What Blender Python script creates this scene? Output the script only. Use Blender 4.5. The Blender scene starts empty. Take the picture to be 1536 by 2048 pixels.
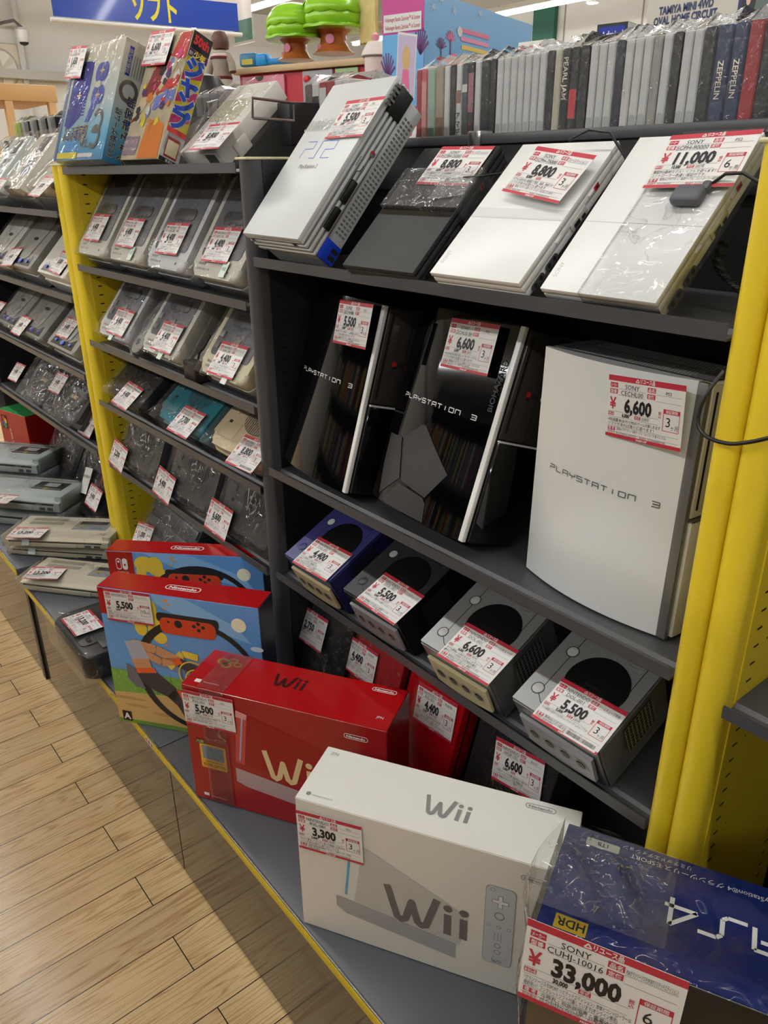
import bpy, bmesh, math, random
from mathutils import Matrix, Vector
random.seed(7)
R = math.radians
SC = bpy.context.scene
COL = SC.collection
# ---------------------------------------------------------------- camera
ROT = Matrix(((0.63339, -0.306194, 0.710677), (0.773788, 0.260443, -0.577426), (-0.008286, 0.91565, 0.401892)))
FPX, CX, CY = 1552.0, 768.0, 1024.0
CAM = Vector((0, 0, 1.47))
cd = bpy.data.cameras.new('camera')
cd.sensor_width = 36.0
cd.lens = FPX / 2048 * 36
cd.clip_start = 0.02
cam = bpy.data.objects.new('camera', cd)
COL.objects.link(cam)
cam.matrix_world = Matrix.Translation(CAM) @ ROT.to_4x4()
SC.camera = cam
# ---------------------------------------------------------------- look
SC.view_settings.view_transform = 'Standard'
SC.view_settings.look = 'None'
SC.view_settings.gamma = 1.0
SC.view_settings.use_curve_mapping = False
SC.view_settings.exposure = 0.22
cy = SC.cycles
cy.max_bounces = 8
cy.diffuse_bounces = 3
cy.glossy_bounces = 4
cy.transmission_bounces = 4
cy.transparent_max_bounces = 16
cy.sample_clamp_indirect = 4.0
cy.caustics_reflective = False
cy.caustics_refractive = False
cy.use_denoising = True
W = bpy.data.worlds.new('world')
SC.world = W
W.use_nodes = True
W.node_tree.nodes['Background'].inputs[0].default_value = (0.95, 0.98, 1.0, 1)
W.node_tree.nodes['Background'].inputs[1].default_value = 0.08
STRIP_POWER = 24.0      # emission strength of the ceiling tubes
STRIP_ROWS = (8.1, 5.5, 2.9, 0.3, -2.3, -4.9)


# ---------------------------------------------------------------- helpers
def at(px, py, x=None, y=None, z=None):
    v = ROT @ Vector((px - CX, -(py - CY), -FPX))
    if x is not None: t = (x - CAM.x) / v.x
    elif y is not None: t = (y - CAM.y) / v.y
    else: t = (z - CAM.z) / v.z
    return CAM + v * t


def lin(c):
    c = c / 255.0
    return c / 12.92 if c <= 0.04045 else ((c + 0.055) / 1.055) ** 2.4


MATS = {}


def mat(name, rgb=(200, 200, 200), rough=0.45, metal=0.0, var=0.0, vs=20.0, bump=0.0, bs=300.0, coat=0.0, emit=0.0, spec=0.5):
    if name in MATS: return MATS[name]
    m = bpy.data.materials.new(name)
    m.use_nodes = True
    nt = m.node_tree
    b = nt.nodes['Principled BSDF']
    col = tuple(lin(c) for c in rgb) + (1,)
    b.inputs['Base Color'].default_value = col
    b.inputs['Roughness'].default_value = rough
    b.inputs['Metallic'].default_value = metal
    b.inputs['Specular IOR Level'].default_value = spec
    if coat:
        b.inputs['Coat Weight'].default_value = coat
        b.inputs['Coat Roughness'].default_value = 0.05
    if emit:
        b.inputs['Emission Color'].default_value = col
        b.inputs['Emission Strength'].default_value = emit
    tc = nt.nodes.new('ShaderNodeTexCoord')
    if var:
        n = nt.nodes.new('ShaderNodeTexNoise')
        n.inputs['Scale'].default_value = vs
        n.inputs['Detail'].default_value = 4
        nt.links.new(tc.outputs['Object'], n.inputs['Vector'])
        mx = nt.nodes.new('ShaderNodeMix')
        mx.data_type = 'RGBA'
        mx.inputs[6].default_value = tuple(min(1, c * (1 - var)) for c in col[:3]) + (1,)
        mx.inputs[7].default_value = tuple(min(1, c * (1 + var)) for c in col[:3]) + (1,)
        nt.links.new(n.outputs['Fac'], mx.inputs[0])
        nt.links.new(mx.outputs[2], b.inputs['Base Color'])
    if bump:
        n = nt.nodes.new('ShaderNodeTexNoise')
        n.inputs['Scale'].default_value = bs
        nt.links.new(tc.outputs['Object'], n.inputs['Vector'])
        bp = nt.nodes.new('ShaderNodeBump')
        bp.inputs['Strength'].default_value = bump
        bp.inputs['Distance'].default_value = 0.002
        nt.links.new(n.outputs['Fac'], bp.inputs['Height'])
        nt.links.new(bp.outputs['Normal'], b.inputs['Normal'])
    MATS[name] = m
    return m


def film(name, scale=38.0, strength=0.55, milky=0.015, base=0.05, dist=0.006, tint=(1, 1, 1)):
    """thin clear packing film: sees through, with crinkled glints"""
    if name in MATS: return MATS[name]
    m = bpy.data.materials.new(name)
    m.use_nodes = True
    nt = m.node_tree
    nt.nodes.remove(nt.nodes['Principled BSDF'])
    out = nt.nodes['Material Output']
    N, L = nt.nodes.new, nt.links.new
    tc = N('ShaderNodeTexCoord')
    n = N('ShaderNodeTexNoise')
    n.inputs['Scale'].default_value = scale
    n.inputs['Detail'].default_value = 2.0
    n.inputs['Distortion'].default_value = 1.0
    L(tc.outputs['Object'], n.inputs['Vector'])
    bp = N('ShaderNodeBump')
    bp.inputs['Strength'].default_value = strength
    bp.inputs['Distance'].default_value = dist
    L(n.outputs['Fac'], bp.inputs['Height'])
    tr = N('ShaderNodeBsdfTransparent')
    tr.inputs[0].default_value = tint + (1,)
    gl = N('ShaderNodeBsdfGlossy')
    gl.inputs['Roughness'].default_value = 0.06
    L(bp.outputs['Normal'], gl.inputs['Normal'])
    df = N('ShaderNodeBsdfDiffuse')
    df.inputs[0].default_value = (0.85, 0.85, 0.83, 1)
    # thin folds: narrow bands where the height field crosses its middle
    ab = N('ShaderNodeMath'); ab.operation = 'COMPARE'
    ab.inputs[1].default_value = 0.5; ab.inputs[2].default_value = 0.012
    L(n.outputs['Fac'], ab.inputs[0])
    n2 = N('ShaderNodeTexNoise'); n2.inputs['Scale'].default_value = scale * 0.45
    L(tc.outputs['Object'], n2.inputs['Vector'])
    gt = N('ShaderNodeMapRange'); gt.inputs['From Min'].default_value = 0.5; gt.inputs['From Max'].default_value = 0.62
    gt.inputs['To Max'].default_value = min(0.5, base * 5)
    L(n2.outputs['Fac'], gt.inputs['Value'])
    cr = N('ShaderNodeMath'); cr.operation = 'MULTIPLY'
    L(ab.outputs[0], cr.inputs[0]); L(gt.outputs[0], cr.inputs[1])
    fr = N('ShaderNodeFresnel')
    fr.inputs['IOR'].default_value = 1.36
    ad = N('ShaderNodeMath')
    ad.operation = 'MULTIPLY_ADD'
    ad.inputs[1].default_value = 0.8
    L(fr.outputs[0], ad.inputs[0])
    L(cr.outputs[0], ad.inputs[2])
    m1 = N('ShaderNodeMixShader')
    m1.inputs[0].default_value = milky
    L(tr.outputs[0], m1.inputs[1])
    L(df.outputs[0], m1.inputs[2])
    m2 = N('ShaderNodeMixShader')
    L(ad.outputs[0], m2.inputs[0])
    L(m1.outputs[0], m2.inputs[1])
    L(gl.outputs[0], m2.inputs[2])
    L(m2.outputs[0], out.inputs['Surface'])
    MATS[name] = m
    return m


# planes for decals: XY drawing -> side of a thing
FRONT = Matrix(((1, 0, 0, 0), (0, 0, -1, 0), (0, 1, 0, 0), (0, 0, 0, 1)))      # u->x v->z n->-y
RIGHT = Matrix(((0, 0, 1, 0), (1, 0, 0, 0), (0, 1, 0, 0), (0, 0, 0, 1)))       # u->y v->z n->x
LEFT = Matrix(((0, 0, -1, 0), (-1, 0, 0, 0), (0, 1, 0, 0), (0, 0, 0, 1)))      # u->-y v->z n->-x
SIDEUP = Matrix(((0, 0, 1, 0), (0, 1, 0, 0), (-1, 0, 0, 0), (0, 0, 0, 1)))     # u->-z v->y n->x
T = Matrix.Translation


def rz(a): return Matrix.Rotation(R(a), 4, 'Z')


def rx(a): return Matrix.Rotation(R(a), 4, 'X')


def ry(a): return Matrix.Rotation(R(a), 4, 'Y')


def tmat(x, y, z): return T((x, y, z))


def from_bm(bm):
    bm.verts.index_update()
    r = ([v.co.copy() for v in bm.verts], [[v.index for v in f.verts] for f in bm.faces])
    bm.free()
    return r


def box(x0, x1, y0, y1, z0, z1, b=0.0, seg=2):
    vs = [(x, y, z) for z in (z0, z1) for y in (y0, y1) for x in (x0, x1)]
    fs = [(0, 2, 3, 1), (4, 5, 7, 6), (0, 1, 5, 4), (2, 6, 7, 3), (0, 4, 6, 2), (1, 3, 7, 5)]
    if not b: return vs, fs
    bm = bmesh.new()
    vv = [bm.verts.new(v) for v in vs]
    for f in fs: bm.faces.new([vv[i] for i in f])
    bmesh.ops.bevel(bm, geom=bm.edges[:], offset=b, segments=seg, affect='EDGES', profile=0.5)
    return from_bm(bm)


def prism(poly, z0, z1, b=0.0, seg=2, top_only=False):
    n = len(poly)
    if not b:
        vs = [(p[0], p[1], z0) for p in poly] + [(p[0], p[1], z1) for p in poly]
        fs = [list(range(n))[::-1], list(range(n, 2 * n))] + [(i, (i + 1) % n, n + (i + 1) % n, n + i) for i in range(n)]
        return vs, fs
    bm = bmesh.new()
    lo = [bm.verts.new((p[0], p[1], z0)) for p in poly]
    hi = [bm.verts.new((p[0], p[1], z1)) for p in poly]
    f0 = bm.faces.new(lo[::-1])
    f1 = bm.faces.new(hi)
    for i in range(n): bm.faces.new((lo[i], lo[(i + 1) % n], hi[(i + 1) % n], hi[i]))
    ed = list(f1.edges) + ([] if top_only else list(f0.edges))
    bmesh.ops.bevel(bm, geom=ed, offset=b, segments=seg, affect='EDGES', profile=0.5)
    return from_bm(bm)


def rrect(x0, x1, y0, y1, r, n=5):
    out = []
    for cx, cy_, a in ((x1 - r, y0 + r, -90), (x1 - r, y1 - r, 0), (x0 + r, y1 - r, 90), (x0 + r, y0 + r, 180)):
        for i in range(n + 1):
            t = R(a + 90 * i / n)
            out.append((cx + r * math.cos(t), cy_ + r * math.sin(t)))
    return out


def ell(cx, cy_, rx_, ry_=None, n=24, a0=0, a1=360):
    ry_ = rx_ if ry_ is None else ry_
    full = abs(a1 - a0) >= 360
    k = n if full else n + 1
    return [(cx + rx_ * math.cos(R(a0 + (a1 - a0) * i / n)), cy_ + ry_ * math.sin(R(a0 + (a1 - a0) * i / n))) for i in range(k)]


def flat(poly, z=0.0):
    return [(p[0], p[1], z) for p in poly], [list(range(len(poly)))]


def ring(outer, inner, z=0.0):
    n = len(outer)
    return [(p[0], p[1], z) for p in outer] + [(p[0], p[1], z) for p in inner], [(i, (i + 1) % n, n + (i + 1) % n, n + i) for i in range(n)]


def rect(x0, x1, y0, y1, z=0.0): return flat([(x0, y0), (x1, y0), (x1, y1), (x0, y1)], z)


def line(pts, w, z=0.0):
    vs, fs = [], []
    for (x0, y0), (x1, y1) in zip(pts, pts[1:]):
        d = math.hypot(x1 - x0, y1 - y0) or 1
        nx, ny = -(y1 - y0) / d * w / 2, (x1 - x0) / d * w / 2
        k = len(vs)
        vs += [(x0 - nx, y0 - ny, z), (x1 - nx, y1 - ny, z), (x1 + nx, y1 + ny, z), (x0 + nx, y0 + ny, z)]
        fs.append((k, k + 1, k + 2, k + 3))
    return vs, fs


def tube(pts, r, n=8, closed=False):
    pts = [Vector(p) for p in pts]
    vs, fs = [], []
    N = len(pts)
    prev = None
    for i, p in enumerate(pts):
        a = pts[(i - 1) % N] if (closed or i > 0) else p
        b = pts[(i + 1) % N] if (closed or i < N - 1) else p
        d = (b - a).normalized()
        if prev is None:
            u = d.orthogonal().normalized()
        else:
            u = (prev - d * prev.dot(d)).normalized()
        prev = u
        w = d.cross(u)
        for k in range(n):
            t = 2 * math.pi * k / n
            vs.append(p + (u * math.cos(t) + w * math.sin(t)) * r)
    for i in range(N if closed else N - 1):
        j = (i + 1) % N
        for k in range(n): fs.append((i * n + k, i * n + (k + 1) % n, j * n + (k + 1) % n, j * n + k))
    if not closed: fs += [list(range(n))[::-1], list(range((N - 1) * n, N * n))]
    return vs, fs


def lathe(prof, n=24):
    vs, fs = [], []
    for r, z in prof:
        for k in range(n):
            t = 2 * math.pi * k / n
            vs.append((r * math.cos(t), r * math.sin(t), z))
    for i in range(len(prof) - 1):
        for k in range(n): fs.append((i * n + k, i * n + (k + 1) % n, (i + 1) * n + (k + 1) % n, (i + 1) * n + k))
    fs += [list(range(n))[::-1], list(range((len(prof) - 1) * n, len(prof) * n))]
    return vs, fs


def grid(nx, ny, fn):
    vs = [fn(i / nx, j / ny) for j in range(ny + 1) for i in range(nx + 1)]
    fs = [(j * (nx + 1) + i, j * (nx + 1) + i + 1, (j + 1) * (nx + 1) + i + 1, (j + 1) * (nx + 1) + i) for j in range(ny) for i in range(nx)]
    return vs, fs


TXT = {}


def text(s, h=0.01, w=None, cx=None, x=0.0, y=0.0, bold=0.0, shear=0.0, z=0.0, maxw=None, spacing=1.0):
    """flat lettering in the XY plane; h = capital height, w = forced width, cx = centred there"""
    k = (s, round(bold, 3), shear, spacing)
    if k not in TXT:
        c = bpy.data.curves.new('lettering', 'FONT')
        c.body = s
        c.size = 1
        c.resolution_u = 2
        c.offset = bold
        c.shear = shear
        c.space_character = spacing
        o = bpy.data.objects.new('lettering', c)
        me = bpy.data.meshes.new_from_object(o)
        vs = [v.co.copy() for v in me.vertices]
        fs = [list(p.vertices) for p in me.polygons]
        bpy.data.objects.remove(o)
        bpy.data.curves.remove(c)
        bpy.data.meshes.remove(me)
        x0 = min(v.x for v in vs)
        x1 = max(v.x for v in vs)
        TXT[k] = ([Vector((v.x - x0, v.y, 0)) for v in vs], fs, x1 - x0)
    vs, fs, ww = TXT[k]
    sy = h / 0.727
    sx = sy if w is None else w / ww
    if maxw and sx * ww > maxw: sx = maxw / ww
    ox = x if cx is None else cx - sx * ww / 2
    return [(ox + v.x * sx, y + v.y * sy, z) for v in vs], fs


class MB:
    def __init__(s): s.v, s.f, s.m, s.mats = [], [], [], []

    def add(s, vf, m, M=None):
        vs, fs = vf
        k = len(s.v)
        if M is None: s.v += [tuple(v) for v in vs]
        else: s.v += [tuple(M @ Vector(v)) for v in vs]
        if m not in s.mats: s.mats.append(m)
        i = s.mats.index(m)
        s.f += [[j + k for j in f] for f in fs]
        s.m += [i] * len(fs)
        return s

    def obj(s, name, parent=None, sharp=35, smooth=True):
        me = bpy.data.meshes.new(name)
        me.from_pydata(s.v, [], s.f)
        for m in s.mats: me.materials.append(m)
        me.polygons.foreach_set('material_index', s.m)
        me.update()
        if smooth:
            me.polygons.foreach_set('use_smooth', [True] * len(me.polygons))
            me.set_sharp_from_angle(angle=R(sharp))
        o = bpy.data.objects.new(name, me)
        COL.objects.link(o)
        if parent is not None: o.parent = parent
        return o


def one(name, vf, m, parent=None, M=None, **k): return MB().add(vf, m, M).obj(name, parent, **k)


def tag(o, label, cat, group=None, kind=None):
    if label: o['label'] = label
    if cat: o['category'] = cat
    if group: o['group'] = group
    if kind: o['kind'] = kind
    return o


def thing(name, label, cat, loc=(0, 0, 0), a=0.0, b=0.0, group=None):
    o = bpy.data.objects.new(name, None)
    o.empty_display_size = 0.05
    COL.objects.link(o)
    o.location = loc
    o.rotation_euler = (R(a), 0, R(b))
    return tag(o, label, cat, group)


def wm(o): return Matrix.Translation(o.location) @ o.rotation_euler.to_matrix().to_4x4()


def dup(root, name=None):
    r = root.copy()
    COL.objects.link(r)
    for ch in list(root.children):
        c = ch.copy()
        COL.objects.link(c)
        c.parent = r
        for g in list(ch.children):
            d = g.copy()
            COL.objects.link(d)
            d.parent = c
    return r


def nest(t, **under):
    """move pieces of a part below that part"""
    for ch in list(t.children):
        k = under.get(ch.name.split('.')[0])
        if k:
            for q in t.children:
                if q.name.split('.')[0] == k:
                    ch.parent = q
                    break


def structure(o): o['kind'] = 'structure'; return o


# ---------------------------------------------------------------- shared materials
WHITE = mat('white card', (226, 224, 220), 0.5)
RED = mat('tag red', (186, 44, 62), 0.45)
INK = mat('black ink', (22, 21, 22), 0.5)
GREYINK = mat('grey ink', (95, 92, 92), 0.5)
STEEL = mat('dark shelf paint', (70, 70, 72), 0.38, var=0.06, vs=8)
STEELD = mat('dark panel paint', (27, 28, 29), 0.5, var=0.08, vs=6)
YEL = mat('yellow post paint', (232, 204, 46), 0.38, var=0.04, vs=9)
CREAM = mat('cream end cap', (214, 206, 166), 0.5)
HOLE = mat('black slot', (6, 6, 6), 0.9)
BLACK = mat('black plastic', (17, 17, 18), 0.4, bump=0.05)
GLOSS = mat('gloss black', (4, 4, 5), 0.05)
CHROME = mat('chrome wire', (190, 190, 188), 0.2, metal=1.0)
SILVER = mat('silver plastic', (176, 178, 178), 0.35, metal=0.35)
LGREY = mat('light grey plastic', (186, 184, 178), 0.42, var=0.03, vs=14)
DGREY = mat('dark grey plastic', (84, 86, 92), 0.45)
WPLA = mat('white plastic', (226, 227, 224), 0.35)
FILM = film('clear shrink film')
FILMX = film('crinkled bag film', scale=30.0, strength=1.0, milky=0.05, base=0.12, dist=0.014)
SLEEVE = film('clear sleeve film', scale=60.0, strength=0.8, milky=0.05, base=0.06, dist=0.006)
# ---------------------------------------------------------------- ceiling tubes (the light of the room)
ROW_GAIN = {-2.3: 1.8, 8.1: 0.8, 5.5: 0.8}


def strip_light(y, x0, x1, label):
    t = thing('ceiling_light', label, 'ceiling light', ((x0 + x1) / 2, y, 3.2), group='ceiling tube rows')
    L = (x1 - x0) / 2
    one('housing', box(-L, L, -0.06, 0.06, 0.02, 0.07, 0.01), mat('lamp housing', (225, 225, 222), 0.5), t)
    one('diffuser', box(-L + 0.02, L - 0.02, -0.035, 0.035, -0.02, 0.019, 0.012), mat('lamp tube %g' % ROW_GAIN.get(y, 1.0), (249, 249, 248), 0.5, emit=STRIP_POWER * ROW_GAIN.get(y, 1.0)), t)
    return t


sp_ = at(1185, 6, y=8.6)
sl_ = thing('ceiling_spotlight', 'small round ceiling spotlight near the green pillar', 'ceiling light', (sp_.x, sp_.y, sp_.z))
one('housing', lathe([(0.05, 0.30), (0.07, 0.10), (0.075, 0.0), (0.05, 0.004)], 18), mat('lamp housing', (225, 225, 222), 0.5), sl_)
one('lens', lathe([(0.001, -0.012), (0.06, -0.004), (0.062, 0.003)], 18), mat('spot lens', (255, 250, 240), 0.5, emit=20.0), sl_)
one('stem', box(-0.012, 0.012, -0.012, 0.012, 0.28, 3.6 - sp_.z), mat('lamp housing'), sl_)


for i, y in enumerate(STRIP_ROWS):
    for x0, x1, w in ((-10.6, -6.3, 'far left'), (-6.2, -1.9, 'middle'), (-1.8, 2.6, 'near right')):
        nm = {8.1: 'by the back wall', 5.5: 'above the far aisle', 2.9: 'above the toys behind the shelves', 0.3: 'above the near aisle', -2.3: 'behind the viewer', -4.9: 'furthest behind the viewer'}[y]
        strip_light(y, x0, x1, 'white ceiling tube light %s, %s run of its row' % (nm, w))

# ---------------------------------------------------------------- floor, walls, ceiling
def floor_material():
    m = bpy.data.materials.new('oak plank floor')
    m.use_nodes = True
    nt = m.node_tree
    N, L = nt.nodes.new, nt.links.new
    b = nt.nodes['Principled BSDF']
    tc = N('ShaderNodeTexCoord')
    sp = N('ShaderNodeSeparateXYZ')
    L(tc.outputs['Object'], sp.inputs[0])
    ax = N('ShaderNodeMath'); ax.operation = 'ADD'; ax.inputs[1].default_value = -0.366 + 9.0
    ay = N('ShaderNodeMath'); ay.operation = 'ADD'; ay.inputs[1].default_value = 1.4605 + 0.0976 * 100
    L(sp.outputs['Y'], ax.inputs[0]); L(sp.outputs['X'], ay.inputs[0])
    cb = N('ShaderNodeCombineXYZ')
    L(ax.outputs[0], cb.inputs[0]); L(ay.outputs[0], cb.inputs[1])
    br = N('ShaderNodeTexBrick')
    br.offset = 0.5
    br.inputs['Scale'].default_value = 1.0
    br.inputs['Mortar Size'].default_value = 0.0011
    br.inputs['Mortar Smooth'].default_value = 0.0
    br.inputs['Brick Width'].default_value = 0.9
    br.inputs['Row Height'].default_value = 0.0976
    br.inputs['Color1'].default_value = (0, 0, 0, 1)
    br.inputs['Color2'].default_value = (1, 1, 1, 1)
    br.inputs['Mortar'].default_value = (0.5, 0.5, 0.5, 1)
    L(cb.outputs[0], br.inputs['Vector'])
    # grain: long streaks along each plank, shifted per plank
    mu = N('ShaderNodeVectorMath'); mu.operation = 'MULTIPLY'; mu.inputs[1].default_value = (1.25, 22.0, 1.0)
    L(cb.outputs[0], mu.inputs[0])
    sh = N('ShaderNodeVectorMath'); sh.operation = 'MULTIPLY_ADD'; sh.inputs[1].default_value = (9.0, 31.0, 0); 
    L(br.outputs['Color'], sh.inputs[0]); L(mu.outputs[0], sh.inputs[2])
    nz = N('ShaderNodeTexNoise'); nz.inputs['Scale'].default_value = 1.1; nz.inputs['Detail'].default_value = 2.0; nz.inputs['Distortion'].default_value = 0.5
    L(sh.outputs[0], nz.inputs['Vector'])
    wv = N('ShaderNodeMath'); wv.operation = 'MULTIPLY'; wv.inputs[1].default_value = 78.0
    L(nz.outputs['Fac'], wv.inputs[0])
    sn = N('ShaderNodeMath'); sn.operation = 'SINE'
    L(wv.outputs[0], sn.inputs[0])
    nf = N('ShaderNodeTexNoise'); nf.inputs['Scale'].default_value = 9.0; nf.inputs['Detail'].default_value = 5.0
    L(sh.outputs[0], nf.inputs['Vector'])
    ml = N('ShaderNodeMath'); ml.operation = 'MULTIPLY'
    L(sn.outputs[0], ml.inputs[0]); L(nf.outputs['Fac'], ml.inputs[1])
    rp = N('ShaderNodeValToRGB')
    e = rp.color_ramp.elements
    e[0].position, e[0].color = 0.0, (lin(234), lin(202), lin(152), 1)
    e[1].position, e[1].color = 0.62, (lin(192), lin(154), lin(106), 1)
    k = rp.color_ramp.elements.new(0.2); k.color = (lin(227), lin(192), lin(140), 1)
    k = rp.color_ramp.elements.new(0.42); k.color = (lin(214), lin(176), lin(125), 1)
    L(ml.outputs[0], rp.inputs[0])
    tone = N('ShaderNodeMix'); tone.data_type = 'RGBA'; tone.blend_type = 'MULTIPLY'
    tone.inputs[0].default_value = 1.0
    tn = N('ShaderNodeMapRange'); tn.inputs['To Min'].default_value = 0.88; tn.inputs['To Max'].default_value = 1.04
    L(br.outputs['Color'], tn.inputs['Value'])
    L(rp.outputs[0], tone.inputs[6]); L(tn.outputs[0], tone.inputs[7])
    jn = N('ShaderNodeMix'); jn.data_type = 'RGBA'; jn.inputs[7].default_value = (0.012, 0.008, 0.005, 1)
    L(br.outputs['Fac'], jn.inputs[0]); L(tone.outputs[2], jn.inputs[6])
    L(jn.outputs[2], b.inputs['Base Color'])
    b.inputs['Roughness'].default_value = 0.2
    b.inputs['Specular IOR Level'].default_value = 0.4
    return m


structure(one('floor', box(-12, 5, -7, 9.6, -0.05, 0), floor_material(), smooth=False))
wallm = mat('white wall panels', (222, 222, 218), 0.55, var=0.03, vs=2)
structure(one('wall_back', box(-12, 5, 9.5, 9.6, 0, 3.6), wallm, smooth=False))
m = MB()
m.add(box(-11.6, -11.5, -7, 9.5, 0, 3.6), wallm)
for k in range(12): m.add(box(-11.5, -11.494, -6 + k * 1.2, -5.99 + k * 1.2, 0, 2.55), mat('panel joint', (150, 150, 146), 0.6))
structure(m.obj('wall_left', smooth=False))
m = MB()
for k in range(9): m.add(box(-9.0 + k * 1.2, -8.985 + k * 1.2, 9.49, 9.5, 0, 3.6), mat('panel joint'))
for k in range(5): m.add(box(-12, 5, 9.49, 9.5, 0.5 + k * 0.62, 0.508 + k * 0.62), mat('panel joint'))
structure(m.obj('trim_1', smooth=False))
structure(one('ceiling', box(-12, 5, -7, 9.6, 3.6, 3.66), mat('ceiling boards', (196, 195, 190), 0.7, var=0.05, vs=1.5), smooth=False))
p0, p1 = at(1068, 60, y=9.45), at(1110, 60, y=9.45)
structure(one('trim_2', box(p0.x, p1.x, 9.42, 9.49, 0, 3.6), mat('green pillar paint', (28, 96, 78), 0.5), smooth=False))
# the sloping steel beam and fascia on the left wall
structure(one('trim_3', box(-11.5, -11.3, -7, 9.4, 2.56, 2.66), mat('beam paint', (178, 178, 172), 0.5), smooth=False))

# ---------------------------------------------------------------- shelving bays
YF, YB = 0.729, 1.0


def upright(x0, x1, m, z1=1.49):
    w = x1 - x0
    poly = [(x1, YF + 0.045), (x0, YF + 0.045)] + [(x0, YF + 0.014)] + ell((x0 + x1) / 2, YF + 0.014, w / 2, 0.014, 10, 180, 360)[1:-1] + [(x1, YF + 0.014)]
    return prism(poly, 0.0, z1)


def side_plate(x, m, face, z1=1.49):
    """perforated side plate; face = +1 the slots show to +x, -1 to -x"""
    mb = MB().add(box(x - 0.001, x + 0.001, YF + 0.03, YB, 0.0, z1), m)
    P = T((x + face * 0.0014, 0, 0)) @ (RIGHT if face > 0 else LEFT)
    z = z1 - 0.022
    k = 0
    while z > 0.36:
        for yy in (YF + 0.052, YB - 0.035):
            u = yy * face
            mb.add(rect(u - 0.0055, u + 0.0055, z - 0.0014, z + 0.0014), HOLE, P)
        if k % 6 == 3: mb.add(flat(ell((YF + 0.077) * face, z, 0.0016, n=8)), HOLE, P)
        z -= 0.0231
        k += 1
    return mb


def shelf_board(x0, x1, z):
    mb = MB()
    prof = [(YF, z - 0.0165), (YF, z), (YF + 0.0016, z), (YF + 0.0016, z - 0.015), (YF + 0.026, z - 0.015), (YF + 0.030, z - 0.010), (YB - 0.004, z - 0.010), (YB - 0.004, z - 0.0175), (YF + 0.0016, z - 0.0175)]
    vs = [(x0, p[0], p[1]) for p in prof] + [(x1, p[0], p[1]) for p in prof]
    n = len(prof)
    fs = [(i, (i + 1) % n, n + (i + 1) % n, n + i) for i in range(n)] + [list(range(n))[::-1], list(range(n, 2 * n))]
    return mb.add((vs, fs), STEEL)


def bay(label, x0, x1, levels, posts, plates, back_top=1.5, back_x1=None, deck=0.42):
    t = thing('display_shelf', label, 'shelf', ((x0 + x1) / 2, YB, 0), group='perforated metal shelf bays')
    off = T((-(x0 + x1) / 2, -YB, 0))

    def put(mb, name, **k):
        o = mb.obj(name, t, **k)
        o.data.transform(off)
        return o
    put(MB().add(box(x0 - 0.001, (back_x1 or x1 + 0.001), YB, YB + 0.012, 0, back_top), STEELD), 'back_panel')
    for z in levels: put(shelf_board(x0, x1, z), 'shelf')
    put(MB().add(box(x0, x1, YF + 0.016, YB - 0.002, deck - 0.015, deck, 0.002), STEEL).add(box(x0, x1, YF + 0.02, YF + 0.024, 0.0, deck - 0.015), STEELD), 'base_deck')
    for a, b, m in posts:
        put(MB().add(upright(a, b, m), m), 'upright')
        put(MB().add(box(a - 0.001, b + 0.001, YF - 0.001, YF + (0.05 if m is YEL else 0.27), 1.49, 1.4945, 0.002), CREAM), 'end_cap')
    for x, m, f in plates: put(side_plate(x, m, f), 'side_plate')
    return t, put


BA, putA = bay('metal shelf bay at the far left holding disc consoles, yellow right post', -3.41, -2.272, (1.38, 1.157, 0.936, 0.702), [(-3.45, -3.412, STEEL), (-2.2695, -2.2297, YEL)], [(-3.410, STEELD, 1)], back_top=1.545, deck=0.38)
BB, putB = bay('metal shelf bay between yellow post and grey post, holding rows of cartridge consoles', -2.176, -1.296, (1.4865, 1.2525, 1.0535, 0.8845, 0.697), [(-2.2288, -2.179, YEL)], [(-2.178, YEL, 1)], back_top=1.597, back_x1=-1.46)
BC, putC = bay('metal shelf bay between grey post and twin yellow posts, with the angled white consoles', -1.2565, -0.3735, (1.334, 0.939, 0.7075), [(-1.2945, -1.2575, STEEL), (-0.3732, -0.3440, YEL)], [(-1.2565, STEELD, 1)])
BD, putD = bay('mostly empty metal shelf bay right of the twin yellow posts', -0.306, 0.57, (0.927,), [(-0.3438, -0.3080, YEL)], [(-0.3075, YEL, 1)], deck=0.36)
putA(MB().add(box(-3.41, -2.2715, YB + 0.012, YB + 0.2, 1.432, 1.44), STEELD), 'rear_ledge')
putB(MB().add(box(-2.176, -1.462, YB + 0.012, YB + 0.2, 1.432, 1.44), STEELD), 'rear_ledge')
# rail along the top of the back panel
for put_, xa, xb in ((putB, -1.46, -1.2955), (putC, -1.295, -0.3735), (putD, -0.373, 0.6)):
    put_(MB().add(box(xa, xb, YB - 0.012, YB + 0.012, 1.508, 1.5235, 0.002), STEEL).add(box(xa, xb, YB - 0.006, YB + 0.006, 1.44, 1.508), STEELD), 'top_rail')
    put_(MB().add(box(xa, xb, YB + 0.012, YB + 0.2, 1.432, 1.44), STEELD), 'rear_ledge')
p = at(945, 265, y=YB - 0.02)
putC(MB().add(box(p.x - 0.016, p.x + 0.012, YB - 0.0145, YB + 0.014, 1.495, 1.5285, 0.002), CHROME), 'rail_clip')
putB(MB().add(box(-1.50, -1.455, YB - 0.05, YB + 0.03, 1.52, 1.598, 0.002), STEELD), 'panel_bracket')

# ---------------------------------------------------------------- low benches along the front
WORK = mat('grey worktop laminate', (80, 83, 88), 0.35, var=0.07, vs=7)
EDGE = mat('yellow edge tape', (212, 184, 38), 0.45)
PANEL = mat('smoky gloss kick panel', (104, 99, 92), 0.10, metal=0.5, var=0.03, vs=3)


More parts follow.
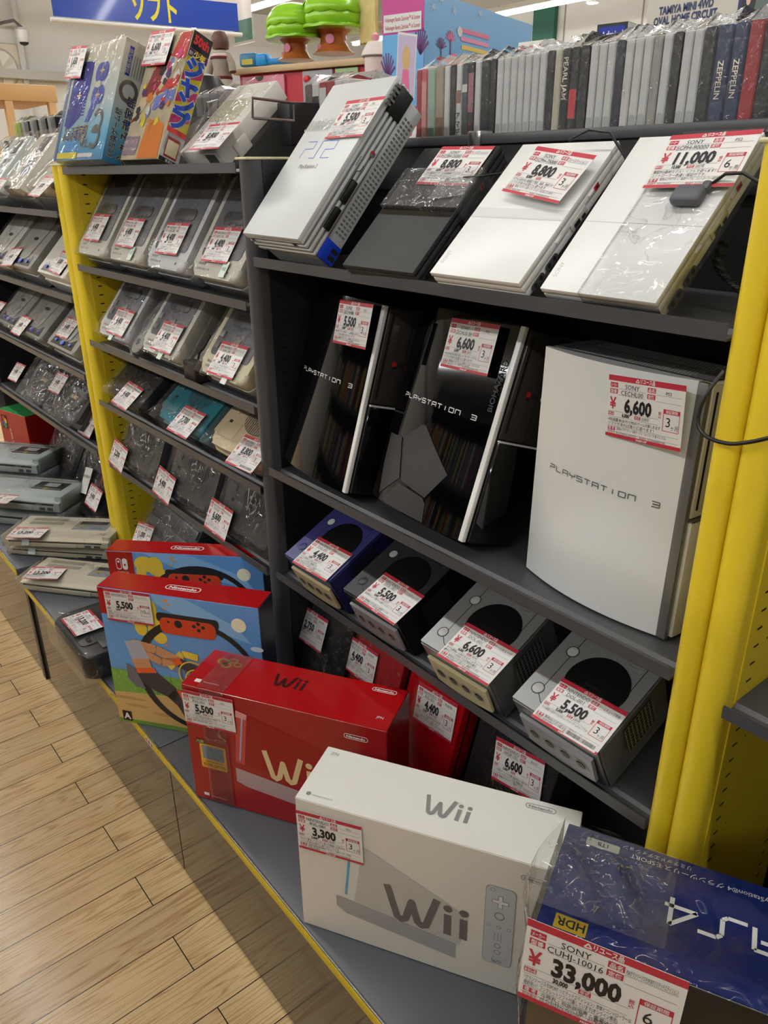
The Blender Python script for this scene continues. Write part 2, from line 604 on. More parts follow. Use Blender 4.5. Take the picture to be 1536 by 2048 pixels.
def bench(label, x0, x1, zt):
    t = thing('display_bench', label, 'bench', ((x0 + x1) / 2, 0.59, 0), group='low display benches')
    L = (x1 - x0) / 2
    y0 = 0.445 - 0.59
    one('worktop', box(-L + 0.001, L - 0.001, y0, 0.135, zt - 0.024, zt, 0.003), WORK, t)
    one('edge_strip', box(-L + 0.001, L - 0.001, y0 - 0.0016, y0 + 0.001, zt - 0.0235, zt - 0.0035, 0.0005), EDGE, t)
    one('edge_trim', box(-L + 0.001, L - 0.001, y0 - 0.0012, y0 + 0.0035, zt - 0.0032, zt + 0.0006, 0.001), mat('steel trim', (130, 132, 134), 0.25, metal=0.8), t)
    one('front_panel', box(-L + 0.002, L - 0.002, 0.462 - 0.59, 0.470 - 0.59, 0.002, zt - 0.024), PANEL, t)
    for sx in (-1, 1):
        one('leg', box(sx * (L - 0.03) - 0.012, sx * (L - 0.03) + 0.012, 0.48 - 0.59, 0.505 - 0.59, 0.0, zt - 0.024), BLACK, t)
    nest(t, edge_strip='worktop', edge_trim='worktop')
    return t


b1 = bench('low grey bench with yellow edge at the far left, slightly taller, under the blue-grey consoles', -3.5, -2.300, 0.386)
b2 = bench('low grey bench with yellow edge under the cream consoles and the fitness game boxes', -2.240, -1.3065, 0.365)
b3 = bench('low grey bench with yellow edge under the red and white console boxes', -1.3055, -0.372, 0.365)
b4 = bench('low grey bench with yellow edge at the right end, under the blue console box', -0.371, 0.6, 0.365)
one('support_leg', box(-2.296 + 1.773, -2.268 + 1.773, 0.455 - 0.59, 0.485 - 0.59, 0.0, 0.343), BLACK, b2)
# worktop overhang that closes the gap to the taller bench
one('worktop_end', box(-2.300 + 1.773, -2.238 + 1.773, 0.445 - 0.59, 0.135, 0.341, 0.365, 0.002), WORK, b2)
one('edge_strip', box(-2.300 + 1.773, -2.239 + 1.773, 0.4434 - 0.59, 0.446 - 0.59, 0.3415, 0.3615), EDGE, b2)
one('front_panel', box(-2.264 + 1.773, -2.239 + 1.773, 0.462 - 0.59, 0.470 - 0.59, 0.002, 0.341), PANEL, b2)
mb = MB().add(rect(-0.019, 0.019, 0, 0.016), WHITE)
for k in range(3): mb.add(flat(ell(-0.012 + k * 0.012, 0.008, 0.004, 0.005, 10), 0.0003), RED if k != 1 else INK)
q = mb.obj('shelf_label', b2)
q.data.transform(T((-1.352 + 1.773, 0.4430 - 0.59, 0.3435)) @ FRONT)
q['label'] = 'small white label with red and black marks'
# ---------------------------------------------------------------- price tags
def tag_mesh(maker, model, name, price, base=None, months='3', year='', l1='', l2='', rem='電源(ACアダプター)・接続ケーブル・キズ ヨゴレ', rem2='', serial='', extra=0):
    mb = MB()
    X = lambda u: (u - 0.5) * 0.105
    Y = lambda v: (0.5 - v) * 0.074
    mb.add(box(X(0), X(1), Y(1), Y(0), -0.0003, 0.0), WHITE)
    e, e2 = 0.00018, 0.00036

    def rc(u0, u1, v0, v1, m, z=e): mb.add(rect(X(u0), X(u1), Y(v1), Y(v0), z), m)

    def tx(s, u, v, h, m=INK, bold=0.0, shear=0.0, w=None, c=True, z=e2, mw=None):
        if not s: return
        mb.add(text(s, h * 0.074, w=None if w is None else w * 0.105, cx=X(u) if c else None, x=X(u), y=Y(v), bold=bold, shear=shear, z=z, maxw=None if mw is None else mw * 0.105), m)
    rc(0, 1, 0, 0.088, RED)
    rc(0, 1, 0.944, 1, RED)
    mb.add(line([(X(0.372), Y(0.068)), (X(0.395), Y(0.018)), (X(0.418), Y(0.068)), (X(0.372), Y(0.068))], 0.0011, e2), WHITE)
    tx('リユース品', 0.525, 0.070, 0.058, WHITE, 0.03, w=0.19)
    tx('HOBBY-OFF', 0.5, 0.987, 0.03, WHITE, 0.04, 0.2, w=0.15)
    for u, v, s in ((0.03, 0.115, 'メーカー'), (0.03, 0.215, '型番'), (0.53, 0.115, '品名'), (0.53, 0.215, '定価')):
        rc(u, u + 0.105, v, v + 0.076, RED)
        tx(s, u + 0.0525, v + 0.062, 0.046, WHITE, 0.02, mw=0.085)
    for u0, u1, v in ((0.15, 0.51, 0.205), (0.15, 0.51, 0.305), (0.64, 0.96, 0.205), (0.64, 0.96, 0.305), (0.02, 0.70, 0.575), (0.02, 0.70, 0.665), (0.02, 0.96, 0.815), (0.02, 0.96, 0.905)):
        rc(u0, u1, v, v + 0.004, GREYINK)
    tx(maker, 0.33, 0.197, 0.075, INK, mw=0.34)
    tx(model, 0.33, 0.298, 0.075, INK, mw=0.36)
    tx(name, 0.80, 0.192, 0.055, INK, mw=0.31)
    tx('¥', 0.08, 0.535, 0.185, RED, 0.02, w=0.09)
    n = len(price)
    tx(price, 0.42, 0.560, 0.212, INK, 0.045, w=0.083 * (n - 1) + 0.032)
    rc(0.02, 0.105, 0.590, 0.645, RED)
    tx('本体価格', 0.0625, 0.634, 0.035, WHITE, 0.01, mw=0.08)
    tx(base or '', 0.265, 0.650, 0.06, INK, 0.04, w=0.10)
    rc(0.385, 0.465, 0.592, 0.648, RED)
    tx('年式', 0.425, 0.638, 0.04, WHITE, 0.01, mw=0.06)
    tx(year, 0.53, 0.648, 0.055, GREYINK, w=0.10)
    tx('税', 0.71, 0.50, 0.04, RED, 0.01)
    tx('込', 0.71, 0.55, 0.04, RED, 0.01)
    u0, u1, v0, v1 = 0.755, 0.955, 0.40, 0.735
    rc(u0, u1, v0, v0 + 0.07, RED)
    tx('保証期間', 0.855, v0 + 0.055, 0.04, WHITE, 0.01, mw=0.15)
    mb.add(line([(X(u0), Y(v0)), (X(u0), Y(v1)), (X(u1), Y(v1)), (X(u1), Y(v0))], 0.0007, e), RED)
    if months == '10':
        tx('10', 0.825, 0.65, 0.12, INK, mw=0.08)
        tx('日間', 0.905, 0.65, 0.05, INK, mw=0.07)
    else:
        tx(months, 0.82, 0.665, 0.15, INK)
        tx('ヶ月', 0.90, 0.70, 0.065, INK, mw=0.085)
    tx(l1, 0.03, 0.735, 0.047, INK, c=False, mw=0.70)
    tx(l2, 0.03, 0.800, 0.047, INK, c=False, mw=0.62)
    rc(0.03, 0.13, 0.832, 0.892, RED)
    tx('備 考', 0.08, 0.882, 0.045, WHITE, 0.01, mw=0.08)
    tx(rem, 0.155, 0.868, 0.038, INK, c=False, mw=0.66)
    tx(rem2, 0.155, 0.903, 0.036, INK, c=False, mw=0.45)
    tx('製造番号', 0.03, 0.937, 0.030, RED, c=False, mw=0.10)
    tx(serial, 0.15, 0.939, 0.034, GREYINK, c=False, mw=0.28)
    tx('商品番号', 0.47, 0.939, 0.030, RED, c=False, mw=0.09)
    tx('1010410000029180', 0.58, 0.940, 0.030, GREYINK, c=False, mw=0.25)
    if extra:      # bar code sticker over the lower right corner
        rc(0.50, 0.97, 0.845, 0.985, WHITE, 0.0005)
        rr = random.Random(3)
        u = 0.52
        while u < 0.94:
            w = rr.choice((0.003, 0.005, 0.008))
            rc(u, u + w, 0.865, 0.945, INK, 0.0006)
            u += w + rr.choice((0.004, 0.006))
    return mb


def plane_uv(M, px, py):
    o, n = M.translation, (M.to_3x3() @ Vector((0, 0, 1)))
    r = ROT @ Vector((px - CX, -(py - CY), -FPX))
    t = (o - CAM).dot(n) / r.dot(n)
    return M.inverted() @ (CAM + r * t)


def price_tag(parent, corners, spec, plane=None, z=0.0, lift=0.0, tilt=0.0, scale=1.0):
    L = plane if plane is not None else T((0, 0, z + 0.0026 + lift))
    q = [plane_uv(wm(parent) @ L, *p) for p in corners]
    c = (q[0] + q[1] + q[2] + q[3]) / 4
    d = (q[1] - q[0]) + (q[2] - q[3])
    o = tag_mesh(**spec).obj('price_tag', parent, smooth=False)
    o.matrix_basis = L @ T((c.x, c.y, 0)) @ Matrix.Rotation(math.atan2(d.y, d.x), 4, 'Z') @ rx(tilt) @ Matrix.Scale(scale, 4)
    return o


def sub(parent, name, vf, m, M=None, **k): return one(name, vf, m, parent, M, **k)


def wrap(parent, x0, x1, y0, y1, z0, z1, m=None, amp=0.003, seed=1, name='plastic_wrap', n=10):
    """loose clear film round a thing: a box skin whose faces wander a little"""
    rr = random.Random(seed)
    ph = [rr.uniform(0, 6.3) for _ in range(6)]

    def wob(u, v): return amp * (0.5 + 0.5 * math.sin(7 * u + ph[0] + 3 * math.sin(5 * v + ph[1]))) * (0.6 + 0.4 * math.sin(11 * v + ph[2]))
    mb = MB()
    mm = m or FILM
    mb.add(grid(n, n, lambda u, v: (x0 + (x1 - x0) * u, y0 + (y1 - y0) * v, z1 + (wob(u, v) if 0 < u < 1 and 0 < v < 1 else 0))), mm)
    mb.add(grid(n, 3, lambda u, v: (x0 + (x1 - x0) * u, y0 - (wob(u, v) if 0 < u < 1 and 0 < v < 1 else 0), z0 + (z1 - z0) * v)), mm)
    mb.add(grid(n, 3, lambda u, v: (x1 + (wob(u, v) if 0 < u < 1 and 0 < v < 1 else 0), y0 + (y1 - y0) * u, z0 + (z1 - z0) * v)), mm)
    mb.add(grid(n, 3, lambda u, v: (x0 - (wob(u, v) if 0 < u < 1 and 0 < v < 1 else 0), y1 - (y1 - y0) * u, z0 + (z1 - z0) * v)), mm)
    return mb.obj(name, parent, sharp=80)


# ---------------------------------------------------------------- wide silver console with ribbed front
def ps2_wide(loc, a, b):
    w, l, t = 0.182, 0.301, 0.078
    c = thing('game_console', 'large silver console leaning on grey post, blue outline lettering on top', 'game console', loc, a, b)
    h = w / 2
    SV = mat('pale silver paint', (203, 207, 205), 0.42, metal=0.15)
    body = MB()
    body.add(box(-h, h, 0, l, 0.069, t, 0.0012), SV)
    for k in range(4):
        z = 0.032 + k * 0.0095
        body.add(box(-h, h - 0.005, 0.0015, l - 0.001, z, z + 0.0048), mat('silver rib shade', (150, 152, 152), 0.4, metal=0.3))
        body.add(box(-h, h, 0, l, z + 0.0048, z + 0.0095, 0.0006), SV)
    body.add(box(-h + 0.012, h - 0.007, 0.004, l - 0.006, 0.0, 0.032, 0.001), SV)
    body.obj('body', c)
    g = MB()
    for k in range(30):
        y = 0.052 + k * 0.0074
        for r_ in range(3): g.add(rect(y, y + 0.0038, 0.005 + r_ * 0.0075, 0.0105 + r_ * 0.0075), mat('vent shade', (112, 114, 113), 0.6), T((h - 0.0066, 0, 0)) @ RIGHT)
    g.obj('side_vent', c)
    for y in (0.042, 0.092):
        sub(c, 'controller_port', box(h - 0.004, h + 0.003, y, y + 0.040, 0.040, 0.0515, 0.0015), BLACK)
    sub(c, 'connector_block', box(h - 0.004, h + 0.002, l - 0.052, l - 0.004, 0.034, 0.062, 0.001), BLACK)
    m = MB()
    for k in range(5): m.add(box(h, h + 0.005, l - 0.046 + k * 0.008, l - 0.042 + k * 0.008, 0.064 - 0.003 * (k % 2), 0.073), CHROME)
    m.obj('metal_tab', c)
    sub(c, 'usb_panel', box(h - 0.008, h + 0.0012, 0.003, 0.036, 0.003, 0.036, 0.0008), mat('blue panel', (24, 60, 190), 0.35))
    m = MB()
    for k in range(2): m.add(rect(0.009 + k * 0.012, 0.0165 + k * 0.012, 0.006, 0.019), HOLE, T((h + 0.0014, 0, 0)) @ RIGHT)
    m.obj('usb_port', c)
    m = MB().add(flat(ell(0.183, 0.0445, 0.0052, n=12)), mat('badge red', (190, 40, 40), 0.4), T((h + 0.0012, 0, 0)) @ RIGHT)
    m.add(rect(0.180, 0.187, 0.0405, 0.0425, 0.0002), mat('badge blue', (40, 80, 170), 0.4), T((h + 0.0012, 0, 0)) @ RIGHT)
    m.add(rect(0.179, 0.182, 0.043, 0.049, 0.0002), mat('badge green', (40, 140, 90), 0.4), T((h + 0.0012, 0, 0)) @ RIGHT)
    m.obj('badge', c)
    m = MB().add(line([(0.11, 0.053), (0.145, 0.053), (0.15, 0.047), (0.16, 0.047)], 0.0012), INK, T((h + 0.0006, 0, 0)) @ RIGHT)
    m.add(line([(0.150, 0.0595), (0.168, 0.0595)], 0.001), INK, T((h + 0.0006, 0, 0)) @ RIGHT)
    m.obj('tray_line', c)
    for x in (-h + 0.008, h - 0.035): sub(c, 'foot_plug', rect(x, x + 0.012, 0.058, 0.065), mat('rubber plug', (58, 42, 40), 0.7), T((0, -0.0003, 0)) @ FRONT)
    nest(c, usb_port='usb_panel')
    BL = mat('logo blue', (88, 100, 205), 0.4)
    m = MB()
    B = T((-0.055, 0.150, t + 0.0003))
    for pts in ([(0.0, 0.0), (0.002, 0.0185), (0.028, 0.0185), (0.028, 0.033), (0.0, 0.033)], [(0.031, 0.0), (0.046, 0.0), (0.046, 0.033), (0.061, 0.033)], [(0.092, 0.0), (0.066, 0.0), (0.066, 0.0165), (0.092, 0.0165), (0.092, 0.033), (0.064, 0.033)]):
        m.add(line(pts, 0.0014), BL, B)
    m.add(text('PlayStation 2', 0.0085, cx=0.046, y=-0.020, spacing=0.95), GREYINK, B)
    m.obj('lettering', c)
    sub(c, 'film_patch', grid(8, 3, lambda u, v: (-0.09 + 0.16 * u, 0.205 + 0.022 * v, t + 0.0012 + 0.001 * math.sin(9 * u + 4 * v))), FILM)
    return c


ps2 = ps2_wide((-1.1449, 0.7565, 1.3258), 49.9, -2.7)
price_tag(ps2, [(688.5, 202), (772.2, 189.8), (730.7, 274), (647.4, 279.4)], dict(maker='SONY', model='SCPH-50000', name='PS2', price='5,500', base='5,000', year='2003年', l1='プレイステーション2が遊べます！人気の本体です', l2='ケースなしセットですのでお買得です', rem='電源ケーブル・接続ケーブル・コントローラ', rem2='コントローラ無し キズ ヨゴレ', serial='AJ3384567'), z=0.078)


# ---------------------------------------------------------------- slim consoles
def ps2_slim(label, loc, a, b, col, col2, side, kind):
    w, l, t = 0.152, 0.230, 0.028
    h = w / 2
    c = thing('game_console', label, 'game console', loc, a, b, group='thin consoles on the top shelf')
    body = MB()
    body.add(box(-h, h, 0, l, 0.0215, t, 0.0006), col)
    body.add(box(-h + 0.0012, h - 0.0012, 0.0015, l - 0.0015, 0.0185, 0.0215), side)
    body.add(box(-h, h, 0.0008, l, 0.0115, 0.0185, 0.0006), col)
    body.add(box(-h + 0.001, h - 0.001, 0.0015, l - 0.0015, 0.009, 0.0115), side)
    body.add(box(-h + 0.001, h - 0.001, 0.001, l - 0.001, 0.0, 0.009, 0.0008), col)
    body.obj('body', c)
    m = MB()
    ys = 0.098 if kind != 'w2' else 0.100
    m.add(rect(-h, h, ys, ys + 0.0009, t + 0.0001), mat('seam shade ' + kind, (190, 190, 188) if kind != 'b' else (6, 6, 6), 0.6))
    if kind != 'w2': m.add(rect(-h + 0.001, h - 0.001, ys + 0.001, ys + 0.017, t + 0.0002), col2)
    m.obj('lid_seam', c)
    m = MB()
    P = T((h + 0.0004, 0, 0)) @ RIGHT
    D = mat('port ring', (70, 70, 72), 0.5)
    for y in (0.012, 0.043):
        m.add(prism(rrect(y, y + 0.026, 0.0005, 0.0085, 0.004), 0, 0.0012), D if kind != 'b' else BLACK, P)
        for k in range(2): m.add(flat(ell(y + 0.007 + k * 0.012, 0.0045, 0.0032, n=10), 0.0014), HOLE, P)
    m.obj('controller_port', c)
    m = MB()
    m.add(box(h - 0.001, h + 0.0012, 0.105, 0.140, 0.003, 0.013, 0.0006), side)
    m.add(rect(0.110, 0.122, 0.004, 0.010, 0.0016), HOLE, P)
    m.add(rect(0.126, 0.134, 0.004, 0.008, 0.0016), HOLE, P)
    m.obj('side_panel', c)
    m = MB()
    m.add(rect(0.163, 0.173, 0.0115, 0.018, 0.0006), mat('badge red'), P)
    m.add(rect(0.166, 0.171, 0.013, 0.016, 0.0009), INK, P)
    m.obj('badge', c)
    for y in (0.075, 0.150): sub(c, 'slide_button', box(h - 0.001, h + 0.002, y, y + 0.011, 0.014, 0.0175, 0.0006), col)
    if kind != 'b':
        m = MB().add(text('SONY', 0.006, x=0, y=0), mat('faint lettering', (202, 202, 200), 0.4), T((-h + 0.012, 0.018, t + 0.0002)) @ rz(90))
        m.obj('lettering', c)
    return c


WG = mat('white satin shell', (233, 234, 231), 0.3)
WG2 = mat('white pearl strip', (222, 223, 221), 0.22)
BTX = mat('black textured shell', (46, 47, 48), 0.5, bump=0.5, bs=900)
sb = ps2_slim('thin black console with glossy band, crumpled film across its middle', (-0.8954, 0.735, 1.3235), 43.2, 2.1, BTX, GLOSS, BLACK, 'b')
one('upper_lid', box(-0.075, 0.075, 0.116, 0.2295, 0.028, 0.0287, 0.0003), mat('black satin lid', (26, 26, 27), 0.35), sb)
sw1 = ps2_slim('thin white console with a faint pearl band, beside the black one', (-0.7052, 0.735, 1.3274), 42.0, 0.8, WG, WG2, mat('white side recess', (190, 189, 184), 0.4), 'w1')
sw2 = ps2_slim('widest-looking thin white console beside the yellow post, edge yellowed, cable on top', (-0.5285, 0.7466, 1.3245), 44.2, 0.0, WG, WG2, mat('yellowed edge', (208, 203, 162), 0.35), 'w2')
price_tag(sb, [(887, 292.4), (991, 293.5), (929.4, 370), (832.7, 368.4)], dict(maker='SONY', model='SCPH-75000', name='プレーステーション2', price='8,800', base='8,000', year='2005年', l1='人気の薄型PS2です！お手頃価格にてどうぞ', l2='ソフトがあれば直ぐに遊べるセットです。', rem='電源(ACアダプター)・接続ケーブル・コントローラ1個'), z=0.028)
price_tag(sw1, [(1060, 291.5), (1200, 314), (1132.3, 409.5), (998.5, 379)], dict(maker='SONY', model='SCPH-75000', name='プレーステーション2', price='8,800', base='8,000', year='', l1='今でも人気のPS2 後期型で薄型、軽量、静音です', l2='ソフトがあれば直ぐに遊べます', rem='電源(ACアダプター)・接続ケーブル・コントローラ1個 欠品 エロス2 巻き有', serial='AJ3362049'), z=0.028, lift=0.012, tilt=4)
price_tag(sw2, [(1351.4, 275.7), (1532.3, 266), (1459.5, 364.2), (1279, 371.2)], dict(maker='SONY', model='SCPH-90000', name='PS2', price='11,000', base='10,000', months='6', year='2007年', l1='薄型PS2最終モデル！ソフトで遊べます！', l2='コントローラー色違い保証付です。', rem='電源(ACアダプター)・接続ケーブル・コントローラー1個付属', serial='NU3785622'), z=0.028, lift=0.008, tilt=3)
# crumpled film across the black one
rr = random.Random(5)
wrap(sb, -0.079, 0.079, 0.112, 0.185, 0.0, 0.033, FILMX, 0.007, 3)
bl = MB()
bl.add(grid(14, 8, lambda u, v: (0.012 + 0.062 * u, 0.125 + 0.035 * v + 0.01 * u, 0.032 + 0.016 * math.sin(math.pi * u) * math.sin(math.pi * v) * (0.8 + 0.25 * math.sin(23 * u + 5 * v)))), film('silvery bunched film', scale=55, strength=1.0, milky=0.18, base=0.28, dist=0.012))
bl.obj('bunched_film', sb)
# film strip and grey plug on the third
wrap(sw2, -0.02, 0.079, -0.002, 0.232, -0.002, 0.0315, film('streaky shrink film', scale=26, strength=0.7, milky=0.03, base=0.05, dist=0.008), 0.003, 8)
pl = MB().add(box(0.024, 0.060, 0.122, 0.146, 0.0295, 0.043, 0.006, 3), DGREY)
pl.add(box(0.052, 0.062, 0.140, 0.152, 0.031, 0.041, 0.003), DGREY)
pl.obj('cable_plug', sw2)
sub(sw2, 'cable', tube([(0.060, 0.150, 0.036), (0.075, 0.156, 0.044), (0.095, 0.155, 0.046), (0.115, 0.150, 0.036), (0.13, 0.15, 0.015)], 0.0019), BLACK)
sub(sw1, 'cable', tube([(0.02, 0.212, 0.046), (0.045, 0.224, 0.050), (0.075, 0.222, 0.046), (0.10, 0.205, 0.02)], 0.0017), BLACK)
sub(sb, 'cable', tube([(0.055, 0.165, 0.034), (0.085, 0.172, 0.03), (0.115, 0.190, 0.02)], 0.0014), BLACK)


# ---------------------------------------------------------------- curved tower consoles
def ps3(label, loc, a, b, kind):
    w, l, t = 0.230, 0.325, 0.098
    h = w / 2
    c = thing('game_console', label, 'game console', loc, a, b, group='curved consoles on the middle shelf')
    blk = kind != 'w'
    shell = GLOSS if blk else mat('pearl white shell', (226, 228, 226), 0.22, coat=0.3)
    bulge = 0.017
    n = 18
    arc = [(h - w * i / n, t + bulge * (1 - (2 * (i / n) - 1) ** 2)) for i in range(n + 1)]
    arc2 = [(x, z - 0.0) for x, z in arc]
    # shell: curved lid
    poly = [(-h, t - 0.006), (h, t - 0.006)] + arc
    up = Matrix(((1, 0, 0, 0), (0, 0, -1, 0), (0, 1, 0, 0), (0, 0, 0, 1)))     # drawing XY -> x,z ; extrude to -y
    sub(c, 'curved_lid', prism(poly, -l, 0), shell, up, sharp=20)
    poly2 = [(-h + 0.004, 0.002), (h + 0.010, 0.002), (h + 0.010, t - 0.0065), (-h + 0.004, t - 0.0065)]
    bodym = mat('tower body black', (12, 12, 13), 0.25) if blk else mat('tower body cream', (214, 208, 186), 0.35)
    sub(c, 'body', prism(poly2, -l + 0.002, -0.002), bodym, up)
    # silver strip along the edge
    sub(c, 'silver_strip', box(h, h + 0.0095 if blk else h + 0.013, 0.001, l - 0.001, t - 0.006, t + 0.002, 0.001), mat('bright strip', (240, 240, 238), 0.3) if blk else mat('satin strip', (128, 128, 126), 0.3, metal=0.5))
    x = h + 0.010
    P = T((x, 0, 0)) @ SIDEUP        # u -> -z , v -> y
    # upper recessed drive face
    upm = mat('smoky drive face', (58, 55, 53), 0.22) if blk else mat('drive face white', (218, 214, 196), 0.35)
    sub(c, 'drive_face', box(x - 0.001, x + 0.004, 0.163, l - 0.003, 0.004, t - 0.008, 0.001), upm)
    m = MB()
    P2 = T((x + 0.0043, 0, 0)) @ SIDEUP
    m.add(rect(-(t - 0.014), -(t - 0.0185), 0.172, l - 0.012), HOLE, P2)
    m.add(rect(-(t - 0.058), -(t - 0.060), 0.172, l - 0.012), HOLE, P2)
    m.obj('disc_slot', c)
    m = MB()
    m.add(rect(-0.064, -0.055, 0.229, 0.238, 0.0002), mat('badge red'), P2)
    m.add(rect(-0.061, -0.054, 0.226, 0.230, 0.0004), INK, P2)
    m.obj('badge', c)
    m = MB()
    if blk: m.add(rect(-0.050, -0.040, 0.229, 0.2365), HOLE, P2)
    m.add(flat(ell(-0.028, 0.232, 0.004, n=12)), mat('pale icon', (200, 200, 198), 0.4), P2)
    m.add(flat(ell(-0.022, 0.296, 0.0045, n=12)), mat('pale icon'), P2)
    m.add(text('SONY', 0.006, cx=0, y=0), mat('pale icon'), P2 @ T((-0.012, 0.306, 0)) @ rz(90))
    m.obj('icon_print', c)
    # lower door stands a little proud
    dm = mat('gloss door', (7, 8, 10), 0.05, coat=0.6) if blk else mat('door cream', (221, 216, 200), 0.35)
    sub(c, 'front_door', box(x - 0.001, x + 0.007, 0.003, 0.158, 0.003, t - 0.007, 0.0012), dm)
    sub(c, 'door_hinge', box(x + 0.001, x + 0.0074, 0.158, 0.1605, 0.004, t - 0.008), mat('bright strip') if blk else mat('satin strip'))
    # vented end
    mv = MB()
    Pe = T((0, l + 0.0003, 0)) @ Matrix(((1, 0, 0, 0), (0, 0, 1, 0), (0, 1, 0, 0), (0, 0, 0, 1)))
    mv.add(rect(-h + 0.004, h + 0.009, 0.006, t - 0.008, 0.0001), mat('end grille', (112, 113, 114) if not blk else (40, 40, 41), 0.45) if not blk else mat('end grille black', (30, 30, 31), 0.45))
    if not blk:
        dot = mat('grille dots', (214, 216, 216), 0.5)
        for j in range(10):
            for i in range(36):
                xx = -h + 0.035 + i * 0.0049 + (0.0024 if j % 2 else 0)
                zz = t - 0.012 - j * 0.0072 - (0.006 if j > 4 else 0)
                mv.add(rect(xx, xx + 0.0027, zz - 0.0036, zz, 0.0004), dot, None)
    mv2 = mv.obj('end_grille', c)
    mv2.data.transform(Pe)
    # spaced lettering
    m = MB()
    lm = mat('bright lettering', (225, 225, 223), 0.35) if blk else mat('grey lettering', (120, 122, 120), 0.35, metal=0.3)
    hh = 0.0066
    W_ = 0.165
    x0 = -W_ / 2 + (0.004 if kind == 'w' else -0.004)
    y0 = 0.168 if kind == 'w' else 0.178
    def zc(xx): return t + bulge * (1 - (2 * ((h - xx) / w) - 1) ** 2) + 0.0006
    for i, ch in enumerate('PLAYSTATION 3'):
        if ch == ' ': continue
        xc = x0 + i * W_ / 12.4 + (0.004 if ch == '3' else 0)
        g = {'P': [(0, 0), (0, .5), (1, .5), (1, 1), (0, 1)], 'L': [(0, 1), (0, 0), (1, 0)], 'A': [(0, 0), (0, 1), (1, 1), (1, 0), (1, .45), (0, .45)], 'Y': [(0, 1), (0, .5), (1, .5), (1, 1), (1, .5), (.5, .5), (.5, 0)], 'S': [(0, 0), (1, 0), (1, .5), (0, .5), (0, 1), (1, 1)], 'T': [(0, 1), (1, 1), (.5, 1), (.5, 0)], 'I': [(.5, 0), (.5, 1)], 'O': [(0, 0), (1, 0), (1, 1), (0, 1), (0, 0)], 'N': [(0, 0), (0, 1), (1, 1), (1, 0)], '3': [(0, 1), (1, 1), (1, .5), (.1, .5), (1, .5), (1, 0), (0, 0)]}[ch]
        vs, fs = line([(xc + p[0] * 0.0095, y0 + p[1] * hh) for p in g], 0.0015)
        m.add(([(v[0], v[1], zc(v[0])) for v in vs], fs), lm)
    m.obj('lettering', c)
    nest(c, disc_slot='drive_face', badge='drive_face', icon_print='drive_face', door_hinge='front_door')
    return c


p3l = ps3('left gloss black curved console with silver strip, no decals', (-1.1248, 0.8418, 0.9305), 74.3, -6.0, 'l')
p3m = ps3('gloss black curved console with matt five-sided patches, middle of the shelf', (-0.8504, 0.8480, 0.9305), 71.2, -4.4, 'm')
p3w = ps3('white curved console standing upright beside the yellow post', (-0.5363, 0.8941, 0.9305), 88.8, -4.4, 'w')
# matt patches on the middle one
m = MB()
for i, px_ in enumerate(([(808, 873.5), (846, 850), (855, 851.7), (892, 950), (850, 995.7), (804, 961)], [(773, 862.6), (802.5, 873.5), (799.6, 955.6), (751.5, 984.8), (758.8, 924.6)], [(758.7, 1001), (799, 964.7), (846, 995.7), (850, 1008), (844, 1045), (750, 1035)])):
    poly = [plane_uv(wm(p3m) @ T((0, 0, 0.113)), *q) for q in px_]
    poly = [(max(q.x, -0.113), max(q.y, 0.002)) for q in poly][::-1]
    n_ = 12
    xs = [p[0] for p in poly]
    bm = bmesh.new()
    f = bm.faces.new([bm.verts.new((p[0], p[1], 0)) for p in poly])
    bmesh.ops.triangulate(bm, faces=[f])
    bmesh.ops.subdivide_edges(bm, edges=bm.edges[:], cuts=5, use_grid_fill=True)
    for v in bm.verts: v.co.z = 0.098 + 0.017 * (1 - (2 * ((0.115 - v.co.x) / 0.23) - 1) ** 2) + 0.0009
    m.add(from_bm(bm), mat('matt patch', (44, 43, 43), 0.55))
m.obj('matt_patch', p3m)
m = MB().add(text('BIOHAZARD', 0.010, cx=0, y=0, bold=0.01), mat('dark relief lettering', (48, 48, 50), 0.5), T((0.111, 0.235, 0.1035)) @ rz(90))
m.obj('side_lettering', p3m)
price_tag(p3l, [(670.5, 595.7), (762.4, 611), (739.8, 701.5), (653.7, 683.2)], dict(maker='SONY', model='CECHH00', name='PS3', price='5,500', base='5,000', year='2007年', l1='40GBモデル PS3ゲームが遊べます！', l2='ソフトがあれば直ぐに遊べるセットです。', rem='電源(ACアダプター)・接続ケーブル キズ ヨゴレ', rem2='コントローラー・AVケーブル付属'), z=0.116)
price_tag(p3m, [(897.3, 631.8), (1013.2, 651), (984, 757), (868, 731.4)], dict(maker='SONY', model='CECHL00 BH', name='PS3', price='6,600', base='6,000', year='2008年', l1='HDD 80GB PS3本体 対応 バイオハザードモデル', l2='ソフトがあれば直ぐに遊べます。', rem='電源(ACアダプター)・接続ケーブル・キズ ヨゴレ', rem2='コントローラー・HDMIケーブル付属', serial='0777714'), z=0.116)
price_tag(p3w, [(1211, 744.7), (1392, 774.4), (1368.2, 906), (1197.2, 868.6)], dict(maker='SONY', model='CECHL00', name='PS3', price='6,600', base='6,000', year='2008年', l1='HDD容量 80GB PS1とPS3のゲームが楽しめます', l2='ソフトがあれば直ぐに遊べます！', rem='電源(ACアダプター)・接続ケーブル・コントローラ1個 キズ ヨゴレ', serial='03-27438101-4569226'), z=0.116)


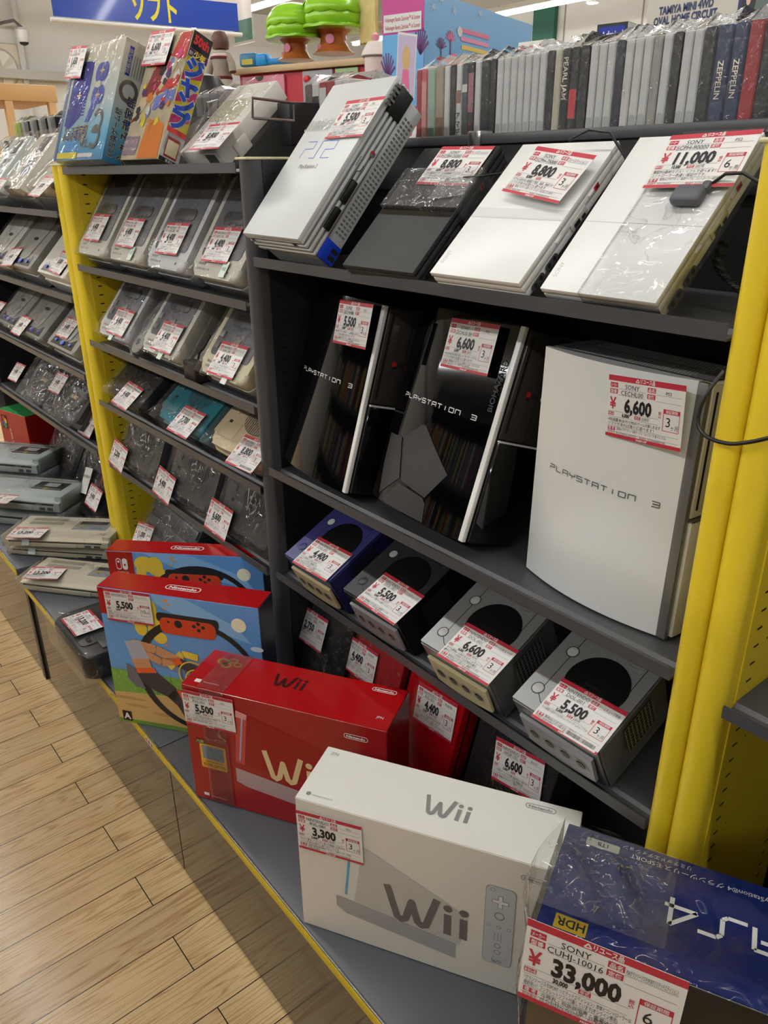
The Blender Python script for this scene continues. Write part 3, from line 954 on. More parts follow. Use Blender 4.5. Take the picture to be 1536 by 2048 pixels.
# ---------------------------------------------------------------- cube consoles
def cube_console(label, loc, a, b, col, top, plate, seed):
    w, l, t = 0.150, 0.150, 0.106
    h = w / 2
    c = thing('game_console', label, 'game console', loc, a, b, group='cube consoles on the third shelf')
    # body, sides taper inwards a little toward the base
    k = 0.006
    vs = [(-h + k, k, 0), (h - k, k, 0), (h - k, l, 0), (-h + k, l, 0), (-h, 0, t), (h, 0, t), (h, l, t), (-h, l, t)]
    bm = bmesh.new()
    vv = [bm.verts.new(v) for v in vs]
    for f in ((3, 2, 1, 0), (4, 5, 6, 7), (0, 1, 5, 4), (1, 2, 6, 5), (2, 3, 7, 6), (3, 0, 4, 7)): bm.faces.new([vv[i] for i in f])
    bmesh.ops.bevel(bm, geom=bm.edges[:], offset=0.003, segments=2, affect='EDGES')
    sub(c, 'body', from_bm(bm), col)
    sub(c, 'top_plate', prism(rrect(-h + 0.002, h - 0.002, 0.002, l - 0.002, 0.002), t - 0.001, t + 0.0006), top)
    m = MB()
    z = t + 0.0008
    sm = mat('seam line', (18, 18, 20), 0.6)
    lidc = (0.012, 0.082)
    m.add(line([(-0.047, l - 0.004), (-0.047, 0.118)], 0.0012, z), sm)
    m.add(line([(-0.047, 0.102), (-0.047, 0.040)], 0.0012, z), sm)
    m.add(line([(-0.047, 0.029), (-0.035, 0.018), (-0.02, 0.012)], 0.0012, z), sm)
    m.add(line([(h - 0.020, l - 0.004), (h - 0.020, 0.05)], 0.0012, z), sm)
    for cx, cy2 in ((-0.049, 0.110), (-0.052, 0.034)): m.add(ring(ell(cx, cy2, 0.0098, n=24), ell(cx, cy2, 0.0086, n=24), z), sm)
    m.obj('lid_seam', c)
    bm_ = mat('button silver', (168, 169, 166), 0.35) if top is not mat('indigo top', (52, 54, 112), 0.35) else mat('button pale', (196, 196, 196), 0.4)
    for cx, cy2, mm in ((-0.049, 0.110, bm_), (-0.052, 0.034, top if seed < 2 else bm_)):
        sub(c, 'button', prism(ell(cx, cy2, 0.0080, n=24), t, t + 0.0014, 0.0004), mm)
    mb = MB().add(prism(ell(lidc[0], lidc[1], 0.046, n=48), t, t + 0.0016, 0.0006), mat('disc window', (5, 5, 6), 0.35))
    dk = mat('dark lettering', (52, 52, 54), 0.4)
    mb.add(text('NINTENDO', 0.0035, cx=lidc[0], y=lidc[1] - 0.008, z=t + 0.0019, spacing=1.3), dk)
    mb.add(text('GAMECUBE', 0.0075, cx=lidc[0], y=lidc[1] - 0.020, z=t + 0.0019, w=0.062), dk)
    mb.obj('disc_lid', c)
    mb = MB().add(prism(rrect(0.022, 0.052, l - 0.020, l - 0.013, 0.0034), t, t + 0.0013), mat('relief plate ' + str(seed), tuple(int(v * 0.8) for v in ((52, 54, 112), (40, 41, 43), (150, 151, 150), (150, 151, 150))[seed]), 0.4))
    mb.add(text('Nintendo', 0.0032, cx=0.037, y=l - 0.018, z=t + 0.0015), dk)
    mb.obj('name_plate', c)
    # port plate on the front, with its curved lower edge
    F = T((0, 0.0012, 0)) @ FRONT
    arc = [(-h + 0.016 + (w - 0.032) * i / 12, 0.024 - 0.008 * math.sin(math.pi * i / 12)) for i in range(13)]
    poly = arc + [(h - 0.013, t - 0.026), (-h + 0.013, t - 0.026)]
    sub(c, 'port_plate', prism(poly, 0.0, 0.0065, 0.001, 1), plate, F)
    for i in range(4):
        xx = -0.0405 + i * 0.027
        m = MB()
        m.add(ring(ell(xx, 0.052, 0.0105, n=24), ell(xx, 0.052, 0.0075, n=24), 0.0072), mat('port rim', (150, 146, 128) if seed in (0, 2) else (150, 150, 152), 0.4), F)
        m.add(flat(ell(xx, 0.052, 0.0078, n=20), 0.0070), HOLE, F)
        m.add(flat(ell(xx, 0.050, 0.0062, 0.0058, n=16), 0.0074), mat('port pin face', (92, 88, 80), 0.5), F)
        m.obj('controller_port', c)
    m = MB()
    P = T((h + 0.0002, 0, 0)) @ RIGHT
    gm = mat('grille gap', (20, 20, 20), 0.8)
    gl = mat('grille bar ' + str(seed), ((40, 42, 84), (34, 35, 36), (112, 113, 110), (132, 128, 104))[seed], 0.5)
    m.add(rect(0.050, 0.112, 0.040, 0.092, 0.0), gm, P)
    for i in range(9): m.add(rect(0.050 + i * 0.0076, 0.0525 + i * 0.0076, 0.040, 0.092, 0.0008), gl, P)
    for j in range(9): m.add(rect(0.050, 0.112, 0.040 + j * 0.0062, 0.0415 + j * 0.0062, 0.0009), gl, P)
    m.obj('side_grille', c)
    nest(c, controller_port='port_plate')
    return c


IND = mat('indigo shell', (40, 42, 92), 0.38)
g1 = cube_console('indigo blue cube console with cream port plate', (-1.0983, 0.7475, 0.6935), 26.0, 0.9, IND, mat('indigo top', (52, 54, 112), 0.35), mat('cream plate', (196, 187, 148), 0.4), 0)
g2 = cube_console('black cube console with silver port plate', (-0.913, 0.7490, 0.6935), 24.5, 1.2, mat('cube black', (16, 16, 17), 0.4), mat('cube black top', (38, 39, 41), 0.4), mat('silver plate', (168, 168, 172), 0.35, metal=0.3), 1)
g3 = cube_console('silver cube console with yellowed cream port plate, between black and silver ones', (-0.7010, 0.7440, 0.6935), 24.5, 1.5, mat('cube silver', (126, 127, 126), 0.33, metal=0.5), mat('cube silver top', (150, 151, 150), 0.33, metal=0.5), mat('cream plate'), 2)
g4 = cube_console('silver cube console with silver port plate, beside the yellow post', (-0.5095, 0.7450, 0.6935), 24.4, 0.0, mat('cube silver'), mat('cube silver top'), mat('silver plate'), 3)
gcs = dict(maker='NINTENDO', model='DOL-001', name='ゲームキューブ', year='2001年', rem='電源(ACアダプター)・接続ケーブル', rem2='コントローラー1個 キズ ヨゴレ', serial='DN0123456')
price_tag(g1, [(638.8, 1074.9), (703.2, 1106.3), (650.8, 1163.8), (585, 1123.4)], dict(gcs, price='4,400', base='4,000', l1='今でも根強い人気がある', l2='名作ゲームが多い機種です'), z=0.107)
price_tag(g2, [(770.6, 1143.8), (848.5, 1193.2), (785, 1248), (713.7, 1200.7)], dict(gcs, price='5,500', base='5,000', l1='任天堂のキューブ型ゲーム機ゲームキューブ', l2=''), z=0.107)
price_tag(g3, [(933.6, 1244.5), (1036.3, 1300.4), (975.8, 1373.8), (874.2, 1310.2)], dict(gcs, price='6,600', base='6,000', l1='今でも根強い人気があるゲームキューブ', l2='様々なソフトが存在する圧倒的な魅力'), z=0.107)
price_tag(g4, [(1124.2, 1355.9), (1256.3, 1427.3), (1192.6, 1509.4), (1063.7, 1431.3)], dict(gcs, name='ゲームキューブ本体', price='5,500', base='5,000', l1='今でも根強い人気タイトルが多いニンテンドーゲームキューブです！', l2='', extra=1), z=0.107)


# ---------------------------------------------------------------- consoles standing at the back of the lowest level
def flat_console(name, label, loc, a, b, w, l, t, col, accent, group=None):
    h = w / 2
    c = thing(name, label, 'game console', loc, a, b, group=group)
    sub(c, 'body', box(-h, h, 0, l, 0, t, 0.003), col)
    sub(c, 'disc_slot', rect(-0.002, 0.002, 0.03, l - 0.03, 0), accent, T((h + 0.0004, 0, t * 0.6)) @ Matrix(((0, 0, 1, 0), (0, 1, 0, 0), (1, 0, 0, 0), (0, 0, 0, 1))))
    sub(c, 'end_cap', box(-h - 0.0005, h + 0.0005, 0, 0.012, -0.0005, t + 0.0005, 0.003), col)
    return c


WR = mat('gloss red shell', (166, 14, 22), 0.16, coat=0.4)
w1 = flat_console('game_console', 'black slim console standing in shadow under the blue cube console', (-1.167, 0.800, 0.421), 74, -3, 0.150, 0.215, 0.044, mat('deep black shell', (10, 10, 10), 0.2), HOLE, 'standing consoles on the lowest level')
w2 = flat_console('game_console', 'red slim console in streaky film, standing behind the red box', (-1.008, 0.800, 0.421), 74, -3, 0.150, 0.215, 0.044, WR, HOLE, 'standing consoles on the lowest level')
w3 = flat_console('game_console', 'red slim console standing between the red box and the black one', (-0.846, 0.800, 0.421), 74, -3, 0.150, 0.215, 0.044, WR, HOLE, 'standing consoles on the lowest level')
w4 = flat_console('game_console', 'black console standing behind the white box, right of the red ones', (-0.652, 0.805, 0.421), 74, -3, 0.172, 0.262, 0.046, mat('deep black shell'), HOLE, 'standing consoles on the lowest level')
streak = film('streaky wrap film', scale=24, strength=0.9, milky=0.02, base=0.05, dist=0.01)
for c, ww, ll, s in ((w1, 0.150, 0.215, 1), (w2, 0.150, 0.215, 2), (w4, 0.172, 0.262, 4)): wrap(c, -ww / 2 - 0.002, ww / 2 + 0.002, -0.001, ll + 0.003, -0.001, 0.047, streak, 0.002, s)
wsp = dict(maker='NINTENDO', model='RVL-001', name='Wii本体', year='2010年')
price_tag(w1, [(602, 1207.5), (656.7, 1245), (648, 1309), (584.8, 1265.8)], dict(wsp, price='2,750', base='2,500', months='10', l1='ソフトが楽しめます', l2=''), z=0.048, lift=0.004, tilt=-6)
price_tag(w2, [(695.7, 1254.5), (760, 1322), (748, 1370), (677, 1338)], dict(wsp, price='4,400', base='4,000', l1='みんなで集まって遊べるお得なWii', l2='ソフトがあれば直ぐに遊べます'), z=0.048)
price_tag(w3, [(837, 1363), (921, 1413.7), (903.5, 1488), (820.3, 1431.3)], dict(wsp, price='4,400', base='4,000', l1='スーパーマリオ25周年のWii本体', l2='ソフトがあれば直ぐに遊べます'), z=0.045)
price_tag(w4, [(1001.2, 1473.4), (1100.8, 1536.7), (1075.4, 1601.2), (968.8, 1550.4)], dict(wsp, model='WUP-101', name='Wii U', price='6,600', base='6,000', year='', l1='テレビ画面とゲームパッド画面を組み合わせて遊べます', l2='ゲームパッドのタッチペン欠品 容量32GB'), z=0.049)
# ---------------------------------------------------------------- rounded cartridge consoles
def cart_console(label, loc, a, b, col, seed, group, wrapped=True):
    w, l, t = 0.200, 0.242, 0.066
    h = w / 2
    c = thing('cartridge_console', label, 'game console', loc, a, b, group=group)
    body = MB().add(prism(rrect(-h, h, 0, l, 0.026, 6), 0, t * 0.55, 0.004), col)
    body.add(prism(rrect(-h + 0.002, h - 0.002, 0.002, l - 0.002, 0.026, 6), t * 0.55, t, 0.009, 3, True), col)
    body.obj('body', c)
    dk = mat('slate top', (88, 91, 99), 0.42)
    sub(c, 'top_plate', prism(rrect(-h + 0.020, h - 0.020, 0.044, l - 0.010, 0.010), t - 0.001, t + 0.0015, 0.001), dk)
    sub(c, 'cartridge_flap', prism(rrect(-0.052, 0.052, 0.114, 0.142, 0.013), t, t + 0.0035, 0.0015), mat('slot flap', (62, 63, 68), 0.4))
    m = MB().add(rect(-0.03, 0.03, 0.134, 0.1348, t + 0.0037), DGREY)
    m.obj('flap_line', c)
    for y, mm in ((0.084, mat('switch grey', (120, 120, 124), 0.4)), (0.058, mat('switch grey'))): sub(c, 'switch', box(-h + 0.028, -h + 0.046, y, y + 0.016, t, t + 0.006, 0.002), mm)
    sub(c, 'eject_button', box(-0.018, 0.018, 0.078, 0.094, t, t + 0.005, 0.002), mat('switch grey'))
    m = MB().add(text('Nintendo', 0.0062, x=-h + 0.026, y=0.026, bold=0.012, z=t + 0.0005), mat('mid grey lettering', (128, 126, 124), 0.5))
    m.add(text('SUPER FAMICOM', 0.0052, x=-h + 0.026, y=0.015, bold=0.012, z=t + 0.0005), mat('mid grey lettering'))
    m.obj('lettering', c)
    sub(c, 'power_light', prism(ell(h - 0.045, 0.018, 0.0028, n=10), t, t + 0.001), DGREY)
    m = MB().add(flat([(h - 0.046, 0.196), (h - 0.036, 0.196), (h - 0.041, 0.206)], t + 0.0017), mat('faded gold mark', (172, 156, 78), 0.5))
    m.obj('badge', c)
    nest(c, flap_line='cartridge_flap', badge='top_plate')
    if wrapped: wrap(c, -h - 0.003, h + 0.003, -0.003, l, 0.0, t + 0.0045, film('console bag film', scale=20, strength=0.7, milky=0.02, base=0.07, dist=0.008), 0.003, seed)
    return c


SFCW = mat('warm grey shell', (208, 205, 192), 0.4, var=0.03, vs=10)
SFCY = mat('yellowed shell', (212, 204, 172), 0.4, var=0.03, vs=10)
SFCC = mat('cool grey shell', (210, 210, 210), 0.4, var=0.02, vs=10)
STICK = mat('pale green sticker', (206, 224, 208), 0.5)
ssp = dict(maker='NINTENDO', model='SHVC-001', name='スーパーファミコン', price='4,400', base='4,000', year='1990年', l1='スーファミのソフトが遊べる本体です！', l2='ソフトがあれば遊べるセットです。', rem='電源アダプター・接続ケーブル・コントローラー')
row2 = []
for i, (x, col, tg, lb) in enumerate((
        (-2.078, SFCW, [(187.4, 427.8), (223.2, 429.7), (200, 483.8), (163.6, 479.6)], 'grey cartridge console nearest the yellow post on the second shelf'),
        (-1.863, SFCW, [(255, 434.8), (294.3, 437.6), (264.4, 497.8), (227.4, 491.3)], 'grey cartridge console, second from the yellow post on the second shelf'),
        (-1.646, SFCC, [(336.6, 445), (384.8, 446.8), (352.6, 511), (305, 504.8)], 'grey cartridge console without a green sticker, third from the yellow post on the second shelf'),
        (-1.424, SFCW, [(433.7, 454.4), (481, 456), (456, 528.6), (400, 520.2)], 'grey cartridge console beside the grey post on the second shelf'))):
    c = cart_console(lb, (x, 0.782, 1.2445), 56, -1, col, i, 'grey cartridge consoles on the second shelf')
    price_tag(c, tg, ssp, z=0.0705)
    if i in (1, 3):
        s = MB().add(rect(-0.011, 0.011, -0.016, 0.016), STICK).add(text('保証', 0.006, cx=0, y=-0.002, z=0.0003), mat('green print', (60, 130, 90), 0.5)).obj('sticker', c)
        s.matrix_basis = T((0.045, 0.022, 0.0708))
    row2.append(c)
for i, (x, col, tg, lb) in enumerate((
        (-2.003, SFCC, [(235, 612.6), (270.8, 622.3), (244.8, 678.3), (213, 664.3)], 'cool grey cartridge console on the third shelf beside the yellow post'),
        (-1.725, SFCW, [(327.4, 642), (370.8, 653), (342, 712), (298, 693.7)], 'grey cartridge console in the middle of the third shelf'),
        (-1.424, SFCY, [(443.5, 681.7), (496.7, 696.5), (463, 758), (415.6, 744)], 'yellowed cartridge console on the third shelf beside the grey post'))):
    c = cart_console(lb, (x, 0.775, 1.0455), 52, -1, col, 10 + i, 'cartridge consoles on the third shelf')
    price_tag(c, tg, ssp, z=0.0705)
    s = MB().add(rect(-0.011, 0.011, -0.016, 0.016), STICK if i < 2 else WHITE).add(text('保証', 0.006, cx=0, y=-0.002, z=0.0003), mat('green print')).obj('sticker', c)
    s.matrix_basis = T((0.035 if i else 0.02, 0.008, 0.0712))
# controllers tucked between them
def pad(label, loc, a, b, rz_):
    c = thing('game_controller', label, 'game controller', loc, a, b, group='controllers between the consoles')
    m = MB().add(prism(rrect(-0.07, 0.07, -0.026, 0.026, 0.025, 6), 0, 0.016, 0.004), mat('pad grey', (150, 147, 140), 0.45))
    for s in (-1, 1): m.add(prism(ell(s * 0.045, -0.004, 0.031, n=24), 0, 0.019, 0.005), mat('pad grey'))
    m.obj('body', c)
    g = MB()
    g.add(box(-0.054, -0.036, -0.007, -0.001, 0.019, 0.022, 0.001), DGREY).add(box(-0.048, -0.042, -0.013, 0.005, 0.019, 0.022, 0.001), DGREY)
    g.obj('direction_pad', c)
    for i, (dx, dy, rgb) in enumerate(((0.012, 0, (190, 60, 60)), (0, -0.012, (200, 180, 60)), (0, 0.012, (50, 80, 170)), (-0.012, 0, (50, 130, 80)))):
        sub(c, 'button', prism(ell(0.045 + dx, -0.004 + dy, 0.005, n=12), 0.019, 0.022, 0.001), mat('pad button %d' % i, rgb, 0.35))
    m = MB().add(text('SUPER FAMICOM', 0.0032, cx=0, y=0.014, z=0.0163), DGREY)
    m.obj('lettering', c)
    return c


pad('grey controller standing on end left of the yellowed console', (-1.575, 0.800, 1.105), 60, 0, 0).rotation_euler = (R(52), 0, R(-1))
bpy.data.objects['game_controller'].rotation_euler = (Matrix.Rotation(R(52), 3, 'X') @ Matrix.Rotation(R(70), 3, 'Z')).to_euler()
pc2 = pad('grey controller in a bag between the first and second consoles of the third shelf', (-1.862, 0.79, 1.11), 52, 0, 0)
pc2.rotation_euler = (Matrix.Rotation(R(52), 3, 'X') @ Matrix.Rotation(R(62), 3, 'Z')).to_euler()
wrap(pc2, -0.074, 0.074, -0.034, 0.034, 0.0, 0.026, FILMX, 0.004, 4)
ad = thing('power_adapter', 'dark boxy power adapter at the shelf edge under the grey controller', 'adapter', (-1.590, 0.764, 1.045))
sub(ad, 'body', box(-0.028, 0.028, -0.025, 0.02, 0, 0.045, 0.004), mat('brown black plastic', (44, 38, 36), 0.5))
sub(ad, 'cord', tube([(0.0, 0, 0.045), (0.005, 0.002, 0.06), (0.02, 0.008, 0.075), (0.03, 0.02, 0.10)], 0.0025), BLACK)


# ---------------------------------------------------------------- bulbous consoles with a half-moon vent
def moon_console(label, loc, a, b, col, slat, seed, group, bag=None):
    w, l, t = 0.256, 0.190, 0.060
    h = w / 2
    c = thing('cartridge_console', label, 'game console', loc, a, b, group=group)
    # outline: two rounded corners at the back, lobes at the front
    back = ell(h - 0.03, l - 0.03, 0.03, n=6, a0=0, a1=90) + ell(-h + 0.03, l - 0.03, 0.03, n=6, a0=90, a1=180)
    front = ell(-h + 0.03, 0.032, 0.03, n=6, a0=180, a1=270) + [(-0.05, 0.001), (0.0, 0.003), (0.05, 0.001)] + ell(h - 0.03, 0.032, 0.03, n=6, a0=270, a1=360)
    out = back + front
    out2 = [(x * 0.94, 0.004 + y * 0.965) for x, y in out]
    body = MB().add(prism(out, 0.012, t * 0.62, 0.006, 3), col)
    body.add(prism(out2, t * 0.55, t, 0.014, 4, True), col)
    for sx in (-1, 1): body.add(prism(ell(sx * 0.098, 0.030, 0.026, n=20), 0.0, t * 0.5, 0.005), col)
    body.add(box(-0.06, 0.06, 0.10, l - 0.02, 0.0, 0.02, 0.003), col)
    body.obj('body', c)
    v = MB()
    he = ell(0.016, 0.098, 0.060, 0.038, 24, 180, 360) + ell(0.016, 0.098, 0.060, 0.014, 12, 0, 180)[1:-1]
    v.add(flat(he, t + 0.0004), mat('vent pit ' + seed[0], slat, 0.6))
    for i in range(15):
        x = -0.040 + i * 0.0075
        d = 1 - ((x - 0.016) / 0.058) ** 2
        if d > 0.05: v.add(box(x - 0.0014, x + 0.0014, 0.098 - 0.036 * math.sqrt(d), 0.098 + 0.012 * math.sqrt(d), t, t + 0.0016), col)
    v.obj('vent', c)
    sub(c, 'memory_door', prism(rrect(-0.095, -0.035, 0.030, 0.072, 0.003), t - 0.0005, t + 0.0009, 0.0004), col)
    sub(c, 'door_catch', box(-0.088, -0.078, 0.066, 0.073, t, t + 0.0025, 0.0008), HOLE)
    for s in (-1, 1): sub(c, 'switch', box(s * 0.085 - 0.009, s * 0.085 + 0.009, 0.092, 0.106, t - 0.002, t + 0.004, 0.002), col)
    for i in range(4):
        x = -0.075 + i * 0.05
        sub(c, 'controller_port', prism(ell(x, 0.024, 0.010, 0.008, 14), 0, 0.004), mat('port dark', (28, 28, 30), 0.6), T((0, 0.004, 0)) @ FRONT)
    nest(c, door_catch='memory_door')
    if bag: wrap(c, -h - 0.004, h + 0.004, -0.006, l + 0.004, 0.0, t + 0.006, bag, 0.005, len(label))
    return c


nsp = dict(maker='NINTENDO', model='NUS-001', name='NINTENDO64', year='1996年', l1='ロクヨンが遊べるセットです！', l2='ソフトがあれば直ぐに遊べます', rem='電源(ACアダプター)・接続ケーブル・コントローラー')
G4 = 'half-moon vent consoles on the fourth shelf'
n1 = moon_console('black console with half-moon vent on the fourth shelf, beside the yellow post', (-1.993, 0.765, 0.8775), 40, -1, mat('charcoal clear shell', (30, 31, 34), 0.25), (12, 12, 13), 'a', G4, film('console bag film'))
n2 = moon_console('teal translucent console with half-moon vent', (-1.678, 0.765, 0.8775), 40, -1, mat('teal shell', (16, 118, 134), 0.22, coat=0.3), (10, 78, 92), 'b', G4, film('console bag film'))
n3 = moon_console('cream gold console with half-moon vent beside the grey post', (-1.408, 0.765, 0.8775), 40, -1, mat('pale gold shell', (212, 192, 156), 0.35, metal=0.1), (92, 82, 66), 'c', G4, film('console bag film'))
price_tag(n1, [(249.7, 756), (293.5, 782), (260, 829.9), (215, 798.4)], dict(nsp, price='4,400', base='4,000'), z=0.067)
price_tag(n2, [(361.8, 803.9), (420.6, 831), (382.3, 887.3), (324.9, 854.5)], dict(nsp, price='7,700', base='7,000'), z=0.067)
price_tag(n3, [(486.2, 876.3), (527, 891), (517, 946), (457.5, 917.4)], dict(nsp, price='8,800', base='8,000', extra=1), z=0.067)
G5 = 'charcoal consoles in film on the fifth shelf'
CH = mat('charcoal shell', (66, 66, 66), 0.38)
for i, (x, lb, tg, pr, ba) in enumerate((
        (-2.005, 'charcoal console in clear film on the fifth shelf, beside the yellow post', [(233.3, 879), (252.5, 894), (238, 946), (221, 925.6)], '2,200', '2,000'),
        (-1.700, 'charcoal console in clear film on the fifth shelf, middle of three', [(323.5, 933.8), (346.8, 954.3), (331.7, 1007.6), (308.5, 985.7)], '4,400', '4,000'),
        (-1.420, 'charcoal console with white cord loop on the fifth shelf, beside the grey post', [(430.2, 995.3), (464.3, 1019.9), (445.2, 1082.8), (407.5, 1054)], '6,600', '6,000'))):
    c = moon_console(lb, (x, 0.800, 0.692), 67, -1, CH, (34, 34, 34), 'd', G5, film('crumpled bag film', scale=22, strength=1.0, milky=0.03, base=0.10, dist=0.012))
    s = MB().add(rect(-0.030, 0.030, -0.007, 0.007), mat('film label', (214, 214, 208), 0.5)).add(text('安心保証', 0.004, cx=0, y=-0.002, z=0.0003), GREYINK).obj('sticker', c)
    s.matrix_basis = T((0.05, 0.163, 0.070)) @ rz(-4)
    price_tag(c, tg, dict(nsp, price=pr, base=ba), z=0.069, lift=0.004)
    if i == 2: sub(c, 'cord_loop', tube([(-0.02, 0.18, 0.072), (-0.012, 0.12, 0.074), (0.004, 0.07, 0.073), (0.014, 0.12, 0.074), (0.012, 0.18, 0.072)], 0.0012), mat('white cord', (230, 230, 226), 0.5))

# ---------------------------------------------------------------- lowest row of the middle bay
r1 = thing('game_console', 'dark grey ribbed disc console behind the fitness game boxes', 'game console', (-1.945, 0.790, 0.421), 58, -2)
sub(r1, 'body', box(-0.155, 0.155, 0, 0.235, 0, 0.056, 0.006), mat('gunmetal shell', (60, 62, 66), 0.35))
for k in range(4): sub(r1, 'lid_rib', prism([(-0.15, 0.035 + k * 0.045), (0.15, 0.035 + k * 0.045), (0.15, 0.058 + k * 0.045), (-0.15, 0.062 + k * 0.045)], 0.055, 0.062, 0.003), mat('gunmetal rib', (74, 76, 80), 0.35))
MB().add(text('REAL', 0.018, cx=-0.03, y=0.185, z=0.0625, spacing=1.15), mat('silver lettering', (150, 152, 154), 0.3, metal=0.6)).obj('lettering', r1)
wrap(r1, -0.16, 0.16, -0.004, 0.24, 0, 0.067, film('console bag film'), 0.004, 21)
price_tag(r1, [(275.7, 1040.4), (308, 1060.9), (299, 1096), (258.7, 1088)], dict(maker='PANASONIC', model='FZ-1', name='3DO REAL', price='11,000', base='10,000', year='1994年', l1='3DOソフトが遊べます', l2=''), z=0.067)
r2 = thing('game_console', 'dark console in bright crinkled film, low behind the fitness game boxes', 'game console', (-1.50, 0.795, 0.421), 55, -2)
sub(r2, 'body', box(-0.12, 0.12, 0, 0.20, 0, 0.05, 0.008, 3), mat('dusky shell', (52, 52, 54), 0.4))
sub(r2, 'disc_lid', prism(ell(0.0, 0.11, 0.065, n=32), 0.05, 0.055, 0.002), mat('dusky lid', (66, 66, 68), 0.35))
wrap(r2, -0.135, 0.135, -0.01, 0.215, 0, 0.068, FILMX, 0.008, 22)


# ---------------------------------------------------------------- disc consoles in the far bay
def disc_console(label, loc, a, b, col, group, bag=None):
    w, l, t = 0.258, 0.230, 0.078
    h = w / 2
    c = thing('disc_console', label, 'game console', loc, a, b, group=group)
    m = MB().add(prism(rrect(-h, h, 0.0, l, 0.008), 0, t * 0.6, 0.003), col)
    m.add(prism(rrect(-h + 0.004, h - 0.004, 0.004, l - 0.003, 0.010), t * 0.6, t, 0.008, 3, True), col)
    m.obj('body', c)
    k = [(-0.075, 0.155)] + ell(0.0, 0.165, 0.075, 0.050, 14, 160, 20) + [(0.075, 0.155), (0.045, 0.052)] + ell(0, 0.052, 0.045, 0.020, 10, 0, -180) + [(-0.045, 0.052)]
    k = k[::-1] if sum((k[i][0] * k[(i + 1) % len(k)][1] - k[(i + 1) % len(k)][0] * k[i][1]) for i in range(len(k))) < 0 else k
    sub(c, 'disc_lid', prism(k, t - 0.001, t + 0.0022, 0.0012), col)
    m = MB()
    for i in range(len(k)): m.add(line([k[i], k[(i + 1) % len(k)]], 0.0014, t + 0.0024 - 0.0019), mat('lid gap', (34, 33, 33), 0.6))
    m.obj('lid_seam', c)
    sub(c, 'lid_notch', prism(ell(0.0, 0.110, 0.022, 0.006, 14), t + 0.002, t + 0.0032), HOLE)
    sub(c, 'button_band', prism([(-0.095, 0.012), (0.095, 0.012), (0.085, 0.050), (0.052, 0.034), (-0.052, 0.034), (-0.085, 0.050)], t - 0.001, t + 0.001), mat('smoky band', (26, 26, 28), 0.15))
    bl_ = mat('blue button', (70, 88, 190), 0.3)
    sub(c, 'button', prism(ell(0.0, 0.0245, 0.015, 0.0075, 16), t, t + 0.005, 0.0015), bl_)
    for s in (-1, 1): sub(c, 'button', prism(ell(s * 0.062, 0.027, 0.010, 0.005, 14), t, t + 0.004, 0.0012), bl_)
    m = MB()
    for i in range(5): m.add(rect(0.150 + i * 0.006, 0.153 + i * 0.006, 0.030, 0.055), HOLE, T((h + 0.0004, 0, 0)) @ RIGHT)
    for i in range(5): m.add(rect(0.110 + i * 0.006, 0.113 + i * 0.006, 0.030, 0.055), HOLE, T((h + 0.0004, 0, 0)) @ RIGHT)
    m.obj('side_vent', c)
    nest(c, lid_notch='disc_lid')
    if bag: wrap(c, -h - 0.004, h + 0.004, -0.004, l + 0.004, 0.0, t + 0.006, bag, 0.005, len(label))
    return c


SG = mat('mid grey shell', (132, 131, 124), 0.38)
SW = mat('off white shell', (206, 204, 194), 0.4)
dsp = dict(maker='SEGA', model='HST-3210', name='セガサターン', year='1994年', l1='サターンのソフトが遊べます', l2='', rem='電源ケーブル・接続ケーブル・コントローラー')
GA = 'disc consoles on the far bay'
a21 = disc_console('pale disc console at the left edge, on the shelf with the white one', (-2.985, 0.775, 1.149), 46, -1, SW, GA, film('console bag film'))
a22 = disc_console('mid grey disc console without film, between two pale ones', (-2.712, 0.775, 1.149), 46, -1, SG, GA)
a23 = disc_console('off white disc console partly behind the yellow post', (-2.405, 0.775, 1.149), 46, -1, SW, GA)
a31 = disc_console('grey disc console in film at the left edge, below the pale one', (-3.01, 0.775, 0.928), 44, -1, SG, GA, film('console bag film'))
a32 = disc_console('grey disc console in film, middle of the row under the white one', (-2.742, 0.775, 0.928), 44, -1, SG, GA, film('console bag film'))
a33 = disc_console('grey disc console with three clear blue buttons, beside the yellow post', (-2.445, 0.775, 0.928), 44, -1, SG, GA)
price_tag(a22, [(27.7, 495.6), (44.2, 493.6), (19.1, 533.2), (1.3, 532.5)], dict(dsp, price='4,400', base='4,000'), z=0.081)
price_tag(a23, [(121.3, 499.6), (150, 511), (123.9, 551.6), (92.9, 539)], dict(dsp, price='8,800', base='8,000'), z=0.081)
price_tag(a32, [(48.3, 630.3), (61.5, 635.4), (35.9, 673.5), (22, 664.7)], dict(dsp, price='4,400', base='4,000'), z=0.086)
price_tag(a33, [(137, 631.8), (163, 639), (134, 680.8), (107.7, 670.6)], dict(dsp, price='4,400', base='4,000'), z=0.081)
price_tag(a31, [(-12, 606), (6, 612), (-1, 632), (-22, 625)], dict(dsp, price='4,400', base='4,000'), z=0.086)


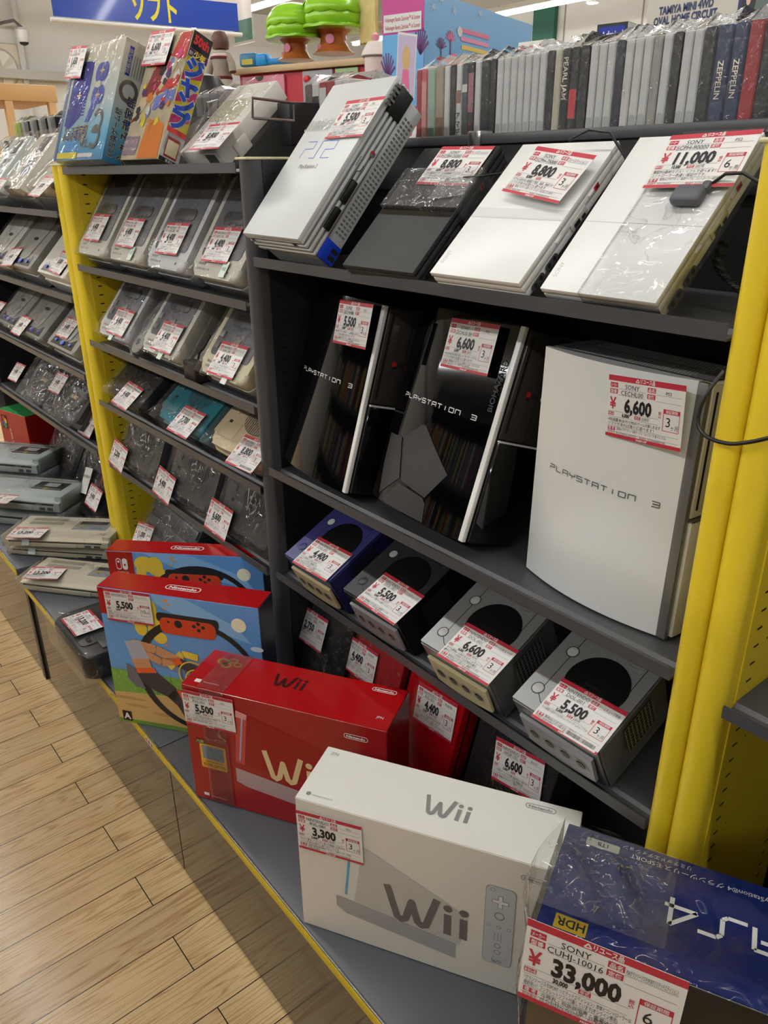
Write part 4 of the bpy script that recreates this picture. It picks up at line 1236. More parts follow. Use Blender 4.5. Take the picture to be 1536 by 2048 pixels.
def cart_flat(label, loc, a, b, group, bagseed):
    w, l, t = 0.280, 0.205, 0.056
    h = w / 2
    c = thing('cartridge_console', label, 'game console', loc, a, b, group=group)
    col = mat('sixteen bit black', (26, 26, 27), 0.35)
    m = MB().add(prism(rrect(-h, h, 0, l, 0.014), 0, t * 0.7, 0.004), mat('sixteen bit grey', (52, 52, 53), 0.4))
    m.add(prism(rrect(-h + 0.006, h - 0.006, 0.014, l - 0.003, 0.012), t * 0.7, t, 0.006, 3, True), col)
    m.obj('body', c)
    sub(c, 'round_dome', prism(ell(0.03, 0.110, 0.075, n=40), t - 0.002, t + 0.009, 0.004, 3, True), mat('sixteen bit grey'))
    sub(c, 'cartridge_slot', prism(rrect(-0.025, 0.085, 0.115, 0.140, 0.004), t + 0.0085, t + 0.0105), HOLE)
    MB().add(text('16-BIT', 0.013, cx=0.03, y=0.078, bold=0.03, z=t + 0.0096, w=0.06), mat('gold print', (196, 168, 88), 0.3, metal=0.7)).obj('lettering', c)
    sub(c, 'volume_slider', box(-0.105, -0.095, 0.05, 0.10, t, t + 0.004, 0.001), DGREY)
    for x in (-0.07, -0.05): sub(c, 'switch', box(x, x + 0.012, 0.035, 0.047, t, t + 0.005, 0.001), mat('dull red', (120, 36, 40), 0.5) if x > -0.06 else DGREY)
    wrap(c, -h - 0.006, h + 0.006, -0.008, l + 0.008, 0.0, t + 0.018, film('crumpled bag film'), 0.010, bagseed)
    return c


msp = dict(maker='SEGA', model='HAA-2510', name='メガドライブ', year='1988年', l1='メガドライブの本体です', l2='', rem='電源アダプター・接続ケーブル・コントローラー')
GM = 'bagged black cartridge consoles in the far bay'
m1 = cart_flat('bagged black console at the left, under the grey disc consoles', (-2.905, 0.780, 0.694), 50, -1, GM, 31)
m2 = cart_flat('bagged black console with clear gold lettering, second under the disc consoles', (-2.600, 0.780, 0.694), 50, -1, GM, 32)
m3 = cart_flat('bagged black console half behind the yellow post, tagged 5,500', (-2.375, 0.845, 0.694), 56, -1, GM, 33)
m4 = cart_flat('bagged black console in deep shadow beside the red box', (-2.86, 0.800, 0.386), 62, -1, GM, 34)
m5 = cart_flat('bagged black console in deep shadow behind the stacked grey consoles', (-2.540, 0.800, 0.386), 62, -1, GM, 35)
price_tag(m1, [(33, 722.6), (46, 727.3), (33, 767.5), (19.8, 760)], dict(msp, price='4,400', base='4,000'), z=0.074, lift=0.005)
price_tag(m2, [(119.4, 744.6), (139.2, 752.6), (112, 788.5), (94.5, 778.3)], dict(msp, price='4,400', base='4,000'), z=0.074, lift=0.005)
price_tag(m3, [(169.3, 821), (192, 831.5), (184.7, 882), (156.2, 866.7)], dict(msp, price='5,500', base='5,000'), z=0.074, lift=0.004)
price_tag(m5, [(179, 965.2), (204, 983), (192.9, 1027), (172, 1005)], dict(msp, price='4,400', base='4,000'), z=0.074, lift=0.02)
s = MB().add(rect(-0.03, 0.03, -0.045, 0.045), WHITE).add(text('動作確認済', 0.008, cx=0, y=0.01, z=0.0004), GREYINK).obj('sticker', m5)
q = plane_uv(wm(m5) @ T((0, 0, 0.085)), 172, 961)
s.matrix_basis = T((q.x, q.y, 0.085)) @ rz(10)
sub(m5, 'cable_bundle', tube([(0.06 + 0.012 * math.cos(t * 0.9), 0.09 + 0.05 * math.sin(t * 0.9) + 0.004 * t, 0.068 + 0.003 * math.sin(t)) for t in range(22)], 0.003), mat('dull red'))

# beige consoles on the far bay's top shelf
def boxy_console(label, loc, a, b, col, kind, group):
    w, l, t = 0.235, 0.215, 0.085
    h = w / 2
    c = thing('cartridge_console', label, 'game console', loc, a, b, group=group)
    m = MB().add(box(-h, h, 0, l, 0, t * 0.55, 0.003), col)
    prof = [(-h + 0.004, t * 0.55), (h - 0.004, t * 0.55), (h - 0.03, t), (-h + 0.03, t)]
    m.add(prism(prof, -l + 0.004, -0.004, 0.002, 1), col, FRONT @ ry(0))
    m.obj('body', c)
    sub(c, 'cartridge_flap', box(-0.010, 0.052, 0.140, 0.195, t - 0.001, t + 0.002, 0.001), mat('flap slate', (88, 90, 96), 0.4))
    sub(c, 'window_label', box(-0.020, 0.045, 0.055, 0.120, t - 0.001, t + 0.0012, 0.0006), mat('window blue grey', (150, 154, 166), 0.3))
    sub(c, 'label_band', rect(-0.018, 0.043, 0.100, 0.117, t + 0.0015), DGREY)
    sub(c, 'switch', box(-0.005, 0.018, 0.022, 0.036, t - 0.001, t + 0.006, 0.002), col)
    wrap(c, -h - 0.004, h + 0.004, -0.004, l + 0.004, 0, t + 0.008, film('console bag film'), 0.006, 40 + kind)
    return c


BG = mat('old beige shell', (198, 192, 176), 0.42, var=0.03, vs=9)
t1 = boxy_console('pale greenish boxy console at the left edge of the far top shelf', (-2.925, 0.790, 1.3725), 47, -1, mat('pale green grey shell', (190, 198, 190), 0.42), 1, 'boxy consoles on the far top shelf')
t2 = boxy_console('beige boxy console with two dark windows on the far top shelf', (-2.655, 0.790, 1.3725), 47, -1, BG, 2, 'boxy consoles on the far top shelf')
t3 = boxy_console('beige boxy console in loose film behind the top of the yellow post', (-2.400, 0.790, 1.3725), 40, -1, BG, 3, 'boxy consoles on the far top shelf')
price_tag(t3, [(81.7, 349.3), (110, 350.5), (91, 398.7), (55.4, 394)], dict(ssp, price='8,800', base='8,000', name='ファミコン'), z=0.097)
price_tag(t1, [(-20, 350), (17, 353), (8.6, 404.7), (-32, 399)], dict(ssp, price='6,600', base='6,000', name='ファミコン'), z=0.097)
# ---------------------------------------------------------------- old keyboard-style consoles stacked on the bench
def slab_console(label, loc, b, w, l, t, col, dark, kind, group):
    h = w / 2
    c = thing('cartridge_console', label, 'game console', loc, 0, b, group=group)
    prof = [(-l / 2, 0.004), (-l / 2 + 0.004, 0), (l / 2, 0), (l / 2, t), (-l / 2 + 0.05, t), (-l / 2 + 0.02, t * 0.72), (-l / 2, t * 0.66)]
    yz = Matrix(((0, 0, 1, 0), (1, 0, 0, l / 2), (0, 1, 0, 0), (0, 0, 0, 1)))     # drawing -> y,z ; extrude along x
    m = MB().add(prism(prof, -h, h, 0.0015, 1), col, yz)
    m.obj('body', c)
    # front recess with dark trim
    F = T((0, -0.0004, 0)) @ FRONT
    sub(c, 'trim_strip', rect(-h + 0.012, h - 0.02, t * 0.47, t * 0.60), dark, F)
    m = MB().add(text('COMPUTER TV GAME' if kind == 'c' else 'COMPUTER', t * 0.075, x=-h + 0.02 if kind == 'c' else h - 0.09, y=t * 0.50, z=0.0004), mat('pale icon'), F)
    m.obj('lettering', c)
    sub(c, 'front_flap', box(-h + 0.03, h - 0.10, -0.003, 0.002, t * 0.06, t * 0.42, 0.001), col)
    for x in (h - 0.075, h - 0.045): sub(c, 'switch', box(x, x + 0.020, -0.002, 0.002, t * 0.12, t * 0.33, 0.001), DGREY)
    # raised bridge, cartridge bay and vents on the deck
    sub(c, 'cartridge_bay', box(0.02 * (w / 0.33), h - 0.035, l * 0.42, l * 0.80, t - 0.001, t + 0.0015, 0.0005), mat('bay grey', (150, 152, 152), 0.4) if kind == 'c' else mat('bay black', (30, 30, 32), 0.4))
    m = MB()
    if kind == 'c':
        m.add(rect(0.03, h - 0.045, l * 0.66, l * 0.80, t + 0.0018), mat('bay black', (30, 30, 32), 0.4))
        m.add(rect(0.03, 0.055, l * 0.585, l * 0.64, t + 0.0018), mat('deck yellow', (206, 180, 52), 0.4))
        m.add(rect(h - 0.09, h - 0.05, l * 0.46, l * 0.51, t + 0.0018), mat('deck blue', (90, 120, 170), 0.4))
    else:
        m.add(rect(0.055, h - 0.065, l * 0.56, l * 0.74, t + 0.0018), col)
        m.add(rect(0.01, h - 0.04, l * 0.44, l * 0.475, t + 0.0018), mat('bay grey', (150, 152, 152), 0.4))
        m.add(rect(0.065, 0.083, l * 0.42, l * 0.49, t + 0.002), mat('deck yellow', (206, 180, 52), 0.4))
    m.obj('bay_window', c)
    m = MB()
    vm = mat('deck vent', (120, 114, 98) if kind == 'c' else (112, 118, 116), 0.7)
    if kind == 'c':
        for r_ in range(2):
            for i in range(22): m.add(rect(-h + 0.03 + i * 0.0052, -h + 0.0325 + i * 0.0052, l * (0.60 + 0.18 * r_), l * (0.73 + 0.18 * r_), t + 0.0004), vm)
    else:
        for i in range(40): m.add(rect(-h + 0.012 + i * (w - 0.03) / 40, -h + 0.012 + i * (w - 0.03) / 40 + 0.0045, l * 0.86, l * 0.96, t + 0.0004), vm)
    m.obj('deck_vent', c)
    sub(c, 'side_cheek', box(h - 0.022, h + 0.003, 0.012, l - 0.002, 0.006, t + 0.003, 0.003), col)
    wrap(c, -h - 0.006, h + 0.008, -0.005, l + 0.003, 0, t + 0.005, film('console bag film'), 0.004, 50 + len(label))
    return c


CRM = mat('cream old plastic', (222, 214, 190), 0.42, var=0.03, vs=8)
BGR = mat('blue grey old plastic', (184, 196, 193), 0.42, var=0.03, vs=8)
GS = 'stacked old consoles on the bench'
k1 = slab_console('cream old console at the bottom of the leaning stack of two', (-2.296, 0.572, 0.3875), 42, 0.33, 0.155, 0.032, CRM, mat('trim brown black', (40, 34, 30), 0.4), 'c', GS)
k2 = slab_console('cream old console on top of the stack of two', (-2.2874, 0.5682, 0.4245), 44.6, 0.33, 0.155, 0.032, CRM, mat('trim brown black'), 'c', GS)
k3 = slab_console('cream old console alone on the bench, nearest the fitness game boxes', (-2.0763, 0.5293, 0.3657), 37.9, 0.33, 0.140, 0.034, CRM, mat('trim brown black'), 'c', GS)
ksp = dict(maker='EPOCH', model='YENO', name='テレビゲーム', price='13,200', base='12,000', year='1984年', l1='当時物のテレビゲームです', l2='', rem='本体のみ キズ ヨゴレ')
price_tag(k2, [(30, 1054), (106, 1051), (73, 1082), (13, 1076)], ksp, z=0.037)
price_tag(k3, [(69, 1133), (139, 1134), (111, 1160), (38, 1158)], ksp, z=0.039)
for c, (u, v) in ((k2, (-0.095, 0.012)), (k1, (-0.085, 0.004))):
    s = MB().add(rect(-0.012, 0.012, -0.010, 0.010), mat('pale blue sticker', (206, 222, 222), 0.5)).obj('sticker', c)
    s.matrix_basis = T((u, -0.006, 0.018)) @ rx(70)


def blue_slab(label, fr, z, b):
    d = Vector((math.cos(R(b)), math.sin(R(b)), 0)) * 0.17
    return slab_console(label, (fr[0] - d.x, fr[1] - d.y, z), b, 0.34, 0.167, 0.050, BGR, mat('trim brown black'), 'b', GS)


k4 = blue_slab('blue-grey old console lowest in the near stack by the cream ones', (-2.497, 0.650), 0.3865, 38)
k5 = blue_slab('blue-grey old console on top of the near stack, with a price tag', (-2.503, 0.653), 0.4425, 38)
k6 = blue_slab('blue-grey old console lowest in the stack of three behind, by the red box', (-2.765, 0.676), 0.3865, 37)
k8 = blue_slab('blue-grey old console in the middle of the stack of three behind', (-2.770, 0.676), 0.4405, 37)
k7 = blue_slab('blue-grey old console on top of the stack of three behind, by the red box', (-2.775, 0.674), 0.4945, 37)
price_tag(k5, [(-14, 985), (36, 988), (8, 1010), (-45, 1006)], dict(ksp, price='6,600', base='6,000'), z=0.054)


# ---------------------------------------------------------------- printed cartons
def carton(name, label, loc, b, w, l, h, front, top, side, group=None, cat='box'):
    c = thing(name, label, cat, loc, 0, b, group=group)
    x = w / 2
    m = MB()
    k = 0.0006
    m.add(box(-x, x, 0, l, 0, h, 0.0012, 1), front)
    m.obj('carton', c)
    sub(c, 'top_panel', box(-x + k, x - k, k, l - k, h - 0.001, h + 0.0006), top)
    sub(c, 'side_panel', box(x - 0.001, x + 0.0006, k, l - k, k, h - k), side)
    return c


def rot_text(s, **k): return text(s, **k)


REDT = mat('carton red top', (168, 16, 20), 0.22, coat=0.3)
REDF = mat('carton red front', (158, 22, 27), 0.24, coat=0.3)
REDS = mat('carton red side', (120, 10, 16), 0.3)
OFFW = mat('carton white', (233, 232, 224), 0.35, var=0.015, vs=12)
OFFF = mat('carton white front', (222, 216, 204), 0.35, var=0.015, vs=12)


def pill(mb, M, cx, cy2, w, ink, z=0.0004):
    """rounded maker's plate with its lettering"""
    h_ = w * 0.235
    mb.add(ring(rrect(cx - w / 2, cx + w / 2, cy2 - h_ / 2, cy2 + h_ / 2, h_ / 2.01, 8), rrect(cx - w / 2 + h_ * 0.11, cx + w / 2 - h_ * 0.11, cy2 - h_ / 2 + h_ * 0.11, cy2 + h_ / 2 - h_ * 0.11, h_ / 2.6, 8), z), ink, M)
    mb.add(text('Nintendo', h_ * 0.48, w=w * 0.78, cx=cx, y=cy2 - h_ * 0.24, bold=0.035, z=z), ink, M)


def wordmark(mb, M, cx, y, H, ink, z=0.0004):
    """the rounded W with two dotted strokes"""
    k = H
    x0 = cx - 0.95 * k
    s = k * 0.17
    W_ = [(0, 0.97), (0.28, 0.08), (0.40, 0.02), (0.52, 0.10), (0.68, 0.66), (0.84, 0.10), (0.96, 0.02), (1.08, 0.08), (1.36, 0.97)]
    q = [(x0 + p[0] * k * 0.86, y + p[1] * k) for p in W_]
    for i, (u0, u1) in enumerate(zip(q, q[1:])): mb.add(line([u0, u1], s, z + i * 4e-5), ink, M)
    for i, p in enumerate(q[1:-1]): mb.add(flat(ell(p[0], p[1], s / 2, n=10), z + 4e-4 + i * 2e-5), ink, M)
    for i in range(2):
        xx = x0 + k * (1.42 + i * 0.36)
        mb.add(rect(xx - s / 2, xx + s / 2, y, y + 0.62 * k, z), ink, M)
        mb.add(flat(ell(xx, y + 0.80 * k, s * 0.62, n=14), z), ink, M)


# white box
wb = carton('console_box', 'large white console box with grey lettering on the bench, front right', (-0.5930, 0.5482, 0.3663), 29.9, 0.400, 0.118, 0.261, OFFF, OFFW, OFFW, 'printed console boxes on the bench')
GL = mat('print grey', (140, 140, 138), 0.35)
GL2 = mat('print dark grey', (108, 102, 100), 0.35)
TOPP = T((-0.012, 0, 0.2617))
m = MB()
wordmark(m, TOPP, 0.03, 0.038, 0.036, GL)
m.obj('top_wordmark', wb)
m = MB()
pill(m, TOPP, 0.155, 0.103, 0.044, GL)
m.obj('maker_plate', wb)
m = MB()
m.add(text('JPN', 0.006, x=-0.176, y=0.102, z=0.0004), GL, TOPP)
m.add(text('Nintendo Network', 0.003, x=-0.165, y=0.012, z=0.0004), GL, TOPP)
m.add(flat(ell(-0.172, 0.014, 0.004, n=8), 0.0004), GL, TOPP)
m.obj('top_print', wb)
FP = T((-0.011, -0.0006, 0)) @ FRONT
m = MB()
pg = mat('print console shade', (190, 188, 180), 0.35)
m.add(flat([(-0.128, 0.066), (-0.112, 0.055), (0.062, 0.036), (0.062, 0.066), (-0.128, 0.088)], 0.0002), mat('print stand grey', (162, 160, 158), 0.35), FP)
m.add(flat([(-0.121, 0.090), (-0.098, 0.086), (-0.082, 0.205), (-0.104, 0.212)], 0.0002), mat('print console pale', (214, 214, 206), 0.35), FP)
m.add(flat([(-0.098, 0.086), (0.068, 0.066), (0.074, 0.130), (-0.082, 0.205)], 0.0001), pg, FP)
m.add(flat([(-0.1135, 0.096), (-0.1095, 0.095), (-0.0985, 0.205), (-0.1025, 0.206)], 0.0004), mat('slot light blue', (92, 160, 196), 0.3), FP)
m.obj('front_picture', wb)
m = MB()
wordmark(m, FP, 0.018, 0.080, 0.066, GL2, 0.0006)
m.obj('front_wordmark', wb)
m = MB()
pill(m, FP, 0.168, 0.236, 0.040, GL, 0.0006)
m.obj('maker_plate', wb)
m = MB()
rm = mat('print pad silver', (188, 190, 190), 0.35)
m.add(flat(rrect(0.102, 0.145, 0.052, 0.205, 0.008), 0.0003), mat('print pad shade', (150, 150, 150), 0.4), FP)
m.add(flat(rrect(0.103, 0.144, 0.053, 0.204, 0.008), 0.0005), rm, FP)
dkp = mat('print pad dark', (128, 128, 130), 0.4)
m.add(rect(0.1115, 0.1355, 0.1735, 0.1805, 0.0007), dkp, FP).add(rect(0.1200, 0.1270, 0.165, 0.189, 0.0007), dkp, FP)
m.add(rect(0.1125, 0.1345, 0.1745, 0.1795, 0.0009), WHITE, FP).add(rect(0.1210, 0.1260, 0.166, 0.188, 0.0009), WHITE, FP)
for x, y, r_ in ((0.1235, 0.150, 0.0075), (0.109, 0.128, 0.003), (0.1235, 0.128, 0.0035), (0.138, 0.128, 0.003), (0.1235, 0.090, 0.0048), (0.1235, 0.077, 0.0048), (0.112, 0.198, 0.0035)):
    m.add(ring(ell(x, y, r_, n=16), ell(x, y, r_ * 0.78, n=16), 0.0008), dkp, FP)
for i in range(3):
    for j in range(7): m.add(rect(0.118 + i * 0.0045, 0.1192 + i * 0.0045, 0.101 + j * 0.0024, 0.1024 + j * 0.0024, 0.0008), dkp, FP)
for i in range(4): m.add(rect(0.109 + i * 0.009, 0.1106 + i * 0.009, 0.0665, 0.068, 0.0008), dkp, FP)
wordmark(m, FP, 0.1235, 0.056, 0.0075, dkp, 0.0008)
m.obj('controller_picture', wb)
price_tag(wb, [(588.5, 1616), (729.5, 1655), (730, 1732), (592, 1694)], dict(maker='NINTENDO', model='RVL-001', name='Wii', price='3,300', base='3,000', year='2006年', l1='みんなで集まってわいわい遊べる根強い人気のWii', l2='ソフトがあれば直ぐに遊べるセットです。', rem='元箱有 説明書付属 電源(ACアダプター)・接続ケーブル・付属品', rem2='キズ ヨゴレ', serial='LJF204126014'), plane=T((0, -0.0035, 0)) @ FRONT)

# red box
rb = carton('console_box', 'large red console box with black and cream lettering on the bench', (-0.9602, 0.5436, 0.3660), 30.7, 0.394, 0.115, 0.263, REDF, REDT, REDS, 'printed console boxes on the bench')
TOPP = T((0, 0, 0.2637))
KB = mat('print near black', (58, 20, 20), 0.3)
PW = mat('print white', (232, 226, 222), 0.35)
m = MB()
wordmark(m, TOPP, -0.012, 0.052, 0.033, KB)
m.obj('top_wordmark', rb)
m = MB()
pill(m, TOPP, 0.157, 0.100, 0.046, PW)
m.obj('maker_plate', rb)
m = MB()
m.add(text('JPN', 0.006, x=0.168, y=0.026, z=0.0004), PW, TOPP)
m.add(text('Nintendo Network', 0.003, x=-0.160, y=0.016, z=0.0004), PW, TOPP)
m.add(rect(-0.178, -0.166, 0.013, 0.022, 0.0004), PW, TOPP)
gd = mat('print gold', (176, 140, 52), 0.3, metal=0.4)
for i, (x, y, r_) in enumerate(((-0.160, 0.085, 0.012), (-0.142, 0.092, 0.010), (-0.128, 0.083, 0.009), (-0.148, 0.076, 0.011))):
    m.add(ring(ell(x, y, r_, r_ * 0.8, n=14), ell(x, y, r_ * 0.55, r_ * 0.4, n=14), 0.0004), gd, TOPP)
m.obj('top_print', rb)
FP = T((0, -0.0006, 0)) @ FRONT
m = MB()
m.add(flat([(-0.100, 0.068), (-0.078, 0.060), (0.16, 0.034), (0.16, 0.068), (-0.100, 0.100)], 0.0002), mat('print stand mauve', (176, 150, 152), 0.35), FP)
m.add(flat([(-0.098, 0.115), (-0.080, 0.111), (-0.066, 0.228), (-0.088, 0.233)], 0.0003), mat('print spine red', (196, 72, 66), 0.3), FP)
m.add(flat([(-0.080, 0.111), (0.15, 0.090), (0.155, 0.170), (-0.066, 0.228)], 0.0001), mat('print body red', (150, 16, 22), 0.25), FP)
m.add(flat([(-0.0905, 0.120), (-0.0875, 0.119), (-0.0745, 0.218), (-0.0775, 0.220)], 0.0005), mat('slot cool blue', (150, 176, 214), 0.3), FP)
m.add(flat([(-0.088, 0.233), (-0.066, 0.228), (-0.068, 0.216), (-0.090, 0.218)], 0.0004), mat('print pale red', (222, 150, 146), 0.3), FP)
m.obj('front_picture', rb)
m = MB()
wordmark(m, FP, 0.022, 0.098, 0.062, mat('print cream', (224, 196, 146), 0.35), 0.0006)
m.obj('front_wordmark', rb)
m = MB()
pill(m, FP, 0.142, 0.236, 0.044, PW, 0.0006)
m.obj('maker_plate', rb)
m = MB()
m.add(rect(-0.176, -0.165, 0.012, 0.019, 0.0005), PW, FP)
m.add(text('Nintendo Network', 0.003, x=-0.160, y=0.012, z=0.0005), PW, FP)
m.obj('front_lettering', rb)
m = MB().add(flat(rrect(-0.173, -0.118, 0.082, 0.138, 0.003), 0.0005), mat('sticker orange', (222, 170, 50), 0.35), FP)
m.add(rect(-0.168, -0.123, 0.103, 0.134, 0.0007), mat('sticker picture', (120, 136, 150), 0.4, var=0.5, vs=180), FP)
m.add(text('25th Anniversary', 0.004, cx=-0.1455, y=0.097, bold=0.01, z=0.0007), mat('sticker brown', (90, 60, 20), 0.4), FP)
m.add(text('REVIVAL EDITION', 0.0075, cx=-0.1455, y=0.0865, w=0.046, bold=0.01, z=0.0007), mat('sticker brown'), FP)
m.add(rect(-0.180, -0.160, 0.137, 0.147, 0.0009), mat('sticker olive', (74, 68, 40), 0.4), FP)
m.add(text('内蔵', 0.006, cx=-0.170, y=0.139, z=0.0011), mat('print cream', (224, 196, 146), 0.35), FP)
m.obj('front_sticker', rb)
rbf = MB()
rbf.add(grid(8, 4, lambda u, v: (-0.165 + 0.055 * u, 0.001 + 0.113 * v, 0.2649 + 0.0009 * math.sin(14 * u))), film('wrap band film', scale=16, strength=0.8, milky=0.04, base=0.10, dist=0.008, tint=(1, 0.97, 0.97)))
rbf.add(grid(8, 6, lambda u, v: (-0.160 + 0.05 * u, -0.0022 - 0.0008 * math.sin(14 * u), 0.264 * v)), film('wrap band film'))
rbf.obj('film_band', rb)
price_tag(rb, [(361, 1380), (471, 1404), (473, 1467), (365.5, 1442)], dict(maker='NINTENDO', model='RVL-001', name='Wii', price='5,500', base='5,000', year='2010年', l1='スーパーマリオ25周年記念仕様のWii本体です！', l2='内蔵ソフトでWii本体だけで遊べるモデルのセットです。', rem='元箱有 説明書付属 電源・接続ケーブル・ソフト無し'), plane=T((0, -0.004, 0)) @ FRONT)

# fitness game boxes
def fit_box(label, loc, b, w, l, h):
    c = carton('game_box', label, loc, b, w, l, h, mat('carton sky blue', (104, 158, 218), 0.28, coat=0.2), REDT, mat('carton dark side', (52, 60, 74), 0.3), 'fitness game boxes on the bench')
    x = w / 2
    F = T((0, -0.0007, 0)) @ FRONT
    TP = T((0, 0, h + 0.0007))
    m = MB()
    pill(m, TP, 0.0, l * 0.5, 0.078, PW)
    m.obj('top_lettering', c)
    m = MB()
    m.add(rect(-x + 0.001, -x + 0.062, h - 0.062, h - 0.001, 0.0002), REDT, F)
    lg = T((-x + 0.034, h - 0.032, 0.0005))
    for s in (-1, 1):
        o_ = rrect(*( (-0.0135, -0.0012) if s < 0 else (0.0012, 0.0135)), -0.0145, 0.0145, 0.0056, 5)
        i_ = [(p[0] * 0.8 + (-0.0015 if s < 0 else 0.0015), p[1] * 0.84) for p in o_]
        if s < 0: m.add(ring(o_, i_, 0.0), PW, F @ lg)
        else: m.add(flat(o_), PW, F @ lg)
        m.add(flat(ell(s * 0.0072, 0.006 if s < 0 else -0.002, 0.0028, n=12), 0.0003), PW if s < 0 else REDT, F @ lg)
    m.add(text('SWITCH', 0.005, cx=-x + 0.034, y=h - 0.056, bold=0.01, z=0.0005), PW, F)
    m.obj('corner_emblem', c)
    m = MB()
    sky = mat('print pale sky', (150, 190, 232), 0.3)
    sun = mat('print flame yellow', (236, 202, 70), 0.3)
    m.add(flat([(-x + 0.09, h - 0.002), (-x + 0.19, h - 0.05), (x - 0.02, h - 0.085), (x - 0.05, h - 0.05), (-x + 0.2, h - 0.002)], 0.0002), mat('print mid sky', (140, 186, 230), 0.3), F)
    for i, (fx, fy, ra, rb2) in enumerate(((0.088, 0.030, 0.024, 0.020), (0.112, 0.034, 0.020, 0.024), (0.125, 0.060, 0.016, 0.022), (0.120, 0.085, 0.014, 0.020), (0.132, 0.102, 0.016, 0.014), (0.078, 0.055, 0.012, 0.026), (0.090, 0.085, 0.014, 0.018))): m.add(flat(ell(-x + fx, h - fy, ra, rb2, 18), 0.0004 + i * 1e-5), sun, F)
    for i, (fx, fy, ra) in enumerate(((0.155, 0.012, 0.004), (0.150, 0.030, 0.003), (0.145, 0.118, 0.003), (0.160, 0.020, 0.003), (0.105, 0.112, 0.004))): m.add(flat(ell(-x + fx, h - fy, ra, n=10), 0.0005), mat('print ember', (232, 150, 60), 0.3), F)
    for i, (fx, fy, ra) in enumerate(((0.020, 0.150, 0.022), (0.045, 0.146, 0.026), (0.075, 0.152, 0.020), (0.010, 0.095, 0.014))): m.add(flat(ell(x - fx, h - fy, ra, ra * 0.42, 16), 0.00045 + i * 1e-5), mat('print cloud', (206, 222, 240), 0.3), F)
    for i, (fx, fz) in enumerate(((0.028, 0.20), (0.020, 0.185), (0.185, 0.195), (0.175, 0.188))):
        m.add(rect(x - fx - 0.0025, x - fx + 0.0025, 0.13, fz, 0.0006 + i * 1e-5), mat('print tower', (84, 104, 140), 0.35), F)
        m.add(rect(x - fx - 0.006, x - fx + 0.006, fz - 0.006, fz - 0.002, 0.0007 + i * 1e-5), mat('print tower'), F)
    rg = random.Random(3)
    for i in range(46):
        gx, gz = rg.uniform(-x + 0.01, x - 0.01), rg.uniform(0.085, 0.135)
        m.add(flat([(gx - 0.0022, gz), (gx + 0.0022, gz), (gx + rg.uniform(-0.006, 0.006), gz + rg.uniform(0.012, 0.024))], 0.00042 + i * 1e-6), mat('print blade light', (150, 192, 92), 0.35) if i % 2 else mat('print blade dark', (90, 140, 60), 0.35), F)
    for i in range(7): m.add(flat(ell(rg.uniform(-x + 0.03, x - 0.03), rg.uniform(0.02, 0.07), rg.uniform(0.02, 0.05), 0.004, 14), 0.00055 + i * 1e-6), mat('print sand shade', (186, 146, 88), 0.35), F)
    m.add(flat(ell(x - 0.045, h - 0.045, 0.016, n=20), 0.0004), mat('print sun', (252, 246, 214), 0.3), F)
    for i in range(7): m.add(flat(ell(-x + 0.13 + i * 0.035, h - 0.155 - 0.006 * (i % 3), 0.028, 0.022, 14), 0.00025 + i * 0.00002), mat('print far hills', (120, 140, 170), 0.35), F)
    m.add(rect(-x + 0.001, x - 0.001, 0.001, 0.14, 0.0003), mat('print meadow', (122, 168, 70), 0.35, var=0.25, vs=60), F)
    m.add(flat([(-x + 0.001, 0.001), (x - 0.001, 0.001), (x - 0.001, 0.075), (0.02, 0.095), (-x + 0.001, 0.080)], 0.0005), mat('print sand', (206, 170, 108), 0.35), F)
    m.add(flat([(-x + 0.001, 0.001), (x - 0.001, 0.001), (x - 0.001, 0.016), (-x + 0.001, 0.010)], 0.0007), mat('print grass edge', (110, 150, 60), 0.35), F)
    m.obj('front_picture', c)
    # the flexible ring with the red grip
    m = MB()
    rk = mat('print ring black', (38, 36, 38), 0.35)
    m.add(ring(ell(0.030, 0.150, 0.142, 0.138, 48), ell(0.034, 0.148, 0.128, 0.126, 48), 0.0009), rk, F)
    m.add(flat(rrect(-0.048, 0.090, h - 0.062, h - 0.040, 0.008), 0.0010), rk, F)
    m.obj('ring_picture', c)
    m = MB().add(flat(rrect(-0.042, 0.082, h - 0.088, h - 0.050, 0.014), 0.0012), mat('print grip red', (214, 70, 38), 0.3), F)
    for px_, py_, r_ in ((0.0, h - 0.062, 0.009), (0.035, h - 0.062, 0.0042), (0.045, h - 0.055, 0.0042), (0.055, h - 0.062, 0.0042), (0.045, h - 0.070, 0.0042), (-0.022, h - 0.060, 0.003)): m.add(flat(ell(px_, py_, r_, n=14), 0.0014), rk, F)
    m.obj('grip_picture', c)
    m = MB()
    m.add(flat(ell(x - 0.03, 0.115, 0.030, 0.038, 20), 0.0012), mat('print strap black', (30, 30, 32), 0.4), F)
    m.obj('strap_picture', c)
    # the running athlete, head hidden by the tag
    m = MB()
    sk = mat('print skin', (206, 148, 104), 0.4)
    lg_ = mat('print legging', (64, 58, 60), 0.4)
    gy = mat('print top grey', (176, 176, 186), 0.4)
    orr = mat('print orange', (226, 96, 44), 0.4)
    z = 0.0016
    m.add(line([(-0.115, 0.212), (-0.060, 0.205), (0.0, 0.182)], 0.022, z), sk, F)
    m.add(line([(-0.120, 0.212), (-0.085, 0.190), (-0.050, 0.176), (-0.012, 0.184)], 0.018, z), sk, F)
    m.add(line([(-0.010, 0.182), (0.028, 0.168)], 0.024, z + 0.0002), lg_, F)
    m.add(line([(-0.018, 0.190), (-0.010, 0.176)], 0.020, z + 0.0004), orr, F)
    m.add(flat([(-0.132, 0.215), (-0.095, 0.222), (-0.078, 0.180), (-0.120, 0.172)], z + 0.0002), gy, F)
